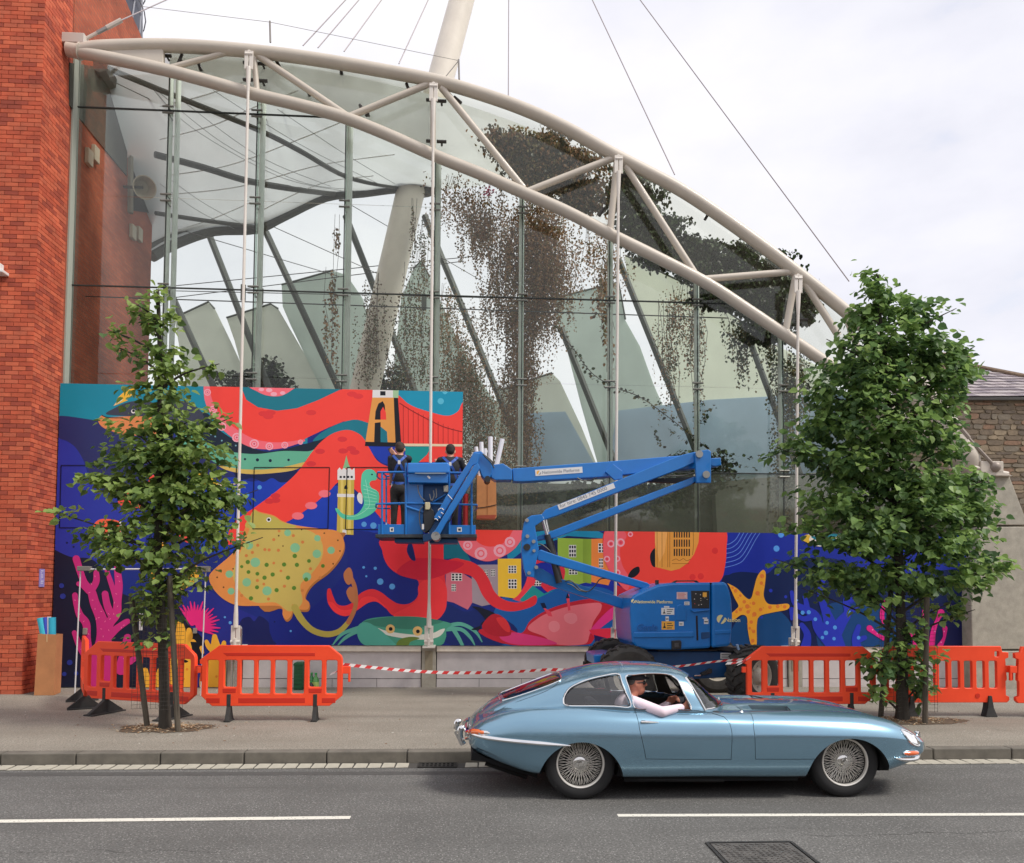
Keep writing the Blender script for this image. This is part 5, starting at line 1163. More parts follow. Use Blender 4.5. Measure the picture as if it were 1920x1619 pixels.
# ---- lobster
g='lobster_print'
sh(g,(206,40,58),[(-140,1180),(0,1150),(120,1190),(180,1110),(300,1040),(450,995),(590,975),(700,960),(710,1040),(600,1120),(560,1230),(480,1262),(60,1262)],TC)
sh(g,(244,120,130),[(160,1165),(215,1105),(290,1065),(400,1030),(520,1010),(600,1008),(604,1050),(560,1120),(535,1200),(500,1258),(330,1258),(260,1210)],TC)
sh(g,(250,142,150),[(380,1085),(410,1068),(450,1075),(460,1110),(430,1135),(390,1120)],TC); sh(g,(250,142,150),[(290,1130),(320,1115),(350,1130),(352,1165),(320,1185),(290,1165)],TC)
sh(g,(232,64,128),[(-10,1205),(60,1185),(170,1200),(290,1230),(330,1258),(120,1262),(20,1240)],TC)
sh(g,(240,74,92),[(395,975),(410,950),(420,1050),(405,1055)],TC,False); sh(g,DK,[(390,980),(402,945),(414,978)],TC,False)
sh(g,(240,74,92),[(250,1030),(300,1060),(310,1090),(285,1085)],TC,False); sh(g,DK,[(236,1008),(262,1005),(276,1036),(252,1040)],TC,False)
sh(g,(238,60,140),[(540,1170),(640,1060),(720,1010),(715,1070),(640,1130),(560,1190)],TC)
sh(g,(236,52,78),[(530,1170),(640,1160),(720,1160),(745,1200),(740,1255),(600,1262),(560,1210)],TC,False)
sh(g,(40,34,96),[(560,1200),(620,1215),(690,1235),(640,1240),(600,1262),(575,1262)],TC,False)
sh(g,(26,30,48),[(1545,1312),(1600,1320),(1680,1360),(1600,1400),(1590,1440),(1540,1440),(1620,1400),(1580,1340)],TB); sh(g,(190,36,52),[(1600,1420),(1650,1360),(1700,1360),(1750,1410),(1762,1470),(1690,1480),(1630,1460)],TB)
sh(g,(228,56,62),[(1680,1380),(1720,1375),(1750,1410),(1756,1455),(1720,1440)],TB)
sh(g,BLACK,[(760,850),(790,800),(830,785),(838,830),(800,860)],TC)
# ---- octopus body at the right
g='octopus_print'
sh(g,RED,[(636,560),(800,560),(1000,560),(1215,560),(1358,560),(1366,680),(1358,780),(1330,870),(1240,910),(900,890),(830,960),(760,930),(690,860),(640,780),(618,700)],TC)
sh(g,(255,100,110),[(636,560),(720,560),(760,600),(720,680),(735,780),(780,860),(760,930),(690,860),(640,780),(618,700)],TC)
sh(g,(200,40,60),[(700,900),(760,930),(830,960),(900,890),(930,940),(800,1010),(720,1040),(690,960)],TC)
for (x,y,r) in ((665,648,7),(724,640,8),(641,740,6),(702,738,6),(704,822,6),(783,590,5)): dots(g,PINKL,[(x,y,r)],r,TC); dots(g,(255,90,100),[(x,y,r*.6)],r,TC); dots(g,(230,60,90),[(x,y,r*.3)],r,TC)
for (x,y) in ((1296,690),(1160,850),(1210,845)): dots(g,(232,54,56),[(x,y,6)],6,TC)
sh(g,BLACK,[(902,730),(912,695),(935,680),(940,780),(915,780)],TC); sh(g,BLACK,[(768,850),(790,806),(832,786),(838,820),(806,850)],TC)
g='museum_print'
sh(g,(236,160,70),[(932,560),(1202,560),(1196,640),(1170,710),(1130,765),(1080,800),(1030,812),(934,788)],TC,False)
sh(g,(250,178,96),[(932,560),(1010,560),(990,700),(960,760),(932,640)],TC,False)
for x in (945,975,1010,1022): stroke(g,(150,84,30),[(x,570),(x,690),(x,790)],.9,TC,cap=False)
LAY[0]+=1
for j in range(3):
    for i in range(7):
        x=1046+i*15; y=566+j*56; emit(g,BLACK,[W2(p,TC) for p in ((x,y),(x+8,y),(x+8,y+44),(x,y+44))])
stroke(g,(150,84,30),[(1036,750),(1060,740),(1080,750),(1104,738),(1124,750),(1150,740)],.9,TC,cap=False); stroke(g,(150,84,30),[(1036,768),(1100,768),(1140,768)],.9,TC,cap=False); stroke(g,(150,84,30),[(1165,570),(1165,660),(1160,715)],.9,TC,cap=False)
sh('sea_background',(150,200,60),[(690,1262),(700,1220),(720,1225),(735,1205),(750,1230),(765,1215),(765,1262)],TC)
# ---- starfish
g='starfish_print'
def star(c1,s): sh(g,c1,[(515,305),(533,330),(528,400),(520,470),(545,520),(600,528),(670,522),(686,540),(665,562),(580,578),(495,602),(476,660),(474,790),(440,790),(418,690),(412,610),(375,595),(322,630),(300,600),(340,560),(358,535),(335,490),(300,410),(288,392),(350,425),(410,486),(440,485),(458,420),(480,345)],TE)
star((246,172,52),1)
random.seed(5)
SP=[(510,345,5),(505,390,4),(480,455,5),(455,520,4),(415,540,5),(500,560,4),(560,545,4),(610,540,4),(655,542,4),(460,590,5),(420,575,4),(370,560,4),(345,575,3),(440,640,4),(455,700,4),(430,680,3),(450,760,4),(340,440,4),(370,470,3),(320,420,3),(395,510,4),(515,300,0)]
dots(g,(232,126,56),[(x,y,r*.9) for x,y,r in SP if r],4,TE)
dots(g,(238,142,62),[(x+random.uniform(-22,22),y+random.uniform(-16,16),1.6) for x,y,r in SP[:19]],2,TE)
# ---- corals at the right
g='blue_coral_print'
B2=(42,58,190)
for pth,w in ((((980,800),(960,700),(930,600),(900,520),(880,440),(905,370)),[40,30,20,14,10,8]),(((960,760),(880,680),(850,600),(790,560),(720,520),(700,450)),[34,24,18,14,10,8]),(((850,600),(780,620),(740,600)),[14,10,8]),(((960,740),(1020,640),(1060,580),(1050,500),(1110,505)),[30,22,16,12,9]),(((1060,580),(1100,560),(1120,540)),[14,9,7]),(((790,800),(800,720),(765,660)),[20,14,10]),(((1120,800),(1110,740),(1130,670)),[18,14,10]),(((1120,760),(1170,740)),[12,9]),(((800,560),(790,500),(780,480)),[12,9,7]),(((700,560),(700,620)),[10,6])):
    stroke(g,B2,list(pth),w,TE)
dots(g,(86,160,240),[(770,580,4),(810,577,4),(852,622,3.6),(928,645,3.4),(978,675,4),(920,710,4.4),(897,740,3.4),(972,747,3.4),(1070,576,3.4),(1130,741,3.6),(885,466,3.6),(735,500,2)],3.5,TE)
P3_=(232,40,140); g='magenta_coral_print'
for pth,w in ((((1290,745),(1240,715),(1200,680)),[8,7,12]),(((1600,800),(1610,700),(1640,620),(1660,580)),[12,10,8,14]),(((1650,800),(1680,740),(1685,680)),[12,6,10]),(((1290,640),(1280,590),(1300,510)),[7,9,7]),(((1500,800),(1490,740),(1440,690),(1410,670)),[14,10,7,6]),(((1560,640),(1545,600),(1552,565)),[8,6,7]),(((1490,470),(1495,430)),[4,4])):
    g='magenta_coral_print#%d'%LAY[0]; stroke(g,P3_,list(pth),w,TE)
g='coral_spots'; dots(g,(255,150,200),[(1220,690,1.4),(1250,715,1.2),(1640,640,1.4),(1655,600,1.4),(1680,700,1.4),(1620,700,1.2),(1660,770,1.4)],1.4,TE)
dots(g,(60,90,200),[(1425,690,4),(1440,760,5),(1410,740,3)],4,TE)
g='striped_fish_print'
sh(g,(238,228,214),[(800,80),(900,66),(1120,66),(1210,100),(1160,150),(1000,148),(880,155),(830,135)],TE); sh(g,YEL,[(765,110),(790,80),(818,86),(812,110),(822,140),(790,125)],TE)
sh(g,(40,130,150),[(820,92),(960,70),(1110,66),(1010,88),(850,112)],TE,False); sh(g,(40,130,150),[(850,128),(930,110),(1000,104),(960,130),(880,150)],TE,False)
# ---- left foot: pink coral, anemone, yellow coral
g='pink_coral_print'
C1=(206,48,128)
for pth,w in ((((640,1180),(650,900),(660,740),(640,600),(590,480),(560,380),(500,300),(440,120)),[44,36,26,20,17,15,12,13]),(((565,370),(600,300),(600,230)),[12,12,10]),(((545,380),(490,330),(460,320)),[12,10,9]),(((660,760),(700,640),(760,560),(770,460),(780,330),(770,210),(775,100)),[24,18,16,14,14,12,13]),(((770,460),(740,380),(710,290),(685,215)),[14,10,9,8]),(((730,580),(690,500),(670,400)),[15,13,12]),(((690,740),(760,680),(830,630),(850,620)),[18,13,11,10]),(((560,1000),(530,780),(520,640),(470,570),(440,480),(430,410)),[20,13,14,13,10,10]),(((520,900),(470,820),(425,710)),[14,12,9]),(((800,1000),(830,850),(850,750)),[22,16,14]),(((870,940),(900,920)),[12,10])):
    stroke(g,C1,list(pth),w,TZ)
LAY[0]+=1
random.seed(9)
for (x,y) in ((590,260),(560,320),(610,210),(545,390),(570,450),(590,520),(620,590),(640,680),(655,740),(600,600),(640,540),(700,690),(710,600),(740,560),(770,500),(760,400),(785,300),(770,260),(745,470),(820,650),(800,670),(500,620),(530,680),(470,560),(430,450),(700,560),(670,620),(480,840),(540,720),(650,1040),(600,880),(740,900),(820,920)):
    a=random.uniform(0,3.14); P=[]
    for (i,j) in ((-7,-2),(7,-2),(7,2),(-7,2)): P.append(W2((x+i*math.cos(a)-j*math.sin(a),y+i*math.sin(a)+j*math.cos(a)),TZ))
    emit(g,(255,140,176),P)
dots(g,(255,150,190),[(623,1068,3.4)],3,TZ)
dots('sea_background',(44,60,150),[(323,335,4.5),(332,420,5),(388,948,5),(345,1040,4),(440,1035,4)],4,TZ)
g='anemone_print'
sh(g,BLACK,[(1200,760),(1290,650),(1400,700),(1460,800),(1420,960),(1200,900)],TZ)
for k in range(17):
    a=math.radians(128-k*9.4); L_=150+20*math.sin(k*2.3); c0=(1385,660)
    stroke(g,MAG2,[(c0[0]+math.cos(a)*30,c0[1]-math.sin(a)*30),(c0[0]+math.cos(a)*L_*.7,c0[1]-math.sin(a)*L_*.7),(c0[0]+math.cos(a)*(L_+40),c0[1]-math.sin(a)*(L_+40))],[9,6,1.6],TZ)
g='yellow_coral_print'
Y1=(248,182,60)
for pth,w in ((((1240,1200),(1260,1000),(1290,850),(1280,740),(1270,640)),[60,46,34,22,12]),(((1290,800),(1340,740),(1340,690)),[22,14,9]),(((1290,860),(1370,800),(1370,780)),[20,12,9]),(((1560,1200),(1560,1000),(1560,880),(1550,800),(1545,740)),[50,40,26,16,9]),(((1550,860),(1500,820),(1480,780)),[14,10,7]),(((1560,860),(1610,820),(1620,790)),[14,10,8]),(((1480,1200),(1460,1100),(1470,960)),[20,16,12]),(((1000,1200),(1000,1100),(990,1010)),[22,16,10]),(((1080,1200),(1090,1100),(1110,1010)),[22,16,10]),(((1180,1200),(1190,1090),(1190,1010)),[20,14,9]),(((1060,60),(1120,20),(1100,-10)),[14,12,8]),(((1060,260),(1060,230)),[12,9]),(((1260,320),(1340,300),(1390,250),(1395,190)),[12,16,14,8]),(((1290,350),(1370,310)),[8,6]),(((1440,830),(1450,870)),[7,5])):
    g='yellow_coral_print#%d'%LAY[0]; stroke(g,Y1,list(pth),w,TZ)
sh(g,BLACK,[(1290,930),(1310,925),(1335,940),(1310,950)],TZ); dots(g,(236,140,50),[(1325,1002,2.4),(1300,1080,2),(1560,1060,2.4)],2,TZ)
# ---- clownfish behind the leaves, red bits
g='clownfish_print'
sh(g,(250,104,70),[(335,960),(350,910),(400,885),(500,900),(540,950),(530,1010),(480,1030),(400,1010),(345,985)],TA)
sh(g,WHITE_,[(430,905),(460,900),(470,960),(455,1010),(430,1000),(440,950)],TA); sh(g,WHITE_,[(500,905),(528,920),(520,1010),(495,1020),(508,960)],TA); sh(g,BLACK,[(470,930),(480,925),(482,1000),(470,1005)],TA)
g='red_weed_print'
sh(g,(255,84,70),[(495,770),(540,740),(580,690),(600,740),(590,780),(650,800),(620,820),(560,810),(500,800)],TA); sh('small_red_weed_print',(255,84,70),[(680,640),(710,620),(700,690),(680,680)],TA)
sh('lower_red_weed_print',(255,84,70),[(860,980),(900,980),(920,1030),(880,1010)],TA); sh('yellow_weed_print',(250,182,70),[(690,1030),(740,1015),(785,1060),(760,1080),(700,1075)],TA)
# thin outlines of hatches
g='hatch_outline'
for (x0,y0,x1,y1) in ((112,873,444,990),(474,877,618,992),(648,877,868,993)):
    for (a,b) in (((x0+3,y0),(x1,y0)),((x1,y0),(x1-3,y1)),((x1-3,y1),(x0,y1)),((x0,y1),(x0+3,y0))):
        stroke(g,(14,16,26),[a,((a[0]+b[0])/2,(a[1]+b[1])/2),b],1.5,TP,n=1,cap=False)
# board joints as thin lines
for grp,m in PG.items():
    if m['mb'].f: m['mb'].build(grp.split('#')[0],m['mats'],mural)
print('mural layers',LAY[0],LAY[0]*.00002)
# ------------------------------------------------------------------ people: one continuous body each
def capsule(mb,a,b,ra,rb,mi,n=14):
    a,b=Vector(a),Vector(b); d=(b-a); L_=d.length
    if L_<1e-5: d=Vector((0,0,1)); L_=1e-4
    d=d/L_; x=d.cross(Vector((0,0,1)) if abs(d.z)<.9 else Vector((1,0,0))).normalized(); y=d.cross(x); rings=[]
    for k in range(5): th=math.pi/2*(1-k/4.0); rings.append((a-d*ra*math.sin(th),ra*math.cos(th)))
    for k in range(5): th=math.pi/2*(k/4.0); rings.append((b+d*rb*math.sin(th),rb*math.cos(th)))
    vs=[];fs=[]
    for (c,r) in rings:
        r=max(r,1e-4)
        for j in range(n): an=2*math.pi*j/n; vs.append(c+x*math.cos(an)*r+y*math.sin(an)*r)
    for i in range(len(rings)-1):
        for j in range(n): fs.append((i*n+j,i*n+(j+1)%n,(i+1)*n+(j+1)%n,(i+1)*n+j))
    fs+=[tuple(range(n-1,-1,-1)),tuple(range((len(rings)-1)*n,len(rings)*n))]
    mb.add(vs,fs,mi)
def ellip(mb,c,r,mi,R=None,n=18):
    c=Vector(c); q=MB(); q.ball((0,0,0),1,n); 
    vs=[Vector((v[0]*r[0],v[1]*r[1],v[2]*r[2])) for v in q.v]
    if R is not None: vs=[R@v for v in vs]
    mb.add([c+v for v in vs],q.f,mi)
def fuse(mb,name,mats,parent,voxel=.009,smooth=6):
    me=bpy.data.meshes.new('t'); me.from_pydata([tuple(v) for v in mb.v],[],mb.f); me.update(); src=BVHTree.FromPolygons([Vector(v) for v in mb.v],mb.f)
    o=bpy.data.objects.new('tmp',me); COL.objects.link(o)
    r=o.modifiers.new('r','REMESH'); r.mode='VOXEL'; r.voxel_size=voxel; r.use_smooth_shade=True
    s=o.modifiers.new('s','SMOOTH'); s.factor=.5; s.iterations=smooth
    dg=bpy.context.evaluated_depsgraph_get(); dg.update(); m=bpy.data.meshes.new_from_object(o.evaluated_get(dg)); bpy.data.objects.remove(o)
    m.materials.clear()
    for q in mats: m.materials.append(q)
    idx=[]
    for p in m.polygons:
        h=src.find_nearest(p.center); idx.append(mb.m[h[2]])
    m.polygons.foreach_set('material_index',idx); m.polygons.foreach_set('use_smooth',[True]*len(m.polygons))
    m.transform(Matrix.Translation(-root_loc(parent))); m.update()
    o=bpy.data.objects.new(name,m); COL.objects.link(o); o.parent=parent; return o
SKIN=mat('skin',S(206,150,124),.5,var=.06,vscale=20); SKIN2=mat('skin_red',S(200,132,108),.5,var=.06,vscale=20)
def hand(mb,w,dirv,side,mi,s=1.0,curl=.5,palmn=(0,0,-1)):
    """wrist w, pointing along dirv; side = direction to the thumb"""
    d=Vector(dirv).normalized(); t=Vector(side); t=(t-d*t.dot(d)).normalized(); n=Vector(palmn); n=(n-d*n.dot(d)-t*n.dot(t)); n=n.normalized() if n.length>.05 else d.cross(t)
    w=Vector(w)
    for k in range(4):
        o=(k-1.5)*.02*s; b=w+d*.018*s+t*o*.7; e=w+d*.085*s+t*o
        capsule(mb,b,e,.016*s,.012*s,mi,10)
        L_=(.04,.046,.043,.034)[3-k]*s
        p1=e+(d*math.cos(curl*.6)+n*math.sin(curl*.6))*L_; p2=p1+(d*math.cos(curl*1.5)+n*math.sin(curl*1.5))*L_*.8; p3=p2+(d*math.cos(curl*2.2)+n*math.sin(curl*2.2))*L_*.55
        capsule(mb,e,p1,.0102*s,.0095*s,mi,8); capsule(mb,p1,p2,.0095*s,.0088*s,mi,8); capsule(mb,p2,p3,.0088*s,.0078*s,mi,8)
    a=w+d*.03*s+t*.028*s; b=a+(d*.6+t*.7+n*.3).normalized()*.035*s; c=b+(d*.9+t*.1+n*.4).normalized()*.03*s
    capsule(mb,a,b,.014*s,.0115*s,mi,8); capsule(mb,b,c,.0115*s,.009*s,mi,8)
def Z6(u,v,Y): return onY(690+u/6,800+v/6,Y)
# ------------------------------------------------------------------ boom lift
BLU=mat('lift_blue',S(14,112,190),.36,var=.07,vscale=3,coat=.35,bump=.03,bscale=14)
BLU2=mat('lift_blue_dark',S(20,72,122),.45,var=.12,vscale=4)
BLKP=mat('black_plastic',(.02,.021,.024),.45,var=.2,vscale=8)
CHR=mat('chrome_rod',(.75,.74,.72),.18,1.0)
TYR=mat('tyre_rubber',(.04,.037,.034),.85,var=.3,vscale=9,bump=.3,bscale=40)
RIMG=mat('rim_grey',S(190,182,168),.55,var=.15,vscale=8)
STW=mat('sticker_white',(.72,.71,.70),.5); STO=mat('sticker_orange',(.85,.42,.06),.5); INK=mat('ink',(.03,.03,.035),.6); LBL=mat('label_yellow',(.80,.72,.36),.5); INKR=mat('ink_red',(.6,.1,.08),.6); INKG=mat('ink_grey',(.25,.26,.30),.6)
LB=12.5
lift=thing('boom_lift',onZ(1300,1326,PZ),'blue articulated boom lift on big rough tyres reaching up to the mural','boom lift')
def lp(name,T,pts,Y0,Y1,m=BLU,bev=.012,parent=None):
    mb=MB(); pxprism(mb,[T(*p) for p in pts],Y0,Y1); return mb.build(name,m,parent or lift,bev=bev)
TT=lambda u,v:(1160+u/8,1080+v/8)
T3=lambda u,v:(1080+u/4.571,1160+v/4.571)
TY0=11.75
# cover
cov=[(178,420),(195,335),(235,290),(430,198),(600,132),(820,104),(1384,100),(1384,1085),(860,1112),(430,1106),(262,1082),(206,1000),(190,850),(172,560)]
c1=lp('turret_cover',TT,cov,TY0,TY0+1.25,bev=.035)
c2=lp('counterweight',TT,[(1396,98),(1580,92),(1632,112),(1672,230),(1702,360),(1716,600),(1704,850),(1684,1040),(1640,1062),(1396,1084)],TY0-.01,TY0+1.25,bev=.045)
# moulded ledges
for (x0,y0,x1,y1) in ((230,850,1130,930),(1440,820,1690,880)):
    lp('moulded_ledge',TT,[(x0,y0),(x1,y0-14),(x1,y1-10),(x0,y1)],TY0-.022,TY0+.02,bev=.012,parent=c1)
lp('top_handle',TT,[(815,104),(862,70),(1170,68),(1210,100),(1180,100),(1150,84),(880,86),(850,104)],TY0+.2,TY0+.3,BLKP,.004)
lp('exhaust_stub',TT,[(568,64),(604,64),(604,140),(568,140)],TY0+.3,TY0+.4,BLKP,.004)
lp('oval_hatch',TT,[(862,520),(880,450),(930,425),(980,445),(1010,520),(1012,670),(862,668)],TY0-.014,TY0+.02,bev=.008)
pnl=lp('control_panel',TT,[(1085,225),(1362,225),(1362,490),(1100,490)],TY0-.006,TY0+.01,BLKP,.004)
lp('panel_lip',TT,[(1085,500),(1095,525),(1130,548),(1366,520),(1370,495),(1340,510),(1130,530)],TY0-.04,TY0+.0,bev=.006)
for (x,y,c) in ((1155,270,STW),(1225,285,STW),(1135,350,STW),(1140,420,INKR),(1240,430,STW),(1230,340,RIMG),(1230,370,RIMG),(1325,355,RIMG),(1200,440,RIMG),(1290,330,RIMG)):
    q=TT(x,y); c_=onY(*q,TY0-.006); mb=MB(); mb.tube([c_,c_-Vector((0,.012,0))],.007,6); mb.build('switch',c,pnl)
lp('panel_label',TT,[(1262,250),(1322,250),(1322,318),(1262,318)],TY0-.009,TY0-.005,STO,0,parent=pnl)
lp('vent_slot',TT,[(1158,600),(1184,600),(1196,968),(1168,972)],TY0-.004,TY0+.01,mat('slot_dark',(.012,.01,.014),.8),.0)
lp('step_recess',TT,[(1236,850),(1368,842),(1368,930),(1240,950)],TY0-.012,TY0+.01,BLU2,.006)
lp('latch_block',TT,[(796,975),(930,965),(946,1000),(940,1100),(800,1110)],TY0-.03,TY0+.02,BLKP,.01)
lp('latch_face',TT,[(836,1010),(900,1006),(904,1070),(840,1074)],TY0-.036,TY0-.028,mat('grey_dark',(.06,.06,.065),.5),.004)
lp('seam_gap',TT,[(1384,104),(1396,104),(1410,1080),(1390,1084)],TY0+.03,TY0+.5,mat('slot_dark',(.012,.01,.014),.8),0)
def sticker(T,x0,y0,x1,y1,m,Y,lines=0,icon=None,name='sticker',ink=None,parent=None):
    s_=lp(name,T,[(x0,y0),(x1,y0),(x1,y1),(x0,y1)],Y-.004,Y,m,0,parent=parent)
    if lines:
        mb=MB()
        for k in range(lines):
            yy=y0+(y1-y0)*(k+.7)/(lines+.6); h=(y1-y0)/(lines+.6)*.35; xs=x0+(x1-x0)*(.42 if icon else .1)
            xe=x1-(x1-x0)*random.uniform(.08,.3)
            P=[onY(*T(a,b),Y-.0048) for a,b in ((xs,yy),(xe,yy),(xe,yy+h),(xs,yy+h))]; mb.add(P,[(0,1,2,3)])
        mb.build('print',ink or INK,s_)
    if icon:
        mb=MB(); cx_,cy_=x0+(x1-x0)*.22,(y0+y1)/2; h=(y1-y0)*.33
        for (a,b,c_,d) in ((-.35,.2,.35,1),(-.15,-.9,.15,.3),(-.6,.75,.6,1)):
            P=[onY(*T(cx_+p*h,cy_+q*h),Y-.0048) for p,q in ((a,b),(c_,b),(c_,d),(a,d))]; mb.add(P,[(0,1,2,3)])
        mb.build('symbol',INK,s_)
    return s_
sticker(TT,872,245,1030,350,mat('sticker_pink',(.72,.52,.52),.5),TY0,5,ink=INKR)
sticker(TT,985,388,1062,440,STW,TY0,2); sticker(TT,640,482,835,585,STW,TY0,3,True); sticker(TT,682,455,760,478,STW,TY0,0)
sticker(TT,704,610,752,680,STW,TY0,1); sticker(TT,645,682,838,808,STO,TY0,3,True); sticker(TT,905,690,975,750,STW,TY0-.014+.014,1); sticker(TT,1280,650,1346,722,STW,TY0,1); sticker(TT,1262,628,1328,645,STW,TY0,0)
Xv=Vector((1,0,0)); Zv=Vector((0,0,1))
def logo(T,cx_,cy_,r,Y,col=None,parent=None):
    mb=MB(); c_=onY(*T(cx_,cy_),Y); R=r
    vs=[c_+Vector((R*math.cos(t),0,R*math.sin(t))) for t in [math.radians(60+i*12) for i in range(16)]]; mb.add(vs,[tuple(range(16))])
    vs=[c_+Vector((R*.12+R*math.cos(t),0,-R*.1+R*math.sin(t))) for t in [math.radians(-100+i*11) for i in range(13)]]; mb.add(vs,[tuple(range(13))])
    mb.build('emblem',col or LBL,parent or lift)
logo(TT,216,380,.030,TY0-.004); textmesh('Nationwide Platforms',.066,LBL,'lettering',lift,onY(*TT(250,410),TY0-.003),Xv,Zv,.0008,offset=.0012)
logo(TT,1534,650,.066,TY0-.014); textmesh('Nation',.088,LBL,'lettering',lift,onY(*TT(1592,690),TY0-.0135),Xv,Zv,.0008,offset=.0015)
textmesh('Genie',.135,mat('lift_blue_emboss',S(26,98,172),.3,coat=.5),'embossed_lettering',lift,onY(*TT(262,815),TY0-.002),Xv,Zv,.012,shear=.25,offset=.004)
# arms
arm=lp('base_arm',TC,[(790,1000),(790,1062),(640,1010),(470,960),(330,912),(215,866),(186,842),(205,785),(250,800),(330,848),(420,878),(700,965)],LB-.12,LB+.12)
lp('base_link',TC,[(215,700),(238,682),(330,715),(890,885),(912,908),(895,930),(220,745)],LB-.26,LB-.14)
lp('knuckle_plate',TC,[(150,495),(182,476),(245,468),(262,500),(205,540),(214,600),(228,680),(215,745),(204,800),(198,852),(152,846),(136,800),(121,700),(123,600),(136,525)],LB-.34,LB-.27,bev=.01)
lp('knuckle_plate',TC,[(150,495),(182,476),(245,468),(262,500),(205,540),(214,600),(228,680),(215,745),(204,800),(198,852),(152,846),(136,800),(121,700),(123,600),(136,525)],LB+.14,LB+.2,bev=.01)
for (x,y,r) in ((158,602,.03),(155,668,.055),(196,634,.03),(198,690,.025),(168,825,.03),(155,505,.03),(212,790,.03)):
    c_=onY(*TC(x,y),LB-.34); mb=MB(); mb.tube([c_-Vector((0,.02,0)),c_+Vector((0,.05,0))],r,12); mb.build('pin',BLKP if r>.04 else GREY_STEEL,lift)
lp('riser_arm',TC,[(190,525),(245,470),(268,440),(1060,120),(1110,104),(1178,88),(1180,150),(1100,188),(700,338),(330,480)],LB-.2,LB+.06)
lp('riser_link',TC,[(288,578),(330,560),(1175,238),(1186,262),(1150,290),(330,612),(215,628),(212,604)],LB-.16,LB+.04)
lp('elbow_plate',TC,[(1176,92),(1202,84),(1256,74),(1274,86),(1274,278),(1184,278)],LB-.26,LB-.2)
lp('elbow_plate',TC,[(1176,92),(1202,84),(1256,74),(1274,86),(1274,278),(1184,278)],LB+.2,LB+.26)
for (x,y) in ((1200,104),(1242,228)):
    c_=onY(*TC(x,y),LB-.26); mb=MB(); mb.tube([c_-Vector((0,.03,0)),c_+Vector((0,.4,0))],.06,14); mb.build('pin',GREY_STEEL,lift,smooth=True)
lp('main_boom',TC,[(66,190),(640,148),(1170,104),(1185,190),(860,216),(640,240),(130,270),(72,268)],LB-.1+.06,LB+.2)
lp('boom_stub',TC,[(1270,128),(1332,124),(1336,170),(1300,178),(1270,172)],LB-.06,LB+.12)
lp('boom_gusset',TC,[(680,164),(736,206),(736,252),(690,262),(632,210)],LB-.09,LB-.03,bev=.006)
lp('cable_tray',TC,[(840,255),(1180,240),(1180,280),(1000,276),(860,270)],LB+.0,LB+.1,BLKP,.004)
jk=lp('jib_bracket',Z6x if False else (lambda u,v:(690+u/6,800+v/6)),[(1380,432),(1520,416),(1622,482),(1622,602),(1430,602),(1384,572)],LB-.1,LB+.2)
TZ6=lambda u,v:(690+u/6,800+v/6)
lp('jib_knuckle',TZ6,[(1190,285),(1270,276),(1300,300),(1375,372),(1402,450),(1392,540),(1365,592),(1322,612),(1275,545),(1240,430)],LB-.14,LB+.14)
lp('jib_arm',TZ6,[(1185,290),(1262,300),(1236,420),(1180,440),(862,960),(815,1040),(760,1052),(742,1020),(800,930),(880,780),(1130,400)],LB-.27,LB-.12)
lp('jib_link',TZ6,[(1240,410),(1262,470),(1060,800),(870,1100),(800,1230),(745,1240),(720,1200),(760,1160),(830,1040),(1190,440)],LB-.36,LB-.29)
for pts in (((898,768),(948,822)),((790,945),(805,925),(830,920),(852,940)),((820,965),(846,985)),((792,1010),(812,1030)),((748,1042),(770,1040),(786,1058))):
    mb=MB(); mb.tube([onY(*TZ6(*p),LB-.273) for p in pts],.007,4); mb.build('scratch_mark',STW,lift)
c_=onY(*TZ6(762,1235),LB-.3); mb=MB(); mb.tube([c_-Vector((0,.06,0)),c_+Vector((0,.4,0))],.07,14); mb.build('pin',GREY_STEEL,lift,smooth=True)
c_=onY(*TZ6(1345,590),LB-.16); mb=MB(); mb.tube([c_,c_+Vector((0,.34,0))],.05,12); mb.build('pin',BLKP,lift,smooth=True)
# cylinder
for dx in (0,.16):
    a=onY(*TC(248+dx*100,486),LB-.2-.0+dx); b=onY(*TC(280+dx*60,600),LB-.2+dx); e_=onY(*TC(350+dx*60,885),LB-.2+dx)
    mb=MB(); mb.tube([a,b],.028,12); mb.build('cylinder_rod',CHR,lift,smooth=True)
    mb=MB(); mb.tube([b-(a-b).normalized()*-.02,e_],.05,12); mb.build('cylinder_barrel',BLKP,lift,smooth=True)
for pl in (((385,875),(420,872),(445,890),(480,925),(530,935),(570,900),(600,862),(650,858)),((400,890),(430,900),(470,930),(520,940)),((460,248),(500,265),(540,262),(580,246)),((990,255),(1010,235),(1100,235),(1170,215)),((215,650),(250,655),(300,700),(320,760))):
    mb=MB(); mb.tube(cr([onY(*TC(*p),LB-.24) for p in pl],5),.011,6); mb.build('hose',BLKP,lift,smooth=True)
for pl in (((1290,310),(1350,350),(1400,400),(1405,440)),((1310,330),(1380,400),(1420,470))):
    mb=MB(); mb.tube(cr([onY(*TZ6(*p),LB-.17) for p in pl],5),.012,6); mb.build('hose',BLKP,lift,smooth=True)
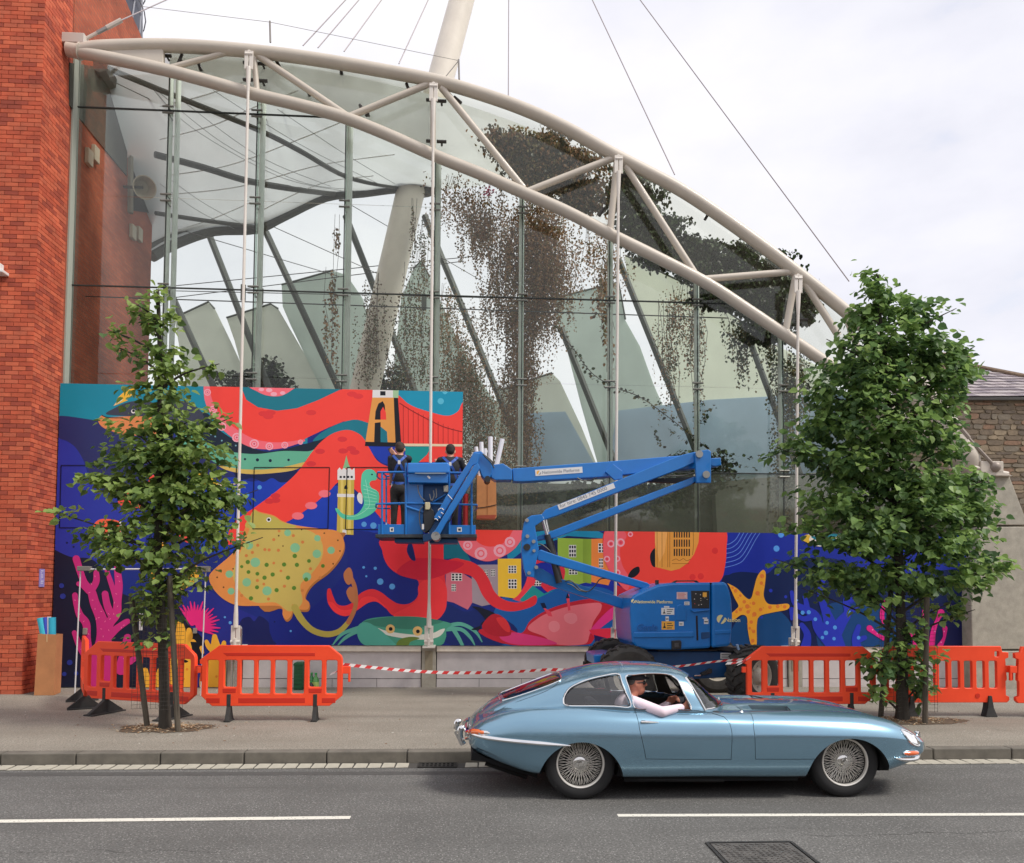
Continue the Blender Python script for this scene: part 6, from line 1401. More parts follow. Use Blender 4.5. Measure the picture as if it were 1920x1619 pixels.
# boom labels
def slabel(T,p0,p1,h,txt,Y,tsz,emb,col,name,off=0):
    a,b=onY(*T(*p0),Y),onY(*T(*p1),Y); ax=(b-a).normalized(); up=ax.cross(Vector((0,1,0))); up=-up if up.z<0 else up
    mb=MB(); mb.prism([a,b,b+up*h,a+up*h],(0,.004,0)); s_=mb.build('label_plate',STW,lift)
    x=off
    if emb:
        c_=a+ax*.055+up*h*.5-Vector((0,.0008,0)); R=h*.36; mb=MB(); vs=[c_+ax*R*math.cos(t)+up*R*math.sin(t) for t in [math.radians(60+i*12) for i in range(16)]]; mb.add(vs,[tuple(range(16))]); mb.build('emblem',STO,s_)
        mb=MB(); vs=[c_+ax*(R*.1+R*math.cos(t))+up*R*math.sin(t) for t in [math.radians(-105+i*11) for i in range(12)]]; mb.add(vs,[tuple(range(12))]); mb.build('emblem',INKG,s_); x=.11
    textmesh(txt,tsz,col,'lettering',s_,a+ax*x+up*h*.26-Vector((0,.0006,0)),ax,up,.0004,offset=.0012)
slabel(TC,(208,236),(494,216),.100,'Nationwide Platforms',LB-.045,.070,True,INKG,'l')
slabel(TC,(352,442),(692,308),.085,'for hire: 0845 745 0000',LB-.205,.086,False,INKG,'l',.03)
# chassis
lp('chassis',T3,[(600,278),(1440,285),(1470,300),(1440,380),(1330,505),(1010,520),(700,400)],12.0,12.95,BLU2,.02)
lp('turntable',T3,[(700,262),(1220,262),(1220,282),(700,282)],12.0,12.8,BLKP,.01)
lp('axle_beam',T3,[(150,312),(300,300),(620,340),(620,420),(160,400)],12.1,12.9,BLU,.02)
lp('tow_bracket',T3,[(1170,262),(1290,240),(1460,262),(1480,285),(1380,300)],11.95,12.3,BLKP,.01)
lp('step_bar',T3,[(1375,225),(1392,222),(1412,284),(1392,290)],11.85,11.9,mat('pale_blue_bar',S(150,180,215),.4),.003)
sticker(T3,1238,295,1330,345,STW,11.99,2)
lp('chassis_socket',T3,[(1075,470),(1150,430),(1168,432),(1168,468),(1075,492)],11.93,12.0,BLKP,.005)
lp('chassis_handle',T3,[(1015,486),(1070,484),(1070,494),(1015,496)],11.95,11.99,CHR,.002)
def wheel(cx_,Y,rot=0,r=.455,w=.34,face=1):
    c0=onY(cx_,1280,Y); c_=Vector((c0.x,Y,PZ+r)); ax=Vector((math.sin(rot),-math.cos(rot),0))
    # ax points towards the camera; outer face at c_
    w_=MB(); prof=[(r*.55,0.0),(r*.62,.012),(r*.86,.02),(r*.95,.0),(r,-.03),(r,-w+.03),(r*.95,-w),(r*.6,-w),(r*.55,-w+.02)]
    w_.lathe(prof,c_,ax,40)
    x=ax.cross(Vector((0,0,1))).normalized(); y=ax.cross(x)
    for k in range(20):
        for s in (0,1):
            a=2*math.pi*(k+s*.5)/20; d=x*math.cos(a)+y*math.sin(a); t=-x*math.sin(a)+y*math.cos(a)
            w_.obox(c_+d*(r+.006)-ax*(w*(.27 if s else .73)),((t*.85+ax*(.5 if s else -.5)).normalized(),d,(ax*.85-t*(.5 if s else -.5)).normalized()),(.028,.022,w*.25))
    wh=w_.build('wheel',TYR,lift,smooth=True,sharp=30)
    q=MB(); q.lathe([(r*.56,-.02),(r*.56,-.0),(r*.53,.0),(r*.50,-.035),(r*.30,-.06),(r*.26,-.02),(r*.2,.02),(.001,.025),(.001,-.1),(r*.56,-.1)],c_,ax,32); q.build('rim',RIMG,wh,smooth=True,sharp=30)
    q=MB()
    for k in range(9): a=2*math.pi*k/9; d=x*math.cos(a)+y*math.sin(a); q.tube([c_+d*r*.36-ax*.06,c_+d*r*.36-ax*.035],.014,6)
    q.build('wheel_nuts',GREY_STEEL,wh)
wheel(1181,11.62); wheel(1150,13.25); wheel(1428,11.75,math.radians(32)); wheel(1345,13.25)
# basket
BN,BFk=12.50,13.34
bk=thing('lift_basket',Z6(650,1270,BN),'','')
for k_ in ('label','category'):
    if k_ in bk: del bk[k_]
bk.parent=lift; bk.location=Vector(bk.location)-root_loc(lift); bk.name='basket'
def bz(name,pts,Y0,Y1,m=BLU,bev=.006): return lp(name,TZ6,pts,Y0,Y1,m,bev,parent=bk)
bz('floor_plate',[(82,1212),(1226,1212),(1226,1250),(82,1250)],BN-.02,BFk,mat('floor_metal',(.05,.06,.07),.5,.4,var=.3,vscale=10))
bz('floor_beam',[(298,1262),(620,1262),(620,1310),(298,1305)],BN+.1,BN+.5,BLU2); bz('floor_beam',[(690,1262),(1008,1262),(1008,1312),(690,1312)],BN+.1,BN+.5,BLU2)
bz('toe_board',[(112,1102),(410,1102),(410,1214),(112,1214)],BN,BN+.03); bz('toe_board',[(904,1110),(1212,1110),(1212,1216),(904,1216)],BN,BN+.03)
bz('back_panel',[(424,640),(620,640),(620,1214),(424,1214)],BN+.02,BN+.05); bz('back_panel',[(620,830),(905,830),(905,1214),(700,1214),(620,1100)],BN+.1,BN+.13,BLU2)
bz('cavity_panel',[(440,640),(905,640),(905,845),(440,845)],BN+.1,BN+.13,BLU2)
bz('console_lid',[(442,408),(900,404),(918,440),(912,524),(442,524)],BN-.14,BN+.12,mat('lift_blue_light',S(22,122,208),.3,coat=.5),.02)
bz('console_front',[(450,528),(905,528),(898,636),(450,630)],BN-.1,BN+.08,BLU,.008)
bz('rag',[(526,520),(800,518),(880,520),(870,534),(640,536),(530,532)],BN-.15,BN-.142,mat('edge_dull',(.2,.25,.3),.7),.0)
bz('tag_sticker',[(662,560),(680,552),(706,580),(690,592)],BN-.106,BN-.101,STW,0)
bz('junction_box',[(850,665),(902,662),(902,735),(852,735)],BN-.02,BN+.06,mat('box_beige',S(170,165,150),.5),.005)
bz('rotator_housing',[(635,860),(700,855),(710,920),(740,950),(760,1050),(700,1160),(640,1200),(620,1000)],BN-.12,BN+.1,BLKP,.01)
bz('rotator_cap',[(640,852),(696,852),(700,905),(690,935),(645,935)],BN-.15,BN-.12,mat('cap_beige',S(196,186,150),.5),.008)
bz('rotator_mount',[(660,1080),(830,1050),(860,1110),(800,1200),(770,1260),(620,1300),(615,1220),(690,1200)],BN-.1,BN+.1,BLU2,.01)
bz('white_tag',[(606,1098),(630,1098),(630,1158),(606,1158)],BN-.13,BN-.125,STW,0)
for (x0,x1) in ((245,290),(1002,1055)):
    s_=bz('sticker',[(x0,1135),(x1,1135),(x1,1185),(x0,1185)],BN-.004,BN,STW,0)
    mb=MB(); mb.add([Z6(a,b,BN-.0048) for a,b in ((x0+12,1150),(x1-8,1146),(x1-12,1176),(x0+14,1172))],[(0,1,2,3)]); mb.build('symbol',INK,s_)
def rail(name,pts,Ys,r=.016):
    mb=MB(); Ys=Ys if isinstance(Ys,(list,tuple)) else [Ys]*len(pts); mb.tube([Z6(*p,Y) for p,Y in zip(pts,Ys)],r,8); mb.build(name,BLU,bk,smooth=True)
RB=.018
for (x,y0) in ((158,512),(426,410),(914,440),(1166,660)): rail('upright',[(x,y0),(x,1214)],BN,RB)
rail('top_rail',[(108,516),(426,512)],BN,RB); rail('top_rail',[(914,520),(1166,522)],BN,RB); rail('upright',[(1166,522),(1166,662)],BN,RB)
rail('mid_rail',[(92,872),(426,862),(640,868)],BN,.016); rail('mid_rail',[(700,868),(1040,878),(1226,882)],BN,.016); rail('brace',[(426,900),(620,965)],BN,.02); rail('brace',[(880,760),(730,850)],BN+.05,.012)
rail('side_hoop',[(108,516),(100,560),(130,592),(290,590)],[BN,BN+.1,BN+.3,BFk],.012); rail('side_hoop',[(92,872),(88,910),(120,922),(290,925)],[BN,BN+.1,BN+.3,BFk],.012)
rail('side_hoop',[(1226,882),(1226,920),(1200,950)],[BN,BN+.2,BN+.4],.012)
for (x) in (205,640,1090): rail('far_upright',[(x,560),(x,1180)],BFk,.016)
rail('far_rail',[(205,560),(1090,562)],BFk,.016); rail('far_rail',[(205,880),(1090,880)],BFk,.014)
rail('side_rail',[(158,516),(205,560)],[BN,BFk],.016); rail('side_rail',[(1166,524),(1090,562)],[BN,BFk],.016)
for pl in (((560,660),(570,740),(600,800),(640,835)),((690,760),(700,800),(712,836)),((735,720),(742,780),(720,836)),((765,700),(770,780),(760,806)),((1060,790),(1000,900),(960,1000),(900,1090)),((640,930),(680,960),(660,1000),(690,1035),(640,1050)),((620,900),(580,960),(590,1120),(640,1190))):
    mb=MB(); mb.tube(cr([Z6(*p,BN-.04) for p in pl],4),.009,5); mb.build('hose',mat('hose_grey',(.16,.16,.15),.6) if pl[0][0]<900 else BLKP,bk,smooth=True)
# ---- things in the basket
fz=Z6(600,1212,BN).z+.006
def floor_thing(name,x,Y,label,cat,grp=None):
    p=Z6(x,1200,Y); return thing(name,(p.x,Y,fz),label,cat,grp)
for i,(a,b,r,lab) in enumerate([((1378,118),(1378,560),.04,'tall upright white paper roll in the cardboard box on the lift'),((1512,142),(1420,560),.042,'white paper roll leaning right in the cardboard box on the lift'),((1275,178),(1290,560),.036,'shorter white paper roll left in the cardboard box on the lift'),((1215,232),(1260,560),.034,'white paper roll furthest left behind the boom tip'),((1320,250),(1325,560),.03,'lowest white paper roll between the two tall ones')]):
    A,B=Z6(*a,13.27),Z6(*b,13.24); d=(A-B).normalized(); mb=MB(); x_=d.cross(Vector((0,1,0))).normalized()
    mb.lathe([(r,0),(r,(A-B).length),(r*.82,(A-B).length),(r*.8,.02)],B,d,16); tag(mb.build('paper_roll',mat('paper_white',(.78,.77,.80),.6),smooth=True,sharp=30),lab,'paper roll','paper rolls on the lift')
g=thing('cardboard_box',Z6(1330,1040,13.07),'tall narrow cardboard box of rolls strapped outside the lift basket','box')
mb=MB(); P=[Z6(*p,13.07) for p in ((1226,548),(1440,600),(1446,1022),(1425,1040),(1222,1036))]; mb.prism(P,(0,.24,0)); mb.build('carton',mat('cardboard',S(212,142,88),.85,var=.1,vscale=5,bump=.06),g,bev=.004)
mb=MB(); P=[Z6(*p,13.067) for p in ((1222,1000),(1446,994),(1425,1038),(1222,1034))]; mb.add(P,[(0,1,2,3)]); mb.build('base_flap',mat('card_red',S(180,84,60),.85,var=.1),g)
mb=MB(); mb.tube(cr([Z6(1226,915,13.065),Z6(1330,905,13.064),Z6(1444,880,13.065)],4),.006,4); mb.build('strap',BLKP,g)
mb=MB(); mb.bar(Z6(1344,560,13.065),Z6(1344,1000,13.065),.004,.004); mb.build('fold_line',mat('card_dark',S(160,100,60),.9),g)
g=floor_thing('bucket',1042,12.66,'small white tub on the floor of the lift basket','bucket'); mb=MB(); p=g.location; mb.lathe([(.05,0),(.065,.13),(.068,.13),(.06,.12),(.001,.12),(.001,0)],p,(0,0,1),16); mb.build('tub',mat('paper_white',(.78,.77,.8),.6),g,smooth=True)
g=floor_thing('bottle',205,12.66,'small clear bottle with red label in the lift basket','bottle'); p=g.location; mb=MB(); mb.lathe([(.03,0),(.03,.12),(.012,.16),(.012,.19),(.001,.19),(.001,0)],p,(0,0,1),12); mb.build('body',mat('paper_white',(.78,.77,.8),.6),g,smooth=True); mb=MB(); mb.lathe([(.031,.04),(.031,.10),(.030,.10),(.030,.04)],p,(0,0,1),12); mb.build('wrapper',INKR,g)
g=floor_thing('cloth_bundle',170,12.62,'white rag lying on the lift basket floor','cloth'); mb=MB(); p=g.location
ellip(mb,p+Vector((0,0,.02)),(.07,.05,.025),0); ellip(mb,p+Vector((.09,0,.02)),(.04,.04,.02),0); mb.build('rag',mat('paper_white',(.78,.77,.8),.6),g,smooth=True)
mb=MB(); A,B=Z6(1100,760,13.2),Z6(1095,1200,13.2); mb.tube([A,B],.045,14); tag(mb.build('red_tube',mat('tube_red',S(190,50,50),.5),smooth=True),'red tube standing upright in the right of the lift basket','tube')
mb=MB(); A,B=Z6(272,640,13.07),Z6(266,1190,13.07); mb.tube([A,B],.02,10); tag(mb.build('white_pole',mat('paper_white',(.78,.77,.8),.6),smooth=True),'thin white pole beside the left worker in the basket','pole')
# ---- workers
BKC=mat('shirt_black',(.022,.022,.027),.85,var=.25,vscale=12); TRS=mat('trousers_grey',(.035,.033,.032),.9,var=.3,vscale=10); STR=mat('harness_blue',(.03,.10,.42),.6)
HAIR=mat('hair_brown',(.05,.03,.02),.8,var=.3,vscale=60); BOOT=mat('boot_black',(.012,.012,.012),.6)
def worker(x,top,sh_,Y,halfw,label,lean,arms,hairc,phone=False):
    c_=Z6(x,1000,Y); g=thing('person',(c_.x,Y,fz),label,'person','workers on the lift basket')
    X=c_.x; zt=Z6(x,top,Y).z; zs=Z6(x,sh_,Y).z; zh=fz+(zs-fz)*.58
    mb=MB(); V=Vector
    ellip(mb,(X,Y,zs-.16),(halfw*.82,.115,.19),0); ellip(mb,(X,Y+.01,zs-.36),(halfw*.70,.10,.17),0); ellip(mb,(X,Y-.01,zh),(halfw*.78,.12,.13),1)
    capsule(mb,(X-halfw*.72,Y,zs-.045),(X+halfw*.72,Y,zs-.045),.062,.062,0); capsule(mb,(X,Y+.0,zs-.04),(X,Y+.01,zs+.04),.065,.055,2)
    hz=(zt+zs)/2+.035; hr=(zt-hz)
    ellip(mb,(X,Y+.02,zt-.115),(.076,.095,.115),2); ellip(mb,(X,Y+.055,zt-.16),(.055,.06,.075),2); ellip(mb,(X,Y+.115,zt-.145),(.014,.02,.022),2)
    for s in (-1,1):
        ellip(mb,(X+s*.080,Y+.02,zt-.13),(.012,.02,.032),2)
        hipx=X+s*.075; kn=V((X+s*.085,Y+.02,fz+(zh-fz)*.52)); an=V((X+s*.09,Y-.02,fz+.09))
        capsule(mb,(hipx,Y,zh-.02),kn,.085,.06,1); capsule(mb,kn,an,.06,.045,1); capsule(mb,an,an+V((0,.0,-.03)),.045,.045,3); capsule(mb,(an.x,an.y-.03,fz+.04),(an.x+s*.02,an.y+.15,fz+.035),.042,.035,3)
    for (s,el,wr,slv) in arms:
        shp=V((X+s*halfw*.86,Y,zs-.05)); el,wr=V(el),V(wr)
        capsule(mb,shp,el,.058,.045,0); mid=el.lerp(wr,slv); capsule(mb,el,mid,.045,.038 if slv>.5 else .042,0); capsule(mb,mid,wr,.037,.027,2); hand(mb,wr,(wr-el).normalized(),(-s*.8,.3,.3),2,curl=.9,palmn=(-s*.5,.6,-.2))
    fuse(mb,'body',[BKC,TRS,SKIN,BOOT],g,.0085,5)
    h=MB(); ellip(h,(X,Y+.012,zt-.085),(.082,.100,.088),0,n=22); ellip(h,(X,Y-.03,zt-.12),(.072,.06,.075),0); fuse(h,'hair',[hairc],g,.009,3)
    # harness straps on the back, following the shirt
    bv=BVHTree.FromPolygons([V(v) for v in mb.v],mb.f)
    def strap(pts,w=.042):
        P=cr([V((p[0],0,p[1])) for p in pts],6); Q=[]
        for p in P:
            r_=bv.ray_cast(V((p.x,Y-1,p.z)),V((0,1,0))); yy=r_[0].y-.006 if r_[0] else Y-.1; Q.append(V((p.x,yy,p.z)))
        m_=MB()
        for i in range(len(Q)-1):
            d=(Q[i+1]-Q[i]).normalized(); n_=V((0,-1,0)); s_=d.cross(n_).normalized(); 
            m_.add([Q[i]-s_*w/2,Q[i]+s_*w/2,Q[i+1]+s_*w/2,Q[i+1]-s_*w/2,Q[i]-s_*w/2+n_*.004,Q[i]+s_*w/2+n_*.004,Q[i+1]+s_*w/2+n_*.004,Q[i+1]-s_*w/2+n_*.004],[(0,1,2,3),(4,7,6,5),(0,4,5,1),(2,6,7,3),(1,5,6,2),(0,3,7,4)])
        m_.build('harness_strap',STR,g)
    hw=halfw
    strap([(X-hw*.62,zs+.0),(X-hw*.35,zs-.06),(X,zs-.13),(X+hw*.35,zs-.25),(X+hw*.6,zs-.42)]); strap([(X+hw*.62,zs+.0),(X+hw*.35,zs-.06),(X,zs-.13),(X-hw*.35,zs-.25),(X-hw*.6,zs-.42)])
    strap([(X-hw*.7,zh+.1),(X,zh+.08),(X+hw*.7,zh+.1)],.05)
    r_=bv.ray_cast(V((X,Y-1,zs-.13)),V((0,1,0))); yy=(r_[0].y if r_[0] else Y-.12)
    m_=MB(); m_.box((X-.022,yy-.022,zs-.165),(X+.022,yy-.012,zs-.10)); m_.build('back_ring',STW,g,bev=.004)
    return g,X,zs,zh
YW=12.98
g1,X1,zs1,zh1=worker(350,172,330,YW,.175,'man in black with blue harness taking a photo, at the left of the lift basket',0,[(-1,Z6(252,480,YW+.02),Z6(262,590,YW+.12),.15),(1,Z6(440,430,YW+.28),Z6(300,306,YW+.33),.2)],HAIR)
mb=MB(); p=Z6(262,280,YW+.37); mb.obox(p,(Vector((.85,.1,.5)).normalized(),Vector((0,1,0)),Vector((-.5,0,.85)).normalized()),(.036,.005,.07)); tag(mb.build('phone',BLKP,bev=.004),'black phone held up by the left worker','phone')
g2,X2,zs2,zh2=worker(920,196,350,YW,.20,'man in black with crossed blue harness facing the mural, right of the lift basket',0,[(-1,Z6(775,430,YW+.12),Z6(772,385,YW+.36),.3),(1,Z6(1075,470,YW+.05),Z6(1085,600,YW+.25),.5)],mat('hair_dark',(.022,.016,.013),.8,var=.3,vscale=60))
# ------------------------------------------------------------------ the classic coupe
CX0=1.037; CYC=7.68           # rear wheel x, centre line y
def pch(keys):
    xs=[k[0] for k in keys]; cols_=list(zip(*[k[1:] for k in keys])); n=len(xs); M=[]
    for ys in cols_:
        d=[(ys[i+1]-ys[i])/(xs[i+1]-xs[i]) for i in range(n-1)]; m=[d[0]]+[0]*(n-2)+[d[-1]]
        for i in range(1,n-1):
            m[i]=0 if d[i-1]*d[i]<=0 else 2*d[i-1]*d[i]/(d[i-1]+d[i])
        M.append(m)
    def f(x):
        if x<=xs[0]: return [c[0] for c in cols_]
        if x>=xs[-1]: return [c[-1] for c in cols_]
        i=0
        while x>xs[i+1]: i+=1
        h=xs[i+1]-xs[i]; t=(x-xs[i])/h; out=[]
        for c,m in zip(cols_,M):
            out.append(c[i]*(2*t**3-3*t*t+1)+m[i]*h*(t**3-2*t*t+t)+c[i+1]*(-2*t**3+3*t*t)+m[i+1]*h*(t**3-t*t))
        return out
    return f
#        u    w    zb   zw   yf   zf   yv   zv   zc
LOW=pch([(-1.03,.10,.47,.50,.07,.525,.04,.53,.53),(-1.01,.30,.43,.50,.24,.575,.12,.59,.60),(-.96,.46,.40,.50,.36,.625,.2,.645,.66),(-.85,.58,.36,.51,.44,.70,.26,.72,.735),(-.65,.665,.29,.515,.51,.768,.32,.785,.80),(-.40,.72,.225,.52,.555,.808,.35,.80,.80),(0,.765,.205,.525,.585,.824,.42,.79,.78),(.4,.778,.198,.53,.60,.806,.45,.77,.77),(.8,.772,.195,.53,.615,.786,.45,.76,.76),(1.2,.768,.195,.53,.625,.772,.45,.755,.775),(1.5,.77,.192,.53,.60,.772,.41,.757,.80),(1.8,.774,.19,.53,.575,.778,.385,.756,.808),(2.1,.778,.19,.525,.55,.779,.37,.75,.806),(2.4,.78,.19,.52,.53,.774,.36,.742,.796),(2.65,.772,.205,.515,.525,.756,.35,.72,.766),(2.85,.752,.23,.51,.505,.724,.34,.69,.726),(3.0,.725,.262,.50,.485,.685,.32,.652,.684),(3.12,.69,.295,.492,.46,.635,.29,.612,.64),(3.22,.64,.32,.482,.42,.580,.26,.565,.592),(3.30,.565,.345,.47,.37,.528,.22,.522,.545),(3.36,.46,.365,.455,.30,.490,.17,.488,.502),(3.40,.32,.385,.445,.20,.466,.1,.466,.472),(3.415,.14,.405,.438,.09,.450,.05,.450,.452)])
#        u    gw   belt  zc    
GRN_=pch([(-1.0,.12,.50,.575),(-.96,.22,.54,.64),(-.90,.30,.58,.715),(-.78,.375,.64,.81),(-.665,.425,.69,.872),(-.41,.505,.765,.968),(-.159,.565,.80,1.058),(.055,.60,.81,1.122),(.308,.625,.80,1.170),(.568,.638,.79,1.189),(.828,.642,.775,1.183),(1.0,.638,.765,1.158),(1.12,.628,.765,1.112),(1.18,.612,.765,1.062),(1.26,.55,.77,.99),(1.34,.46,.775,.92),(1.42,.33,.78,.86),(1.48,.18,.785,.815),(1.50,.06,.785,.80)])
def lowsec(u):
    w,zb,zw,yf,zf,yv,zv,zc=LOW(u)
    b=1 if 1.5<u<3.25 else 0
    P=[(0,zb),(.5*w,zb),(.84*w,zb+.004),(.95*w,zb+.05),(.99*w,zb+.5*(zw-zb)),(w,zw),(w*.985,zw+.36*(zf-zw)),(yf+.66*(w-yf),zw+.76*(zf-zw)),(yf,zf),(yv,zv),(yv*.55,zv+(zc-zv)*(.78 if b else .6)),(0,zc)]
    q=cr([Vector((a,c,0)) for a,c in P],5); return [(p.x if i not in (0,len(q)-1) else 0,p.y) for i,p in enumerate(q)]
def grnsec(u,ins=0,zbot=.42):
    gw,be,zc=GRN_(u); gw-=ins; zc-=ins
    h=zc-be; P=[(0,zbot),(gw*.96,zbot),(gw*1.0,be-.02),(gw*.965,be+.22*h),(gw*.875,be+.56*h),(gw*.74,be+.80*h),(gw*.50,be+.935*h),(gw*.25,be+.985*h),(0,zc)]
    q=cr([Vector((a,c,0)) for a,c in P],5); return [(max(0,p.x) if i not in (0,len(q)-1) else 0,p.y) for i,p in enumerate(q)]
def loft(us,sec):
    mb=MB(); rings=[]
    for u in us:
        h=sec(u); r=[(CX0+u,CYC-y,z) for y,z in h]+[(CX0+u,CYC+y,z) for y,z in h[-2:0:-1]]; rings.append(r)
    n=len(rings[0]); vs=[v for r in rings for v in r]; fs=[]
    for i in range(len(rings)-1):
        for j in range(n): fs.append((i*n+j,(i+1)*n+j,(i+1)*n+(j+1)%n,i*n+(j+1)%n))
    k=len(vs)
    for r,rev in ((0,False),(len(rings)-1,True)):
        c=sum((Vector(v) for v in rings[r]),Vector((0,0,0)))/n; vs.append(tuple(c)); ci=len(vs)-1
        for j in range(n): a,b=r*n+j,r*n+(j+1)%n; fs.append((ci,a,b) if not rev else (ci,b,a))
    mb.add(vs,fs); return mb
usl=[-1.03+i*.02 for i in range(8)]+[-.87+i*.045 for i in range(87)]; usl=[u for u in usl if u<3.05]+[3.05+i*.02 for i in range(18)]+[3.415]
usg=[-1.0,-.98,-.96,-.93]+[-.90+.045*i for i in range(46)]+[1.12,1.15]+[1.18+.02*i for i in range(16)]+[1.50]; usg=sorted(set(round(u,4) for u in usg))
lowm=tmesh(loft(usl,lowsec)); grnm=tmesh(loft(usg,grnsec))
def bvh_n(me):
    V=[v.co.copy() for v in me.vertices]; Fp=[tuple(p.vertices) for p in me.polygons]; return BVHTree.FromPolygons(V,Fp),V,Fp,[v.normal.copy() for v in me.vertices]
BL,BG=bvh_n(lowm),bvh_n(grnm)
def carhit(px_,py_,which=None,off=0):
    """where the sight line through a photo point meets the bodywork"""
    o=Vector((0,0,CH)); d=ray(px_,py_).normalized(); best=None
    for B in ((BL,BG) if which is None else ((BL,) if which=='L' else (BG,))):
        h=B[0].ray_cast(o,d)
        if h[0] is not None and (best is None or h[3]<best[1]): best=(h[0],h[3],h[1])
    if best is None:
        for k in range(60):
            q=o+d*(6.9+k*.02)
            for B in (BL,BG):
                h=B[0].find_nearest(q)
                if h[0] is not None and (best is None or h[3]<best[1]): best=(h[0],h[3],h[1])
    return best[0]+best[2]*off
WS=[(CX0+u,z) for u,z in ((1.045,1.072),(1.185,.797),(1.30,.797),(1.515,.806),(1.515,1.25),(1.2,1.25),(1.19,1.12),(1.13,1.098),(1.08,1.09))]
mb=MB(); mb.prism([(x,CYC-1,z) for x,z in WS],(0,2,0)); scr=tmesh(mb)
body=boolean(lowm,boolean(grnm,scr),'UNION')
# cabin cavity
cav=tmesh(loft([-.50+.05*i for i in range(32)]+[1.10,1.16,1.22,1.28,1.34,1.38],lambda u: [(y,z) for y,z in grnsec(u,.03,.30)]))
body=boolean(body,cav)
# wheel wells
def cyl(u,z,r,y0,y1,n=48):
    mb=MB(); mb.tube([(CX0+u,CYC+y0,z),(CX0+u,CYC+y1,z)],r,n); return tmesh(mb)
WR,WF=0.004,2.478
for (u,rz,zz) in ((WR,.388,.150),(WF+.006,.412,.150)):
    for s in (-1,1):
        y0,y1=(s*.60,s*.95) if s>0 else (s*.95,s*.60)
        body=boolean(body,cyl(u,zz,rz,y0,y1)); y0,y1=(s*.36,s*.70) if s>0 else (s*.70,s*.36)
        body=boolean(body,cyl(u,.325,.365,y0,y1))
# windows
def T1(u,v): return (840+u/4.174,1220+v/4.174)
QW=[T1(*p) for p in ((918,418),(912,385),(925,345),(960,300),(1030,262),(1120,230),(1230,205),(1330,194),(1352,245),(1385,330),(1420,432),(1300,430),(1150,428),(1010,428),(950,426))]
DWN=[T1(*p) for p in ((1392,205),(1470,192),(1560,184),(1660,184),(1740,196),(1790,225),(1815,262),(1858,360),(1902,462),(1780,462),(1600,458),(1468,452),(1440,370),(1415,290))]
def uz(P): 
    out=[]
    for (x,y) in P:
        h=carhit(x,y,'G'); 
        if h is None: h=onY(x,y,CYC-.55)
        out.append((h.x,h.z))
    return out
QWz,DWz=uz(QW),uz(DWN)
def yprism(P,y0,y1):
    mb=MB(); mb.prism([(x,CYC+y0,z) for x,z in P],(0,y1-y0,0)); return tmesh(mb)
for P in (QWz,DWz): body=boolean(body,yprism(P,-1,1))
# tailgate window
RWp=[(-.70,.24),(-.62,.30),(-.40,.345),(-.2,.345),(-.13,.30),(-.115,0),(-.13,-.30),(-.2,-.345),(-.40,-.345),(-.62,-.30),(-.70,-.24),(-.715,0)]
mb=MB(); mb.prism([(CX0+u,CYC+y,.86) for u,y in RWp],(0,0,.4)); body=boolean(body,tmesh(mb))
mb=MB(); mb.prism([(CX0+u*.92+.0-.03,CYC+y*.95,.78) for u,y in RWp],(0,0,.4)); body=boolean(body,tmesh(mb))
# nose intake
mb=MB(); mb.ball((CX0+3.42,CYC,.43),1,20,sc=(.12,.19,.05)); body=boolean(body,tmesh(mb))
# doors and bonnet
DO=[T1(*p) for p in ((1462,462),(1500,620),(1550,850),(2215,855),(2222,640),(2205,570),(2160,520),(2060,485),(1990,480),(1955,470))]
DZ=[]
for (x,y) in DO:
    h=carhit(x,y); DZ.append((h.x,h.z))
DZ[0]=(DZ[0][0],DWz[-3][1]+.001 if False else DZ[0][1]); 
bevx=[p for p in DZ]
top_=[(x,z+.05) for x,z in ((DZ[-1][0],DZ[-1][1]),(DZ[0][0],DZ[0][1]))]
DP=DZ[:]; 
cD=(sum(p[0] for p in DP)/len(DP),sum(p[1] for p in DP)/len(DP))
def inset(P,d):
    n=len(P); out=[]
    for i in range(n):
        a,b,c=Vector((*P[i-1],0)),Vector((*P[i],0)),Vector((*P[(i+1)%n],0))
        e1=(b-a).normalized(); e2=(c-b).normalized(); n1=Vector((-e1.y,e1.x,0)); n2=Vector((-e2.y,e2.x,0)); nn=(n1+n2); nn=nn/max(.3,nn.length_squared)*2
        out.append((b.x+nn.x*d,b.y+nn.y*d))
    return out
ar=sum(DP[i][0]*DP[(i+1)%len(DP)][1]-DP[(i+1)%len(DP)][0]*DP[i][1] for i in range(len(DP)))
if ar<0: DP=DP[::-1]
doors=[]
for s in (-1,1):
    y0,y1=(-1,-.50) if s<0 else (.50,1)
    doors.append(boolean(body,yprism(inset(DP,.0022),y0,y1),'INTERSECT'))
    body=boolean(body,yprism(inset(DP,-.0022),y0,y1))
# bonnet: everything forward of the seam
def u_(px_,py_): h=carhit(px_,py_); return (h.x,h.z)
s0=u_(1408,1339); s1=u_(1413,1365); s2=u_(1416,1400); s3=u_(1416.5,1424); s4=u_(1515,1424)
seam=[(s0[0]-.06,1.1),(s0[0]-.012,s0[1]+.02),s0,s1,s2,s3,s4,(CX0+2.25,s4[1]),(CX0+2.25,-.1),(CX0+4,-.1),(CX0+4,1.1)]
arr=sum(seam[i][0]*seam[(i+1)%len(seam)][1]-seam[(i+1)%len(seam)][0]*seam[i][1] for i in range(len(seam)))
if arr<0: seam=seam[::-1]
bonnet=boolean(body,yprism(inset(seam,.0022),-1.2,1.2),'INTERSECT')
body=boolean(body,yprism(inset(seam,-.0022),-1.2,1.2))
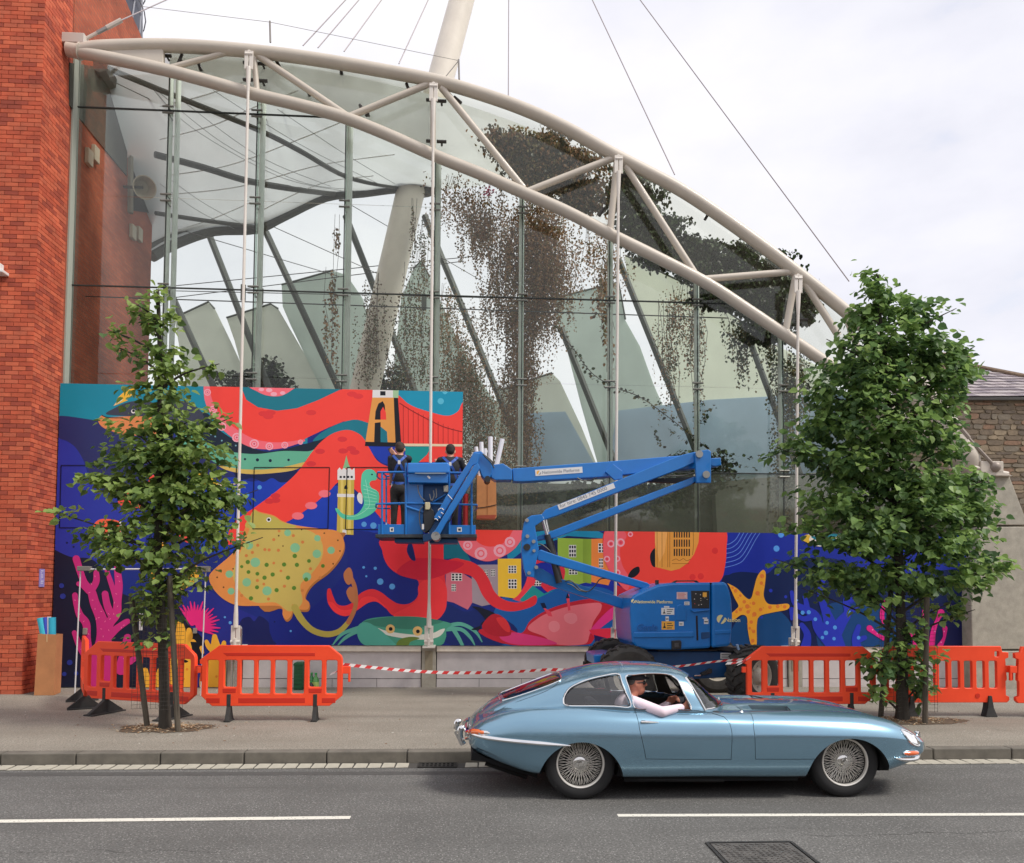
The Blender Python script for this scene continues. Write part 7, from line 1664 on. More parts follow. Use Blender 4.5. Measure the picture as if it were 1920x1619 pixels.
# paint
m=bpy.data.materials.new('car_paint'); m.use_nodes=True; t=m.node_tree; p=t.nodes['Principled BSDF']
p.inputs['Base Color'].default_value=(*S(128,166,188),1); p.inputs['Metallic'].default_value=.75; p.inputs['Roughness'].default_value=.27; p.inputs['Coat Weight'].default_value=1; p.inputs['Coat Roughness'].default_value=.03
nz_=t.nodes.new('ShaderNodeTexNoise'); nz_.inputs['Scale'].default_value=900; bp=t.nodes.new('ShaderNodeBump'); bp.inputs['Strength'].default_value=.03; bp.inputs['Distance'].default_value=.001; tc=t.nodes.new('ShaderNodeTexCoord'); t.links.new(tc.outputs['Object'],nz_.inputs[0]); t.links.new(nz_.outputs[0],bp.inputs['Height']); t.links.new(bp.outputs[0],p.inputs['Normal'])
PAINT=m
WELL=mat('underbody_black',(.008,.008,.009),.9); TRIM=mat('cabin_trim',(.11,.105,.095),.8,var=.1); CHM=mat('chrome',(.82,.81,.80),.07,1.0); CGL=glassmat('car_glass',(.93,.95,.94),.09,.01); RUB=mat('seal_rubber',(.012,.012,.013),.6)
car=thing('vintage_coupe',(CX0+1.24,CYC,0),'metallic pale blue vintage sports coupe with wire wheels driving along the road','car')
def finish(me,name,parent):
    V=[v.co.copy() for v in me.vertices]; nl=[]; idx=[]
    for pl in me.polygons:
        fn=pl.normal; c=pl.center; onskin=0
        hs=[]
        for B in (BL,BG):
            h=B[0].find_nearest(c); hs.append(h[3])
        skin=min(hs)<.004 or any(min(BL[0].find_nearest(V[i])[3],BG[0].find_nearest(V[i])[3])>9 for i in ())
        # a big cut face may have its centre off the curved skin: ask its corners
        cd=[min(BL[0].find_nearest(V[i])[3],BG[0].find_nearest(V[i])[3]) for i in pl.vertices]
        if max(cd)<.0008 and min(hs)<.012: skin=True
        cabin=(CX0-.55<c.x<CX0+1.42 and c.z>.29 and abs(c.y-CYC)<.66)
        rim=False
        if not skin and cabin and c.z>.74:
            rim=min(hs)<.022
        idx.append(0 if (skin or rim) else (2 if cabin else 1))
        for i in pl.vertices:
            n_=fn
            if skin:
                for B in (BL,BG):
                    h=B[0].find_nearest(V[i])
                    if h[0] is not None and h[3]<.0007:
                        Fp=B[2][h[2]]; ws=[]; 
                        for vi in Fp: ws.append(1/max(1e-5,(B[1][vi]-h[0]).length)**2)
                        q=sum((B[3][vi]*w for vi,w in zip(Fp,ws)),Vector((0,0,0))).normalized()
                        if q.dot(fn)>.6: n_=q; break
            nl.append(n_)
    me.materials.clear()
    for q in (PAINT,WELL,TRIM): me.materials.append(q)
    me.polygons.foreach_set('material_index',idx); me.polygons.foreach_set('use_smooth',[True]*len(me.polygons))
    me.transform(Matrix.Translation(-root_loc(parent))); me.update(); me.normals_split_custom_set([tuple(n) for n in nl])
    o=bpy.data.objects.new(name,me); COL.objects.link(o); o.parent=parent; return o
finish(body,'body',car); bon=finish(bonnet,'bonnet',car); dnear=finish(doors[0],'door',car); dfar=finish(doors[1],'door',car)
# glass: offset skin clipped to each opening
def glass(P,side,name='window',inset_=.006,xp=False):
    bm=bmesh.new(); bm.from_mesh(grnm)
    for v in bm.verts: v.co=v.co-v.normal*inset_
    geom=lambda: bm.verts[:]+bm.edges[:]+bm.faces[:]
    n=len(P); ar=sum(P[i][0]*P[(i+1)%n][1]-P[(i+1)%n][0]*P[i][1] for i in range(n)); Q=P if ar>0 else P[::-1]
    for i in range(n):
        a,b=Q[i],Q[(i+1)%n]; e=(b[0]-a[0],b[1]-a[1]); L_=math.hypot(*e)
        if L_<1e-4: continue
        no=(e[1]/L_,-e[0]/L_)
        if xp=='x': co=Vector((0,a[0],a[1])); nv=Vector((0,no[0],no[1]))
        elif xp=='z': co=Vector((a[0],a[1],0)); nv=Vector((no[0],no[1],0))
        else: co=Vector((a[0],0,a[1])); nv=Vector((no[0],0,no[1]))
        bmesh.ops.bisect_plane(bm,geom=geom(),plane_co=co+nv*.006,plane_no=nv,clear_outer=True)
    if xp=='x': bmesh.ops.bisect_plane(bm,geom=geom(),plane_co=Vector((CX0+1.08,0,0)),plane_no=Vector((-1,0,0)),clear_outer=True)
    elif xp=='s': pass
    elif xp=='z': bmesh.ops.bisect_plane(bm,geom=geom(),plane_co=Vector((0,0,.6)),plane_no=Vector((0,0,-1)),clear_outer=True)
    else: bmesh.ops.bisect_plane(bm,geom=geom(),plane_co=Vector((0,CYC+side*.05,0)),plane_no=Vector((0,-side,0)),clear_outer=True)
    me=bpy.data.meshes.new(name); bm.to_mesh(me); bm.free(); me.materials.append(CGL); me.polygons.foreach_set('use_smooth',[True]*len(me.polygons)); me.transform(Matrix.Translation(-root_loc(car)))
    o=bpy.data.objects.new(name,me); COL.objects.link(o); o.parent=car; return o
glass(QWz,-1,'quarter_window'); glass(QWz,1,'quarter_window'); 
glass(DWz,1,'door_window')
glass([(CX0+u,z) for u,z in ((1.045,1.072),(1.185,.797),(1.515,.800),(1.515,1.25),(1.2,1.25),(1.10,1.098))],None,'windscreen',xp='s')
glass([(CX0+u,CYC+y) for u,y in RWp],0,'rear_window',xp='z')
# chrome outlines on the skin
def onskin(x,z,side,B=BG,off=.002):
    h=B[0].ray_cast(Vector((x,CYC+side*1.5,z)),Vector((0,-side,0)))
    return h[0]+h[1]*off if h[0] is not None else None
def trimloop(P,side,name,r,closed=True,m=CHM,off=.002,B=BG,parent=None):
    P2=cr([Vector((x,z,0)) for x,z in P],4,closed); Q=[onskin(p.x,p.y,side,B,off) for p in P2]; Q=[q for q in Q if q is not None]
    mb=MB(); mb.tube(Q,r,6,closed=closed); return mb.build(name,m,parent or car,smooth=True)
for s in (-1,1):
    trimloop(inset(QWz[::-1] if sum(QWz[i][0]*QWz[(i+1)%len(QWz)][1]-QWz[(i+1)%len(QWz)][0]*QWz[i][1] for i in range(len(QWz)))<0 else QWz,-.008),s,'window_trim',.0075)
    trimloop(DWz,s,'window_trim',.007)
    trimloop(QWz,s,'window_seal',.005,m=RUB,off=-.001)
# windscreen surround
for s in (-1,1):
    Q=[]
    for k in range(13):
        t=k/12; q=onskin(CX0+1.045+.14*t-.006,1.078-.283*t,s,BG,.003)
        if q is not None: Q.append(q)
    mb=MB(); mb.tube(Q,.0125,8); mb.build('windscreen_pillar',CHM,car,smooth=True)
Q=[]
for k in range(33):
    y=-.605+1.21*k/32; h=BG[0].ray_cast(Vector((CX0+2.2,CYC+y,.803)),Vector((-1,0,0)))
    if h[0] is not None and h[0].x>CX0+1.0: Q.append(h[0]+h[1]*.003)
mb=MB(); mb.tube(Q,.009,6); mb.build('windscreen_trim',CHM,car,smooth=True)
P=[]
for (u,y) in RWp:
    h=BG[0].ray_cast(Vector((CX0+u,CYC+y,2)),Vector((0,0,-1))); P.append(h[0]+h[1]*.002)
mb=MB(); mb.tube(cr(P,4,True),.007,6,closed=True); mb.build('rear_window_trim',CHM,car,smooth=True)
# tailgate seam
Q=[]
for (x,y) in [T1(*p) for p in ((880,175),(860,250),(800,300),(700,345),(560,395),(440,445),(330,510),(270,570),(225,640))]:
    h=carhit(x,y,None,.0)
    if h: Q.append(h)
mb=MB(); mb.tube(cr(Q,3),.0022,5); mb.build('tailgate_seam',RUB,car)
# bonnet louvres (slots)
for k in range(15):
    t=k/14; a=carhit(1404+70*t,1322.5+2.0*t); b=carhit(1412+70*t,1330.5+2.5*t)
    if a and b:
        mb=MB(); mb.tube([a,b],.0058,6); mb.build('louvre',RUB,bon)
        for s in (1,): 
            a2,b2=a.copy(),b.copy(); a2.y=2*CYC-a.y; b2.y=2*CYC-b.y; mb=MB(); mb.tube([a2,b2],.0058,6); mb.build('louvre',RUB,bon)
# bonnet crease shadow strip
Q=[carhit(x,y,None,.001) for x,y in ((1372,1338),(1420,1337.5),(1500,1337.5),(1567,1340),(1620,1347),(1655,1357))]; Q=[q for q in Q if q]
# door handle, mirror, lamps
def blob(px_,py_,off,r,sc,m_,name,parent,rot=None):
    c_=carhit(px_,py_,None,off); mb=MB(); mb.ball(c_,r,16,sc=sc); return mb.build(name,m_,parent,smooth=True)
a=carhit(1202,1354.5,None,.012); b=carhit(1235,1355,None,.008); mb=MB(); mb.tube([a-Vector((.006,0,0)),a,a.lerp(b,.4),b],[.006,.013,.010,.002],8); mb.build('handle',CHM,dnear,smooth=True)
c_=carhit(1390,1337); mb=MB(); mb.ball(c_+Vector((0,0,.008)),.018,10,sc=(1.2,1,.6)); mb.tube([c_,c_+Vector((0,0,.05))],.003,6); mb.build('bonnet_catch',CHM,car,smooth=True)
c_=carhit(1348,1314,None,.0) or onY(1348,1314,CYC); mb=MB(); q=onY(1347,1310,CYC-.1); mb.tube([q-Vector((0,0,.03)),q],.004,6); mb.ball(q,.012,8); mb.build('washer_jet',CHM,car,smooth=True)
q=onY(1366,1317,CYC-.05); mb=MB(); mb.box((q.x-.03,q.y-.09,q.z-.03),(q.x+.05,q.y+.09,q.z+.0)); mb.build('air_scoop',BLKP,car,bev=.006)
a,b=onY(1316,1327,CYC-.40),onY(1345,1318,CYC-.28); mb=MB(); mb.tube(cr([a,onY(1328,1319,CYC-.34),b],5),.004,6); mb.build('wiper',RUB,car)
# tail lamp
TLM=mat('lamp_red',(.55,.03,.02),.15,coat=1); TLO=mat('lamp_orange',(.85,.16,.02),.18,coat=1)
def lampbar(pts,rs,m_,name,parent=car,off=.01,sy=1):
    Q=[carhit(x,y,None,off) for x,y in pts]
    mb=MB(); mb.tube(Q,rs,12); o=mb.build(name,m_,parent,smooth=True); return o
for s in (0,):
    lampbar([T1(178,640),T1(200,640),T1(260,645),T1(310,645),T1(330,648)],[.02,.034,.032,.018,.003],CHM,'tail_lamp_surround',off=.0)
    lampbar([T1(176,636),T1(190,636),T1(206,638)],[.022,.028,.029],TLM,'tail_lamp',off=.007)
    lampbar([T1(206,638),T1(250,642),T1(285,645),T1(296,646)],[.029,.027,.016,.006],TLO,'tail_lamp',off=.009)
# rear bumper: blade along the side and round the tail
def plan(uq,z,side=-1,off=.012):
    h=BL[0].ray_cast(Vector((CX0+uq,CYC+side*1.5,z)),Vector((0,-side,0))); return h[0]+h[1]*off if h[0] is not None else None
BQ=[]
zb0=carhit(*T1(600,705)).z; zb1=carhit(*T1(200,690)).z
for k in range(18):
    u=-.10-.88*k/17; z=zb0-.035*(1-k/17)+.012*(k/17); q=plan(u,z,-1,.012)
    if q: BQ.append(q)
last=BQ[-1]; BQ+= [Vector((last.x-.035,last.y+.07,last.z)),Vector((CX0-1.06,CYC-.15,last.z)),]
rad=[.004,.008,.012,.015,.018]+[.020]*(len(BQ)-5)
mirror=[Vector((q.x,2*CYC-q.y,q.z)) for q in BQ[::-1]]
mb=MB(); mb.tube(BQ,rad,10); mb.build('rear_bumper',CHM,car,smooth=True); mb=MB(); mb.tube(mirror,rad[::-1],10); mb.build('rear_bumper',CHM,car,smooth=True)
for (u0,v0,u1,v1,Yd) in ((112,600,120,735,CYC-.22),(85,548,92,680,CYC+.22)):
    a=onY(*T1(u0+20,v0),Yd); b=onY(*T1(u0-14,v0+15),Yd); c_=onY(*T1(u0-16,v0+80),Yd); d_=onY(*T1(u1,v1),Yd)
    mb=MB(); mb.tube(cr([a,b,c_,d_],5),[.012,.02,.026,.028,.03]+[.03]*11,10); mb.build('overrider',CHM,car,smooth=True)
c_=onY(*T1(165,625),CYC-.2); mb=MB(); mb.tube([onY(*T1(140,690),CYC-.2),onY(*T1(200,680),CYC-.35)],.014,8); mb.box((CX0-1.05,CYC-.2,.49),(CX0-1.03,CYC+.2,.56)); mb.build('number_plate_hood',CHM,car,bev=.004)
# underside, exhausts
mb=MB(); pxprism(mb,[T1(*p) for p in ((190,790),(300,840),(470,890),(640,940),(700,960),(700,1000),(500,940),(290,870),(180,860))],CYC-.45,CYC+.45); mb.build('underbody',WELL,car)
for dy in (-.09,.09):
    mb=MB(); A=onY(*T1(300,880),CYC-.25+dy); B=onY(*T1(620,990),CYC-.25+dy); mb.tube([A,B],.026,10); mb.tube([A,A-(B-A)*.02],.028,10); mb.build('exhaust_pipe',mat('exhaust',(.03,.03,.03),.35,.7),car,smooth=True)
mb=MB(); mb.box((CX0+.42,CYC-.62,.15),(CX0+2.05,CYC+.62,.20)); mb.box((CX0-.5,CYC-.45,.2),(CX0+.5,CYC+.45,.34)); mb.box((CX0+2.0,CYC-.3,.16),(CX0+3.1,CYC+.3,.3)); mb.build('floor_pan',WELL,car)
mb=MB(); mb.tube([(CX0+.55,CYC-.60,.165),(CX0+1.35,CYC-.60,.155)],.022,8); mb.tube([(CX0+1.75,CYC-.6,.175),(CX0+1.95,CYC-.6,.175)],.016,8); mb.build('side_pipe',mat('exhaust',(.03,.03,.03),.35,.7),car)
# front bumper, indicator, headlamp
T2=lambda u,v:(1280+u/4,1220+v/4)
FQ=[carhit(*T2(x,y),None,.012) for x,y in ((1590,806),(1630,812),(1690,812),(1740,802))]; FQ=[q for q in FQ if q]
e_=FQ[-1]; FQ+=[Vector((e_.x+.05,e_.y+.05,e_.z+.006)),Vector((CX0+3.44,CYC-.22,e_.z+.012)),Vector((CX0+3.47,CYC-.1,e_.z+.012))]
FQ=cr(FQ,3); nf=len(FQ); fr_=[.004+.018*min(1,i/5) for i in range(nf)]
mb=MB(); mb.tube(FQ,fr_,10); mb.build('front_bumper',CHM,car,smooth=True)
mb=MB(); mb.tube([Vector((q.x,2*CYC-q.y,q.z)) for q in FQ],fr_,10); mb.build('front_bumper',CHM,car,smooth=True)
for Yd in (CYC-.2,CYC+.2):
    mb=MB(); b0=Vector((CX0+3.46,Yd,.415)); mb.tube(cr([b0+Vector((-.03,0,.10)),b0+Vector((.0,0,.085)),b0,b0+Vector((-.01,0,-.07))],4),[.010]*3+[.022]*10,10); mb.build('overrider',CHM,car,smooth=True)
lampbar([T2(1652,775),T2(1675,772),T2(1720,768),T2(1752,765),T2(1766,763)],[.012,.024,.028,.024,.010],CHM,'indicator_surround',off=.0)
lampbar([T2(1656,773),T2(1680,771),T2(1720,768),T2(1748,766),T2(1760,765)],[.008,.020,.024,.020,.008],mat('lamp_amber',(.80,.14,.03),.2,coat=1),'indicator',off=.010)
HL=[T2(*p) for p in ((1640,596),(1690,612),(1735,645),(1765,682),(1773,700),(1765,714),(1735,708),(1700,680),(1668,640))]
HQ=[carhit(x,y,None,.004) for x,y in HL]; HQ=[q for q in HQ if q]
if len(HQ)>4:
    mb=MB(); mb.tube(cr(HQ,4,True),.009,8,closed=True); mb.build('headlamp_ring',CHM,car,smooth=True)
    C_=cr(HQ,4,True); mb=MB(); cc=sum(C_,Vector((0,0,0)))/len(C_); mb.add([q for q in C_]+[cc+Vector((.01,-.015,.012))],[(i,(i+1)%len(C_),len(C_)) for i in range(len(C_))]); mb.build('headlamp_cover',glassmat('lamp_glass',(.9,.92,.92),.12,.02),car,smooth=True)
    mb=MB(); mb.add([q-Vector((0,-.004,.003)) for q in C_]+[cc-Vector((.02,-.03,.01))],[(i,(i+1)%len(C_),len(C_)) for i in range(len(C_))]); mb.build('headlamp_bowl',mat('lamp_bowl',(.42,.40,.38),.2,.7),car,smooth=True)
    c2_=cc.lerp(HQ[3],.35); mb=MB(); mb.ball(c2_-Vector((.012,-.02,.0)),.045,14,sc=(.7,.7,1)); mb.build('headlamp_bulb',mat('lamp_lens',(.75,.72,.68),.1,.3),car,smooth=True)
c_=carhit(*T1(265,465)); 
if c_: mb=MB(); mb.tube([c_,c_+Vector((.03,0,.012))],.006,6); mb.build('badge',CHM,car)
# wire wheels
SPK=mat('spoke_metal',S(232,228,220),.3,.35); CTY=mat('car_tyre',(.017,.017,.018),.8,bump=.08,bscale=60); HUBM=mat('hub_metal',(.75,.74,.71),.2,.9)
def wire_wheel(u,side,name='wheel'):
    c_=Vector((CX0+u,CYC+side*.66,.325)); ax=Vector((0,side,0)); R=.325; x=Vector((1,0,0)); z=Vector((0,0,1))
    mb=MB(); mb.lathe([(.218,.004),(.232,.012),(.27,.018),(.305,.008),(.322,-.012),(R,-.04),(R,-.13),(.318,-.155),(.28,-.17),(.218,-.16)],c_,ax,48); w=mb.build('wheel',CTY,car,smooth=True,sharp=60)
    mb=MB(); mb.lathe([(.222,.008),(.216,.013),(.207,.009),(.203,-.006),(.203,-.014),(.222,-.014)],c_,ax,48); mb.build('rim',SPK,w,smooth=True,sharp=50)
    mb=MB(); mb.lathe([(.221,-.015),(.203,-.0145),(.198,-.022),(.190,-.07),(.196,-.12),(.218,-.15)],c_,ax,48,closed=False); mb.build('rim_barrel',mat('barrel_dark',(.05,.048,.045),.5,.4),w,smooth=True,sharp=50)
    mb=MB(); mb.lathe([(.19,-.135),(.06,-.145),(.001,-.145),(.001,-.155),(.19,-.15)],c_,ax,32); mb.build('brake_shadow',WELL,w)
    mb=MB(); mb.lathe([(.001,.0),(.033,.0),(.036,-.008),(.058,-.014),(.066,-.022),(.060,-.035),(.048,-.10),(.001,-.10)],c_,ax,28); mb.build('hub',HUBM,w,smooth=True,sharp=40)
    mb=MB(); rot0=.35 if u<1 else 1.0
    for k in range(36):
        for (r0_,h0,r1,h1,tw) in ((.060,-.022,.200,-.028,.30),(.060,-.022,.200,-.028,-.30)):
            a=2*math.pi*k/36+(.04 if tw>0 else 0); b=a+tw
            A=c_+ax*h0+(x*math.cos(a)+z*math.sin(a))*r0_; B=c_+ax*h1+(x*math.cos(b)+z*math.sin(b))*r1
            mb.tube([A,B],.0026,4,cap=False)
            A=c_+ax*(-.09)+(x*math.cos(a+.05)+z*math.sin(a+.05))*.05; B=c_+ax*(-.05)+(x*math.cos(b+.05)+z*math.sin(b+.05))*.196
            if k%2==1: mb.tube([A,B],.0024,4,cap=False)
    stuff(mb.build('spokes',SPK,w))
    mb=MB(); mb.lathe([(.001,.035),(.020,.034),(.027,.026),(.029,.0),(.001,.0)],c_,ax,20)
    for s in (0,math.pi):
        d=x*math.cos(rot0+s)+z*math.sin(rot0+s); t_=-x*math.sin(rot0+s)+z*math.cos(rot0+s)
        mb.prism([c_+ax*.016+d*.02+t_*.020,c_+ax*.018+d*.055+t_*.012,c_+ax*.020+d*.078+t_*.0,c_+ax*.018+d*.055-t_*.010,c_+ax*.016+d*.02-t_*.020],ax*.009)
    mb.build('knock_off_spinner',HUBM,w,smooth=True,sharp=40)
for u in (WR,WF):
    for s in (-1,1): wire_wheel(u,s)
# cabin: seats, dash, wheel
LEA=mat('seat_leather',(.16,.15,.14),.6,var=.15)
for s in (-1,1):
    g=MB(); g.box((CX0+.35,CYC+s*.32-.2,.28),(CX0+.85,CYC+s*.32+.2,.42)); o=g.build('seat_cushion',LEA,car,bev=.04)
    g=MB(); g.prism([(CX0+.30,CYC+s*.32-.19,.38),(CX0+.42,CYC+s*.32-.19,.38),(CX0+.30,CYC+s*.32-.19,.78),(CX0+.20,CYC+s*.32-.19,.78)],(0,.38,0)); g.build('seat_back',LEA,car,bev=.03)
g=MB(); g.box((CX0+1.12,CYC-.56,.60),(CX0+1.36,CYC+.56,.775)); g.build('dashboard',BLKP,car,bev=.03)
wc=Vector((CX0+.99,CYC-.32,.775)); wax=Vector((-1,0,.38)).normalized(); wx=Vector((0,1,0)); wz=wax.cross(wx).normalized()
g=MB(); g.tube([wc+wx*.19*math.cos(t*math.pi/12)+wz*.19*math.sin(t*math.pi/12) for t in range(24)],.012,8,closed=True)
for t in (0,2.1,4.2): g.tube([wc,wc+wx*.185*math.cos(t-.5)+wz*.185*math.sin(t-.5)],.008,6)
g.tube([wc,wc-wax*.2],.02,8); g.build('steering_wheel',BLKP,car,smooth=True)
# driver
drv=thing('person',(CX0+.55,CYC-.32,.42),'driver in dark cap, sunglasses and pale pink shirt, elbow out of the coupe window','person')
SHT=mat('shirt_pink_white',S(236,216,226),.8,var=.04,vscale=9,bump=.25,bscale=18); CAPM=mat('cap_dark',(.02,.02,.024),.8)
V=Vector; YD=CYC-.36; hp=V((CX0+.50,YD,.50)); mb=MB()
hd=carhit(1191,1282,'G'); hx=onY(1192,1284,YD).x; hzc=onY(1192,1284,YD).z
ellip(mb,(CX0+.50,YD,.52),(.14,.16,.11),1); ellip(mb,(CX0+.475,YD,.66),(.12,.17,.15),0); ellip(mb,(CX0+.49,YD,.80),(.115,.18,.12),0)
capsule(mb,(CX0+.50,YD-.13,.86),(CX0+.50,YD+.13,.86),.06,.06,0); capsule(mb,(CX0+.50,YD,.86),(hx-.01,YD,hzc-.06),.058,.052,2)
ellip(mb,(hx,YD,hzc+.02),(.088,.072,.105),2); ellip(mb,(hx+.035,YD,hzc-.045),(.055,.052,.055),2); capsule(mb,(hx+.075,YD,hzc+.035),(hx+.10,YD,hzc-.002),.010,.016,2); ellip(mb,(hx+.082,YD,hzc-.042),(.012,.024,.010),2); ellip(mb,(hx-.012,YD-.07,hzc+.01),(.020,.012,.03),2)
el=carhit(1240,1338)+V((0,-.02,.015)); wr=onY(1281,1326,el.y+.10); shd=V((CX0+.52,YD-.16,.86))
capsule(mb,shd,el,.062,.05,0); capsule(mb,el,wr.lerp(el,.12),.05,.036,0); capsule(mb,wr.lerp(el,.12),wr,.028,.025,2)
hd_=(wc+wz*.0-wr); hand(mb,wr,(V((1,.25,.05))),(0,.2,1),2,s=1.0,curl=.9,palmn=(0,1,-.3))
shd2=V((CX0+.52,YD+.16,.86)); el2=V((CX0+.72,YD+.22,.66)); wr2=V((CX0+.93,YD+.16,.80)); capsule(mb,shd2,el2,.058,.046,0); capsule(mb,el2,wr2,.044,.03,0); hand(mb,wr2,(.6,-.2,.5),(0,-.4,.9),2,curl=1.1,palmn=(.6,0,-.5))
for s in (-1,1):
    kn=V((CX0+.93,YD+s*.1,.50)); capsule(mb,(CX0+.52,YD+s*.09,.50),kn,.085,.062,1); capsule(mb,kn,(CX0+1.22,YD+s*.1,.34),.06,.045,1)
fuse(mb,'body',[SHT,TRS,SKIN2],drv,.0085,5)
h=MB(); ellip(h,(hx-.005,YD,hzc+.075),(.096,.080,.062),0,n=20); ellip(h,(hx+.075,YD,hzc+.062),(.065,.062,.012),0); fuse(h,'cap',[CAPM],drv,.008,3)
h=MB(); ellip(h,(hx-.03,YD,hzc+.03),(.07,.074,.05),0); fuse(h,'hair',[mat('hair_grey',(.09,.08,.07),.8)],drv,.009,2)
h=MB()
for s in (-1,1): ellip(h,(hx+.070,YD+s*.033,hzc+.022),(.018,.03,.022),0); h.tube([(hx+.07,YD+s*.06,hzc+.028),(hx-.01,YD+s*.076,hzc+.024)],.005,6)
h.build('sunglasses',mat('shades',(.006,.006,.008),.1),drv,smooth=True)
# ------------------------------------------------------------------ plastic road barriers
ORG_=mat('barrier_orange',S(255,80,44),.45,var=.06,vscale=4,spec=.4); FOOT=mat('foot_black',(.035,.034,.033),.8,var=.25,vscale=9)
def barrier_mesh(kind):
    if kind=='a':
        W_,H0,H1=1.84,.0,.79
        out=[(-.92,.13),(-.78,.0),(.76,.0),(.92,.13),(.92,.40),(.915,.62),(.90,.66),(.74,.79),(-.70,.79),(-.90,.64),(-.95,.60),(-.95,.56),(-.92,.55)]
        holes=[]
        xs=[-.865,-.64,-.42,-.20,.02,.245,.475,.70]
        for i,x in enumerate(xs):
            w=.182 if i not in (0,7) else .165; y0=.145 if i not in (1,6) else .235; y1=.61
            holes.append(rrect(x,y0,x+w,y1,.03)[::-1])
        me=curve2d(out,holes,.022,.008,'barrier')
    else:
        out=[(-.92,.0),(.92,.0),(.95,.03),(.95,.07),(.90,.09),(.90,.30),(.92,.32),(.90,.62),(.95,.64),(.95,.70),(.86,.71),(.84,.79),(-.84,.79),(-.92,.72)]
        holes=[rrect(.74,.64,.82,.73,.02)[::-1]]
        for i in range(9):
            x=-.86+i*.185; holes.append(rrect(x+.03,.19,x+.165,.595,.03)[::-1])
        me=curve2d(out,holes,.020,.008,'barrier')
    me.materials.clear(); me.materials.append(ORG_); me.transform(Matrix.Rotation(math.pi/2,4,'X')); 
    return me
BMA,BMB=barrier_mesh('a'),barrier_mesh('b')
def make_barrier(kind,label,grp,fl=.11):
    r=thing('road_barrier',(0,0,PZ),label,'barrier',grp)
    o=bpy.data.objects.new('panel',BMA if kind=='a' else BMB); COL.objects.link(o); o.parent=r; o.location=(0,0,.21)
    mb=MB(); 
    if kind=='a':
        mb.prism([(-.66,-.032,.91),(.56,-.032,.91),(.56,-.032,.865),(-.60,-.032,.865)],(0,.01,0)); mb.build('top_groove',mat('barrier_groove',S(206,44,24),.5),r,local=True,bev=.004)
        for (x0,x1) in ((-.44,.44),(-.86,-.68),(.66,.84)):
            m2=MB(); m2.prism([(x0,-.032,.31),(x1,-.032,.31),(x1,-.032,.24),(x0,-.032,.24)],(0,.01,0)); m2.build('base_groove',MC['barrier_groove'],r,local=True,bev=.006)
        for x in (-.56,.57):
            m2=MB(); m2.prism([(x-.09,-.033,.435),(x+.09,-.033,.435),(x+.085,-.033,.375),(x-.085,-.033,.375)],(0,.012,0)); m2.build('slot_lug',MC['barrier_groove'],r,local=True,bev=.008)
    else:
        m2=MB(); m2.tube([(.48,-.034,.30),(.48,-.026,.30)],.035,14); m2.build('boss',mat('barrier_groove',S(206,44,24),.5),r,local=True,smooth=True)
    h=MB(); h.box((.92,-.02,.63),(1.03,.02,.73)); h.box((1.0,-.018,.52),(1.03,.018,.63)); h.build('hook',ORG_,r,local=True,bev=.006)
    h=MB(); h.box((-.99,-.02,.64),(-.93,.02,.72)); h.build('eye',ORG_,r,local=True,bev=.006)
    for x in ((-.565,.57) if kind=='a' else (-.5,.66)):
        f=MB(); f.prism([(x-.027,-fl,0),(x-.027,fl,0),(x-.027,fl,.025),(x-.027,.035,.19),(x-.027,.035,.36),(x-.027,-.035,.36),(x-.027,-.035,.19),(x-.027,-fl,.025)],(.054,0,0))
        f.box((x-.04,-fl,0),(x-.028,fl,.02)); f.box((x+.028,-fl,0),(x+.04,fl,.02))
        if fl>.2: f.box((x-.08,-fl,0),(x-.041,fl,.02)); f.box((x+.041,-fl,0),(x+.08,fl,.02))
        
        if kind=='b': f=MB(); f.prism([(x-.09,-.07,0),(x+.09,-.07,0),(x+.045,-.055,.13),(x+.022,-.05,.3),(x-.022,-.05,.3),(x-.045,-.055,.13)],(0,.12,0))
        f.build('foot',FOOT,r,local=True,bev=.006)
    return r
GB='orange plastic barriers along the pavement'
def place(r,c,rz,label=None,first=False,kind=None):
    o=r if first else copy_tree(r)
    p=onZ(*c,PZ); o.location=p; o.rotation_euler=(0,0,rz)
    if label: o['label']=label
    return o
A_=make_barrier('a','orange slotted barrier standing in front of the green bottle crate and bottles',GB)
b_=onZ(436,1352,PZ); b2=onZ(584,1352,PZ); xc=(b_.x+b2.x)/2-.0; A_.location=(onY(511,1300,10.53).x,10.53,PZ)
B_=make_barrier('a','x',GB,.28); B_['label']='orange slotted barrier set at an angle behind the left tree, with spread black feet'
q1=onZ(692,1370,PZ)
p1=onY(160,1260,11.35); p2=onY(369,1260,10.62); v=p2-p1; B_.location=((p1.x+p2.x)/2,(11.35+10.62)/2,PZ); B_.rotation_euler=(0,0,math.atan2(v.y,v.x)); s_=v.length/1.87; B_.scale=(s_,s_,1)
E_=copy_tree(B_); E_['label']='orange barrier seen almost end on, in front of the pink coral at the left'
p1=onY(163,1260,11.3); p2=onY(154,1260,12.75); v=p2-p1; E_.location=((p1.x+p2.x)/2,(p1.y+p2.y)/2,PZ); E_.rotation_euler=(0,0,math.atan2(v.y,v.x)); E_.scale=(.8,.8,1)
C_2=copy_tree(A_); C_2['label']='orange slotted barrier in front of the right tyre of the lift, tape tied to it'
C_2.location=(onY(1521,1300,10.6).x,10.6,PZ)
D_=make_barrier('b','orange barrier with narrow slots right of the right tree',GB); D_.location=(onY(1770,1300,10.72).x,10.72,PZ)
F_=copy_tree(D_); F_['label']='orange barrier cut off by the right edge of the picture'; F_.location=(onY(2022,1300,10.65).x,10.65,PZ); F_.rotation_euler=(0,0,math.pi)
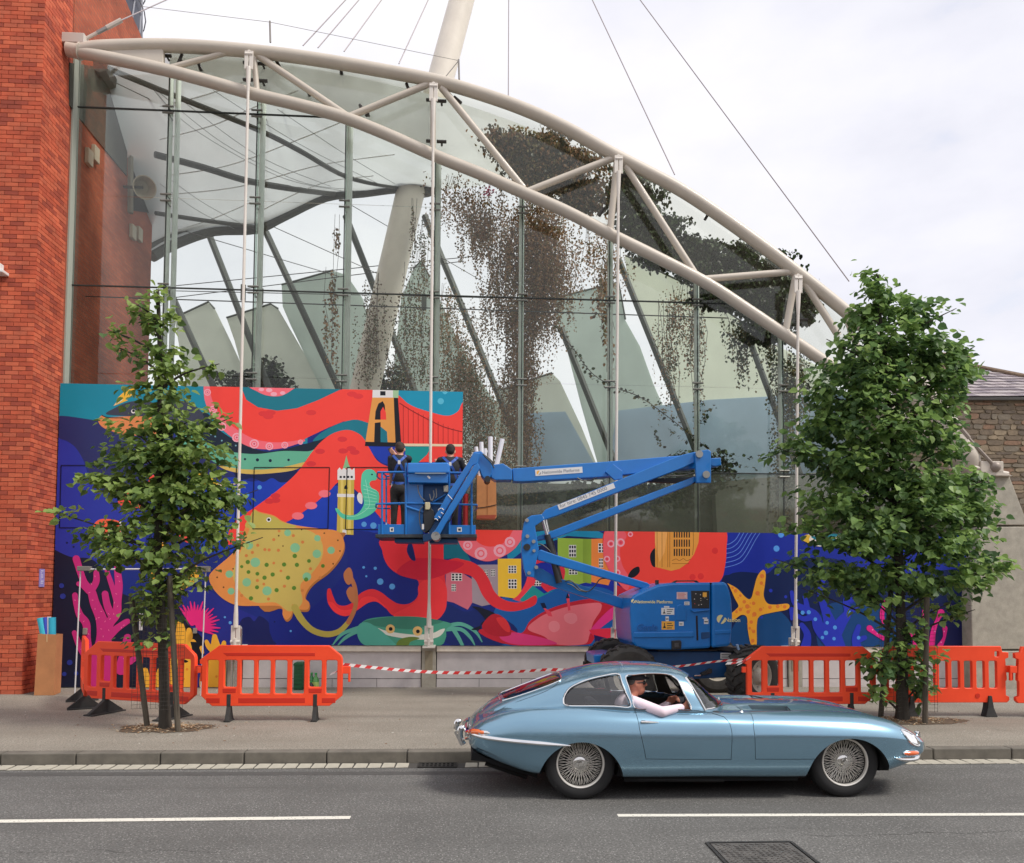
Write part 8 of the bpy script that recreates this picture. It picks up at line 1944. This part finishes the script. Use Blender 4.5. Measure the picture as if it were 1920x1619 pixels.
# ------------------------------------------------------------------ tape
TW=mat('tape_white',(.78,.76,.74),.5,translucent=.3); TR=mat('tape_red',(.62,.03,.03),.5,translucent=.3)
def tape(pts,Y,label,w=.043,step=.075):
    P=cr([onY(x,y,Y) for x,y in pts],12); 
    # resample
    L_=[0]
    for a,b in zip(P,P[1:]): L_.append(L_[-1]+(b-a).length)
    def at(s):
        for i in range(len(P)-1):
            if L_[i+1]>=s: return P[i].lerp(P[i+1],(s-L_[i])/max(1e-6,L_[i+1]-L_[i]))
        return P[-1]
    mb=MB(); n=int(L_[-1]/step)
    for i in range(n):
        a,b=at(i*step),at((i+1)*step); tw=lambda s:(math.sin(s*2.1)*.35+math.sin(s*.8+1)*.3)
        q=[]
        for (p,s) in ((a,i*step),(b,(i+1)*step)):
            t=tw(s); u=Vector((0,math.sin(t),math.cos(t)))*w/2; sh_=Vector((.018,0,0)); q+=[p-u-sh_,p+u+sh_]
        mb.add([q[0],q[2],q[3],q[1]],[(0,1,2,3)],i%2)
    o=mb.build('barrier_tape',[TW,TR]); tag(o,label,'tape','red and white barrier tapes'); return o
tape([(634,1246),(650,1247),(700,1252),(780,1259),(860,1262),(960,1260),(1040,1256),(1130,1262),(1270,1250),(1340,1241),(1398,1236)],10.62,'red and white striped tape sagging between two orange barriers behind the car')
tape([(1362,1244),(1380,1243),(1402,1236),(1412,1228),(1398,1240),(1376,1250)],10.57,'loose knotted tape end on the barrier beside the lift tyre',.035)
tape([(620,1264),(634,1258),(645,1248)],10.56,'short loose end of striped tape hanging on the barrier by the bottle crate',.045)
# ------------------------------------------------------------------ boxes, crates, frame at the left
g=thing('cardboard_box',onZ(95,1298,PZ),'tall open brown cardboard box of blue rolls standing against the brick wall','box')
YB=13.05; mb=MB(); w0=onY(66,1297,YB),onY(101,1297,YB),onY(116,1290,YB+.3); 
T_=[onY(71,1189,YB),onY(106,1190,YB),onY(118,1189,YB+.35)]; Bm=[onY(64,1297,YB),onY(101,1298,YB),onY(114,1290,YB+.35)]
for q in Bm: q.z=PZ+.003
bl=Bm[0]+Vector((.05,.35,0)); tl=T_[0]+Vector((.05,.35,0))
mb.add([Bm[0],Bm[1],Bm[2],bl,T_[0],T_[1],T_[2],tl],[(0,1,5,4),(1,2,6,5),(2,3,7,6),(3,0,4,7),(0,3,2,1)]); mb.build('carton',mat('cardboard_brown',S(186,128,84),.9,var=.1,vscale=4,bump=.06),g)
mb=MB(); mb.bar(onY(88,1190,YB-.004),onY(88,1204,YB-.004),.012,.003,up=(0,1,0)); mb.build('tape_strip',mat('packing_tape',S(220,190,140),.5),g)
for i,(a,b,r,c,lab) in enumerate((((76,1159),(84,1200),.055,S(60,180,200),'turquoise paper roll leaning left in the brown box'),((85,1158),(88,1200),.035,S(60,80,190),'dark blue paper roll in the middle of the brown box'),((92,1157),(92,1200),.03,S(230,230,240),'thin white paper roll in the brown box'),((98,1158),(98,1200),.055,S(50,170,200),'turquoise paper roll upright at the right of the brown box'))):
    A,B=onY(*a,YB+.15),onY(*b,YB+.15); mb=MB(); d=(A-B).normalized(); mb.lathe([(r,0),(r,(A-B).length),(r*.8,(A-B).length),(r*.78,.02)],B,d,16)
    tag(mb.build('paper_roll',mat('roll_%d'%(i+1) if False else ('roll_turquoise','roll_navy','roll_white','roll_teal')[i],c,.5),smooth=True,sharp=30),lab,'paper roll','rolls in the brown box')
# white sliding frame on two posts
FRY=13.0
g=thing('frame_stand',onZ(150,1292,PZ),'thin white goal shaped frame with grey clamps in front of the left mural','frame')
WHT=mat('frame_white',(.62,.60,.60),.4)
for (t_,b_) in (((151,1072),(141,1287)),((386,1070),(379,1240))):
    mb=MB(); A=onY(*t_,FRY); B=onY(*b_,FRY); B=A+(B-A)*((A.z-PZ)/(A.z-B.z)); mb.tube([A,B],.011,8); mb.build('post',WHT,g,smooth=True)
mb=MB(); mb.tube([onY(146,1068,FRY),onY(390,1067,FRY)],.014,8); mb.build('crossbar',WHT,g,smooth=True)
for (x0,y0,x1,y1) in ((147,1062,170,1071),(370,1062,393,1073)):
    mb=MB(); a,b=onY(x0,y0,FRY),onY(x1,y1,FRY); mb.box((a.x,FRY-.05,b.z),(b.x,FRY+.05,a.z)); mb.build('clamp',mat('clamp_pad',S(120,116,108),.5),g,bev=.008)
for (px_,y0,y1) in ((160,1178,1190),(366,1178,1188)):
    a,b=onY(px_-3,y0,14.0),onY(px_+3,y1,14.0); mb=MB(); mb.box((a.x,13.96,b.z),(b.x,14.02,a.z)); tag(mb.build('door_stop',mat('stop_grey',S(140,135,125),.5),bev=.004),'small grey bracket on the mural '+('left of the pink coral stem' if px_<200 else 'by the pink anemone'),'bracket')
for (x,y0,y1,lab) in ((264,1136,1182,'upper'),(259,1255,1290,'lower')):
    mb=MB(); a,b=onY(x-1.5,y0,13.95),onY(x+2.5,y1,13.95); mb.box((a.x,13.93,b.z),(b.x,13.97,a.z)); mb.build('door_handle',WHT,mural,bev=.003)
# steel hoops by the first rod
g=thing('steel_hoop',onZ(441,1286,PZ),'pair of slim polished steel hoops standing behind the barrier below the first rod','hoop')
for dx in (0,9):
    a,b=onY(434+dx,1288,13.8),onY(441+dx,1288,13.8); tp=onY(437,1176,13.8).z; mb=MB(); r=(b.x-a.x)/2
    pts=[(a.x,13.8,PZ)]+[((a.x+b.x)/2-r*math.cos(t*math.pi/8),13.8,tp-r+r*math.sin(t*math.pi/8)) for t in range(9)]+[(b.x,13.8,PZ)]
    mb.tube(pts,.022,8); mb.build('hoop_tube',mat('hoop_steel',(.55,.54,.52),.25,.9),g,smooth=True)
# green crate and bottles
g=thing('bottle_crate',onZ(559,1291,PZ),'tall dark green crate on the pavement against the low wall','crate')
a,b=onY(551,1243,13.7),onY(568,1243,13.7); z1=a.z; mb=MB(); GC=mat('crate_green',(.012,.10,.04),.5,var=.15)
mb.box((a.x,13.7,PZ),(b.x,13.95,z1)); mb.build('body',GC,g,bev=.012)
for k in range(6):
    zz=PZ+.04+(z1-PZ-.08)*k/6; mb=MB(); mb.box((a.x+.015,13.69,zz),(b.x-.015,13.699,zz+.035)); mb.build('rib',GC,g)
mb=MB(); mb.box((a.x-.008,13.69,z1-.05),(b.x+.008,13.96,z1-.02)); mb.build('rim',GC,g,bev=.004)
labs=('green bottle standing left of the others by the crate','clear green bottle with pale label by the crate','short dark bottle in front of the green bottles')
for i,(x,h,r,c,Yb) in enumerate(((584,.30,.05,(.02,.22,.05),13.75),(592,.30,.055,(.08,.32,.06),13.7),(583,.16,.05,(.01,.012,.012),13.6))):
    p=onY(x,1288,Yb); p=Vector((p.x,Yb,PZ)); g=thing('bottle',p,labs[i],'bottle','bottles beside the green crate')
    mb=MB(); mb.lathe([(r,0),(r,h*.6),(r*.4,h*.82),(r*.35,h*.93),(.001,h*.93),(.001,0)],p,(0,0,1),16); mb.build('bottle_body',mat('bottle_'+'abc'[i],c,.12,coat=.5),g,smooth=True,sharp=50)
    mb=MB(); mb.lathe([(r*.42,h*.93),(r*.42,h),(.001,h),(.001,h*.93)],p,(0,0,1),12); mb.build('cap',mat('cap_green',(.03,.4,.1),.5),g)
    if i<2: mb=MB(); mb.lathe([(r+.001,h*.2),(r+.001,h*.48),(r-.004,h*.48),(r-.004,h*.2)],p,(0,0,1),16); mb.build('wrapper',mat('wrapper_pale',S(190,215,120),.5),g)
# cables on the wall and small junctions
for (x) in (1488,):
    pass
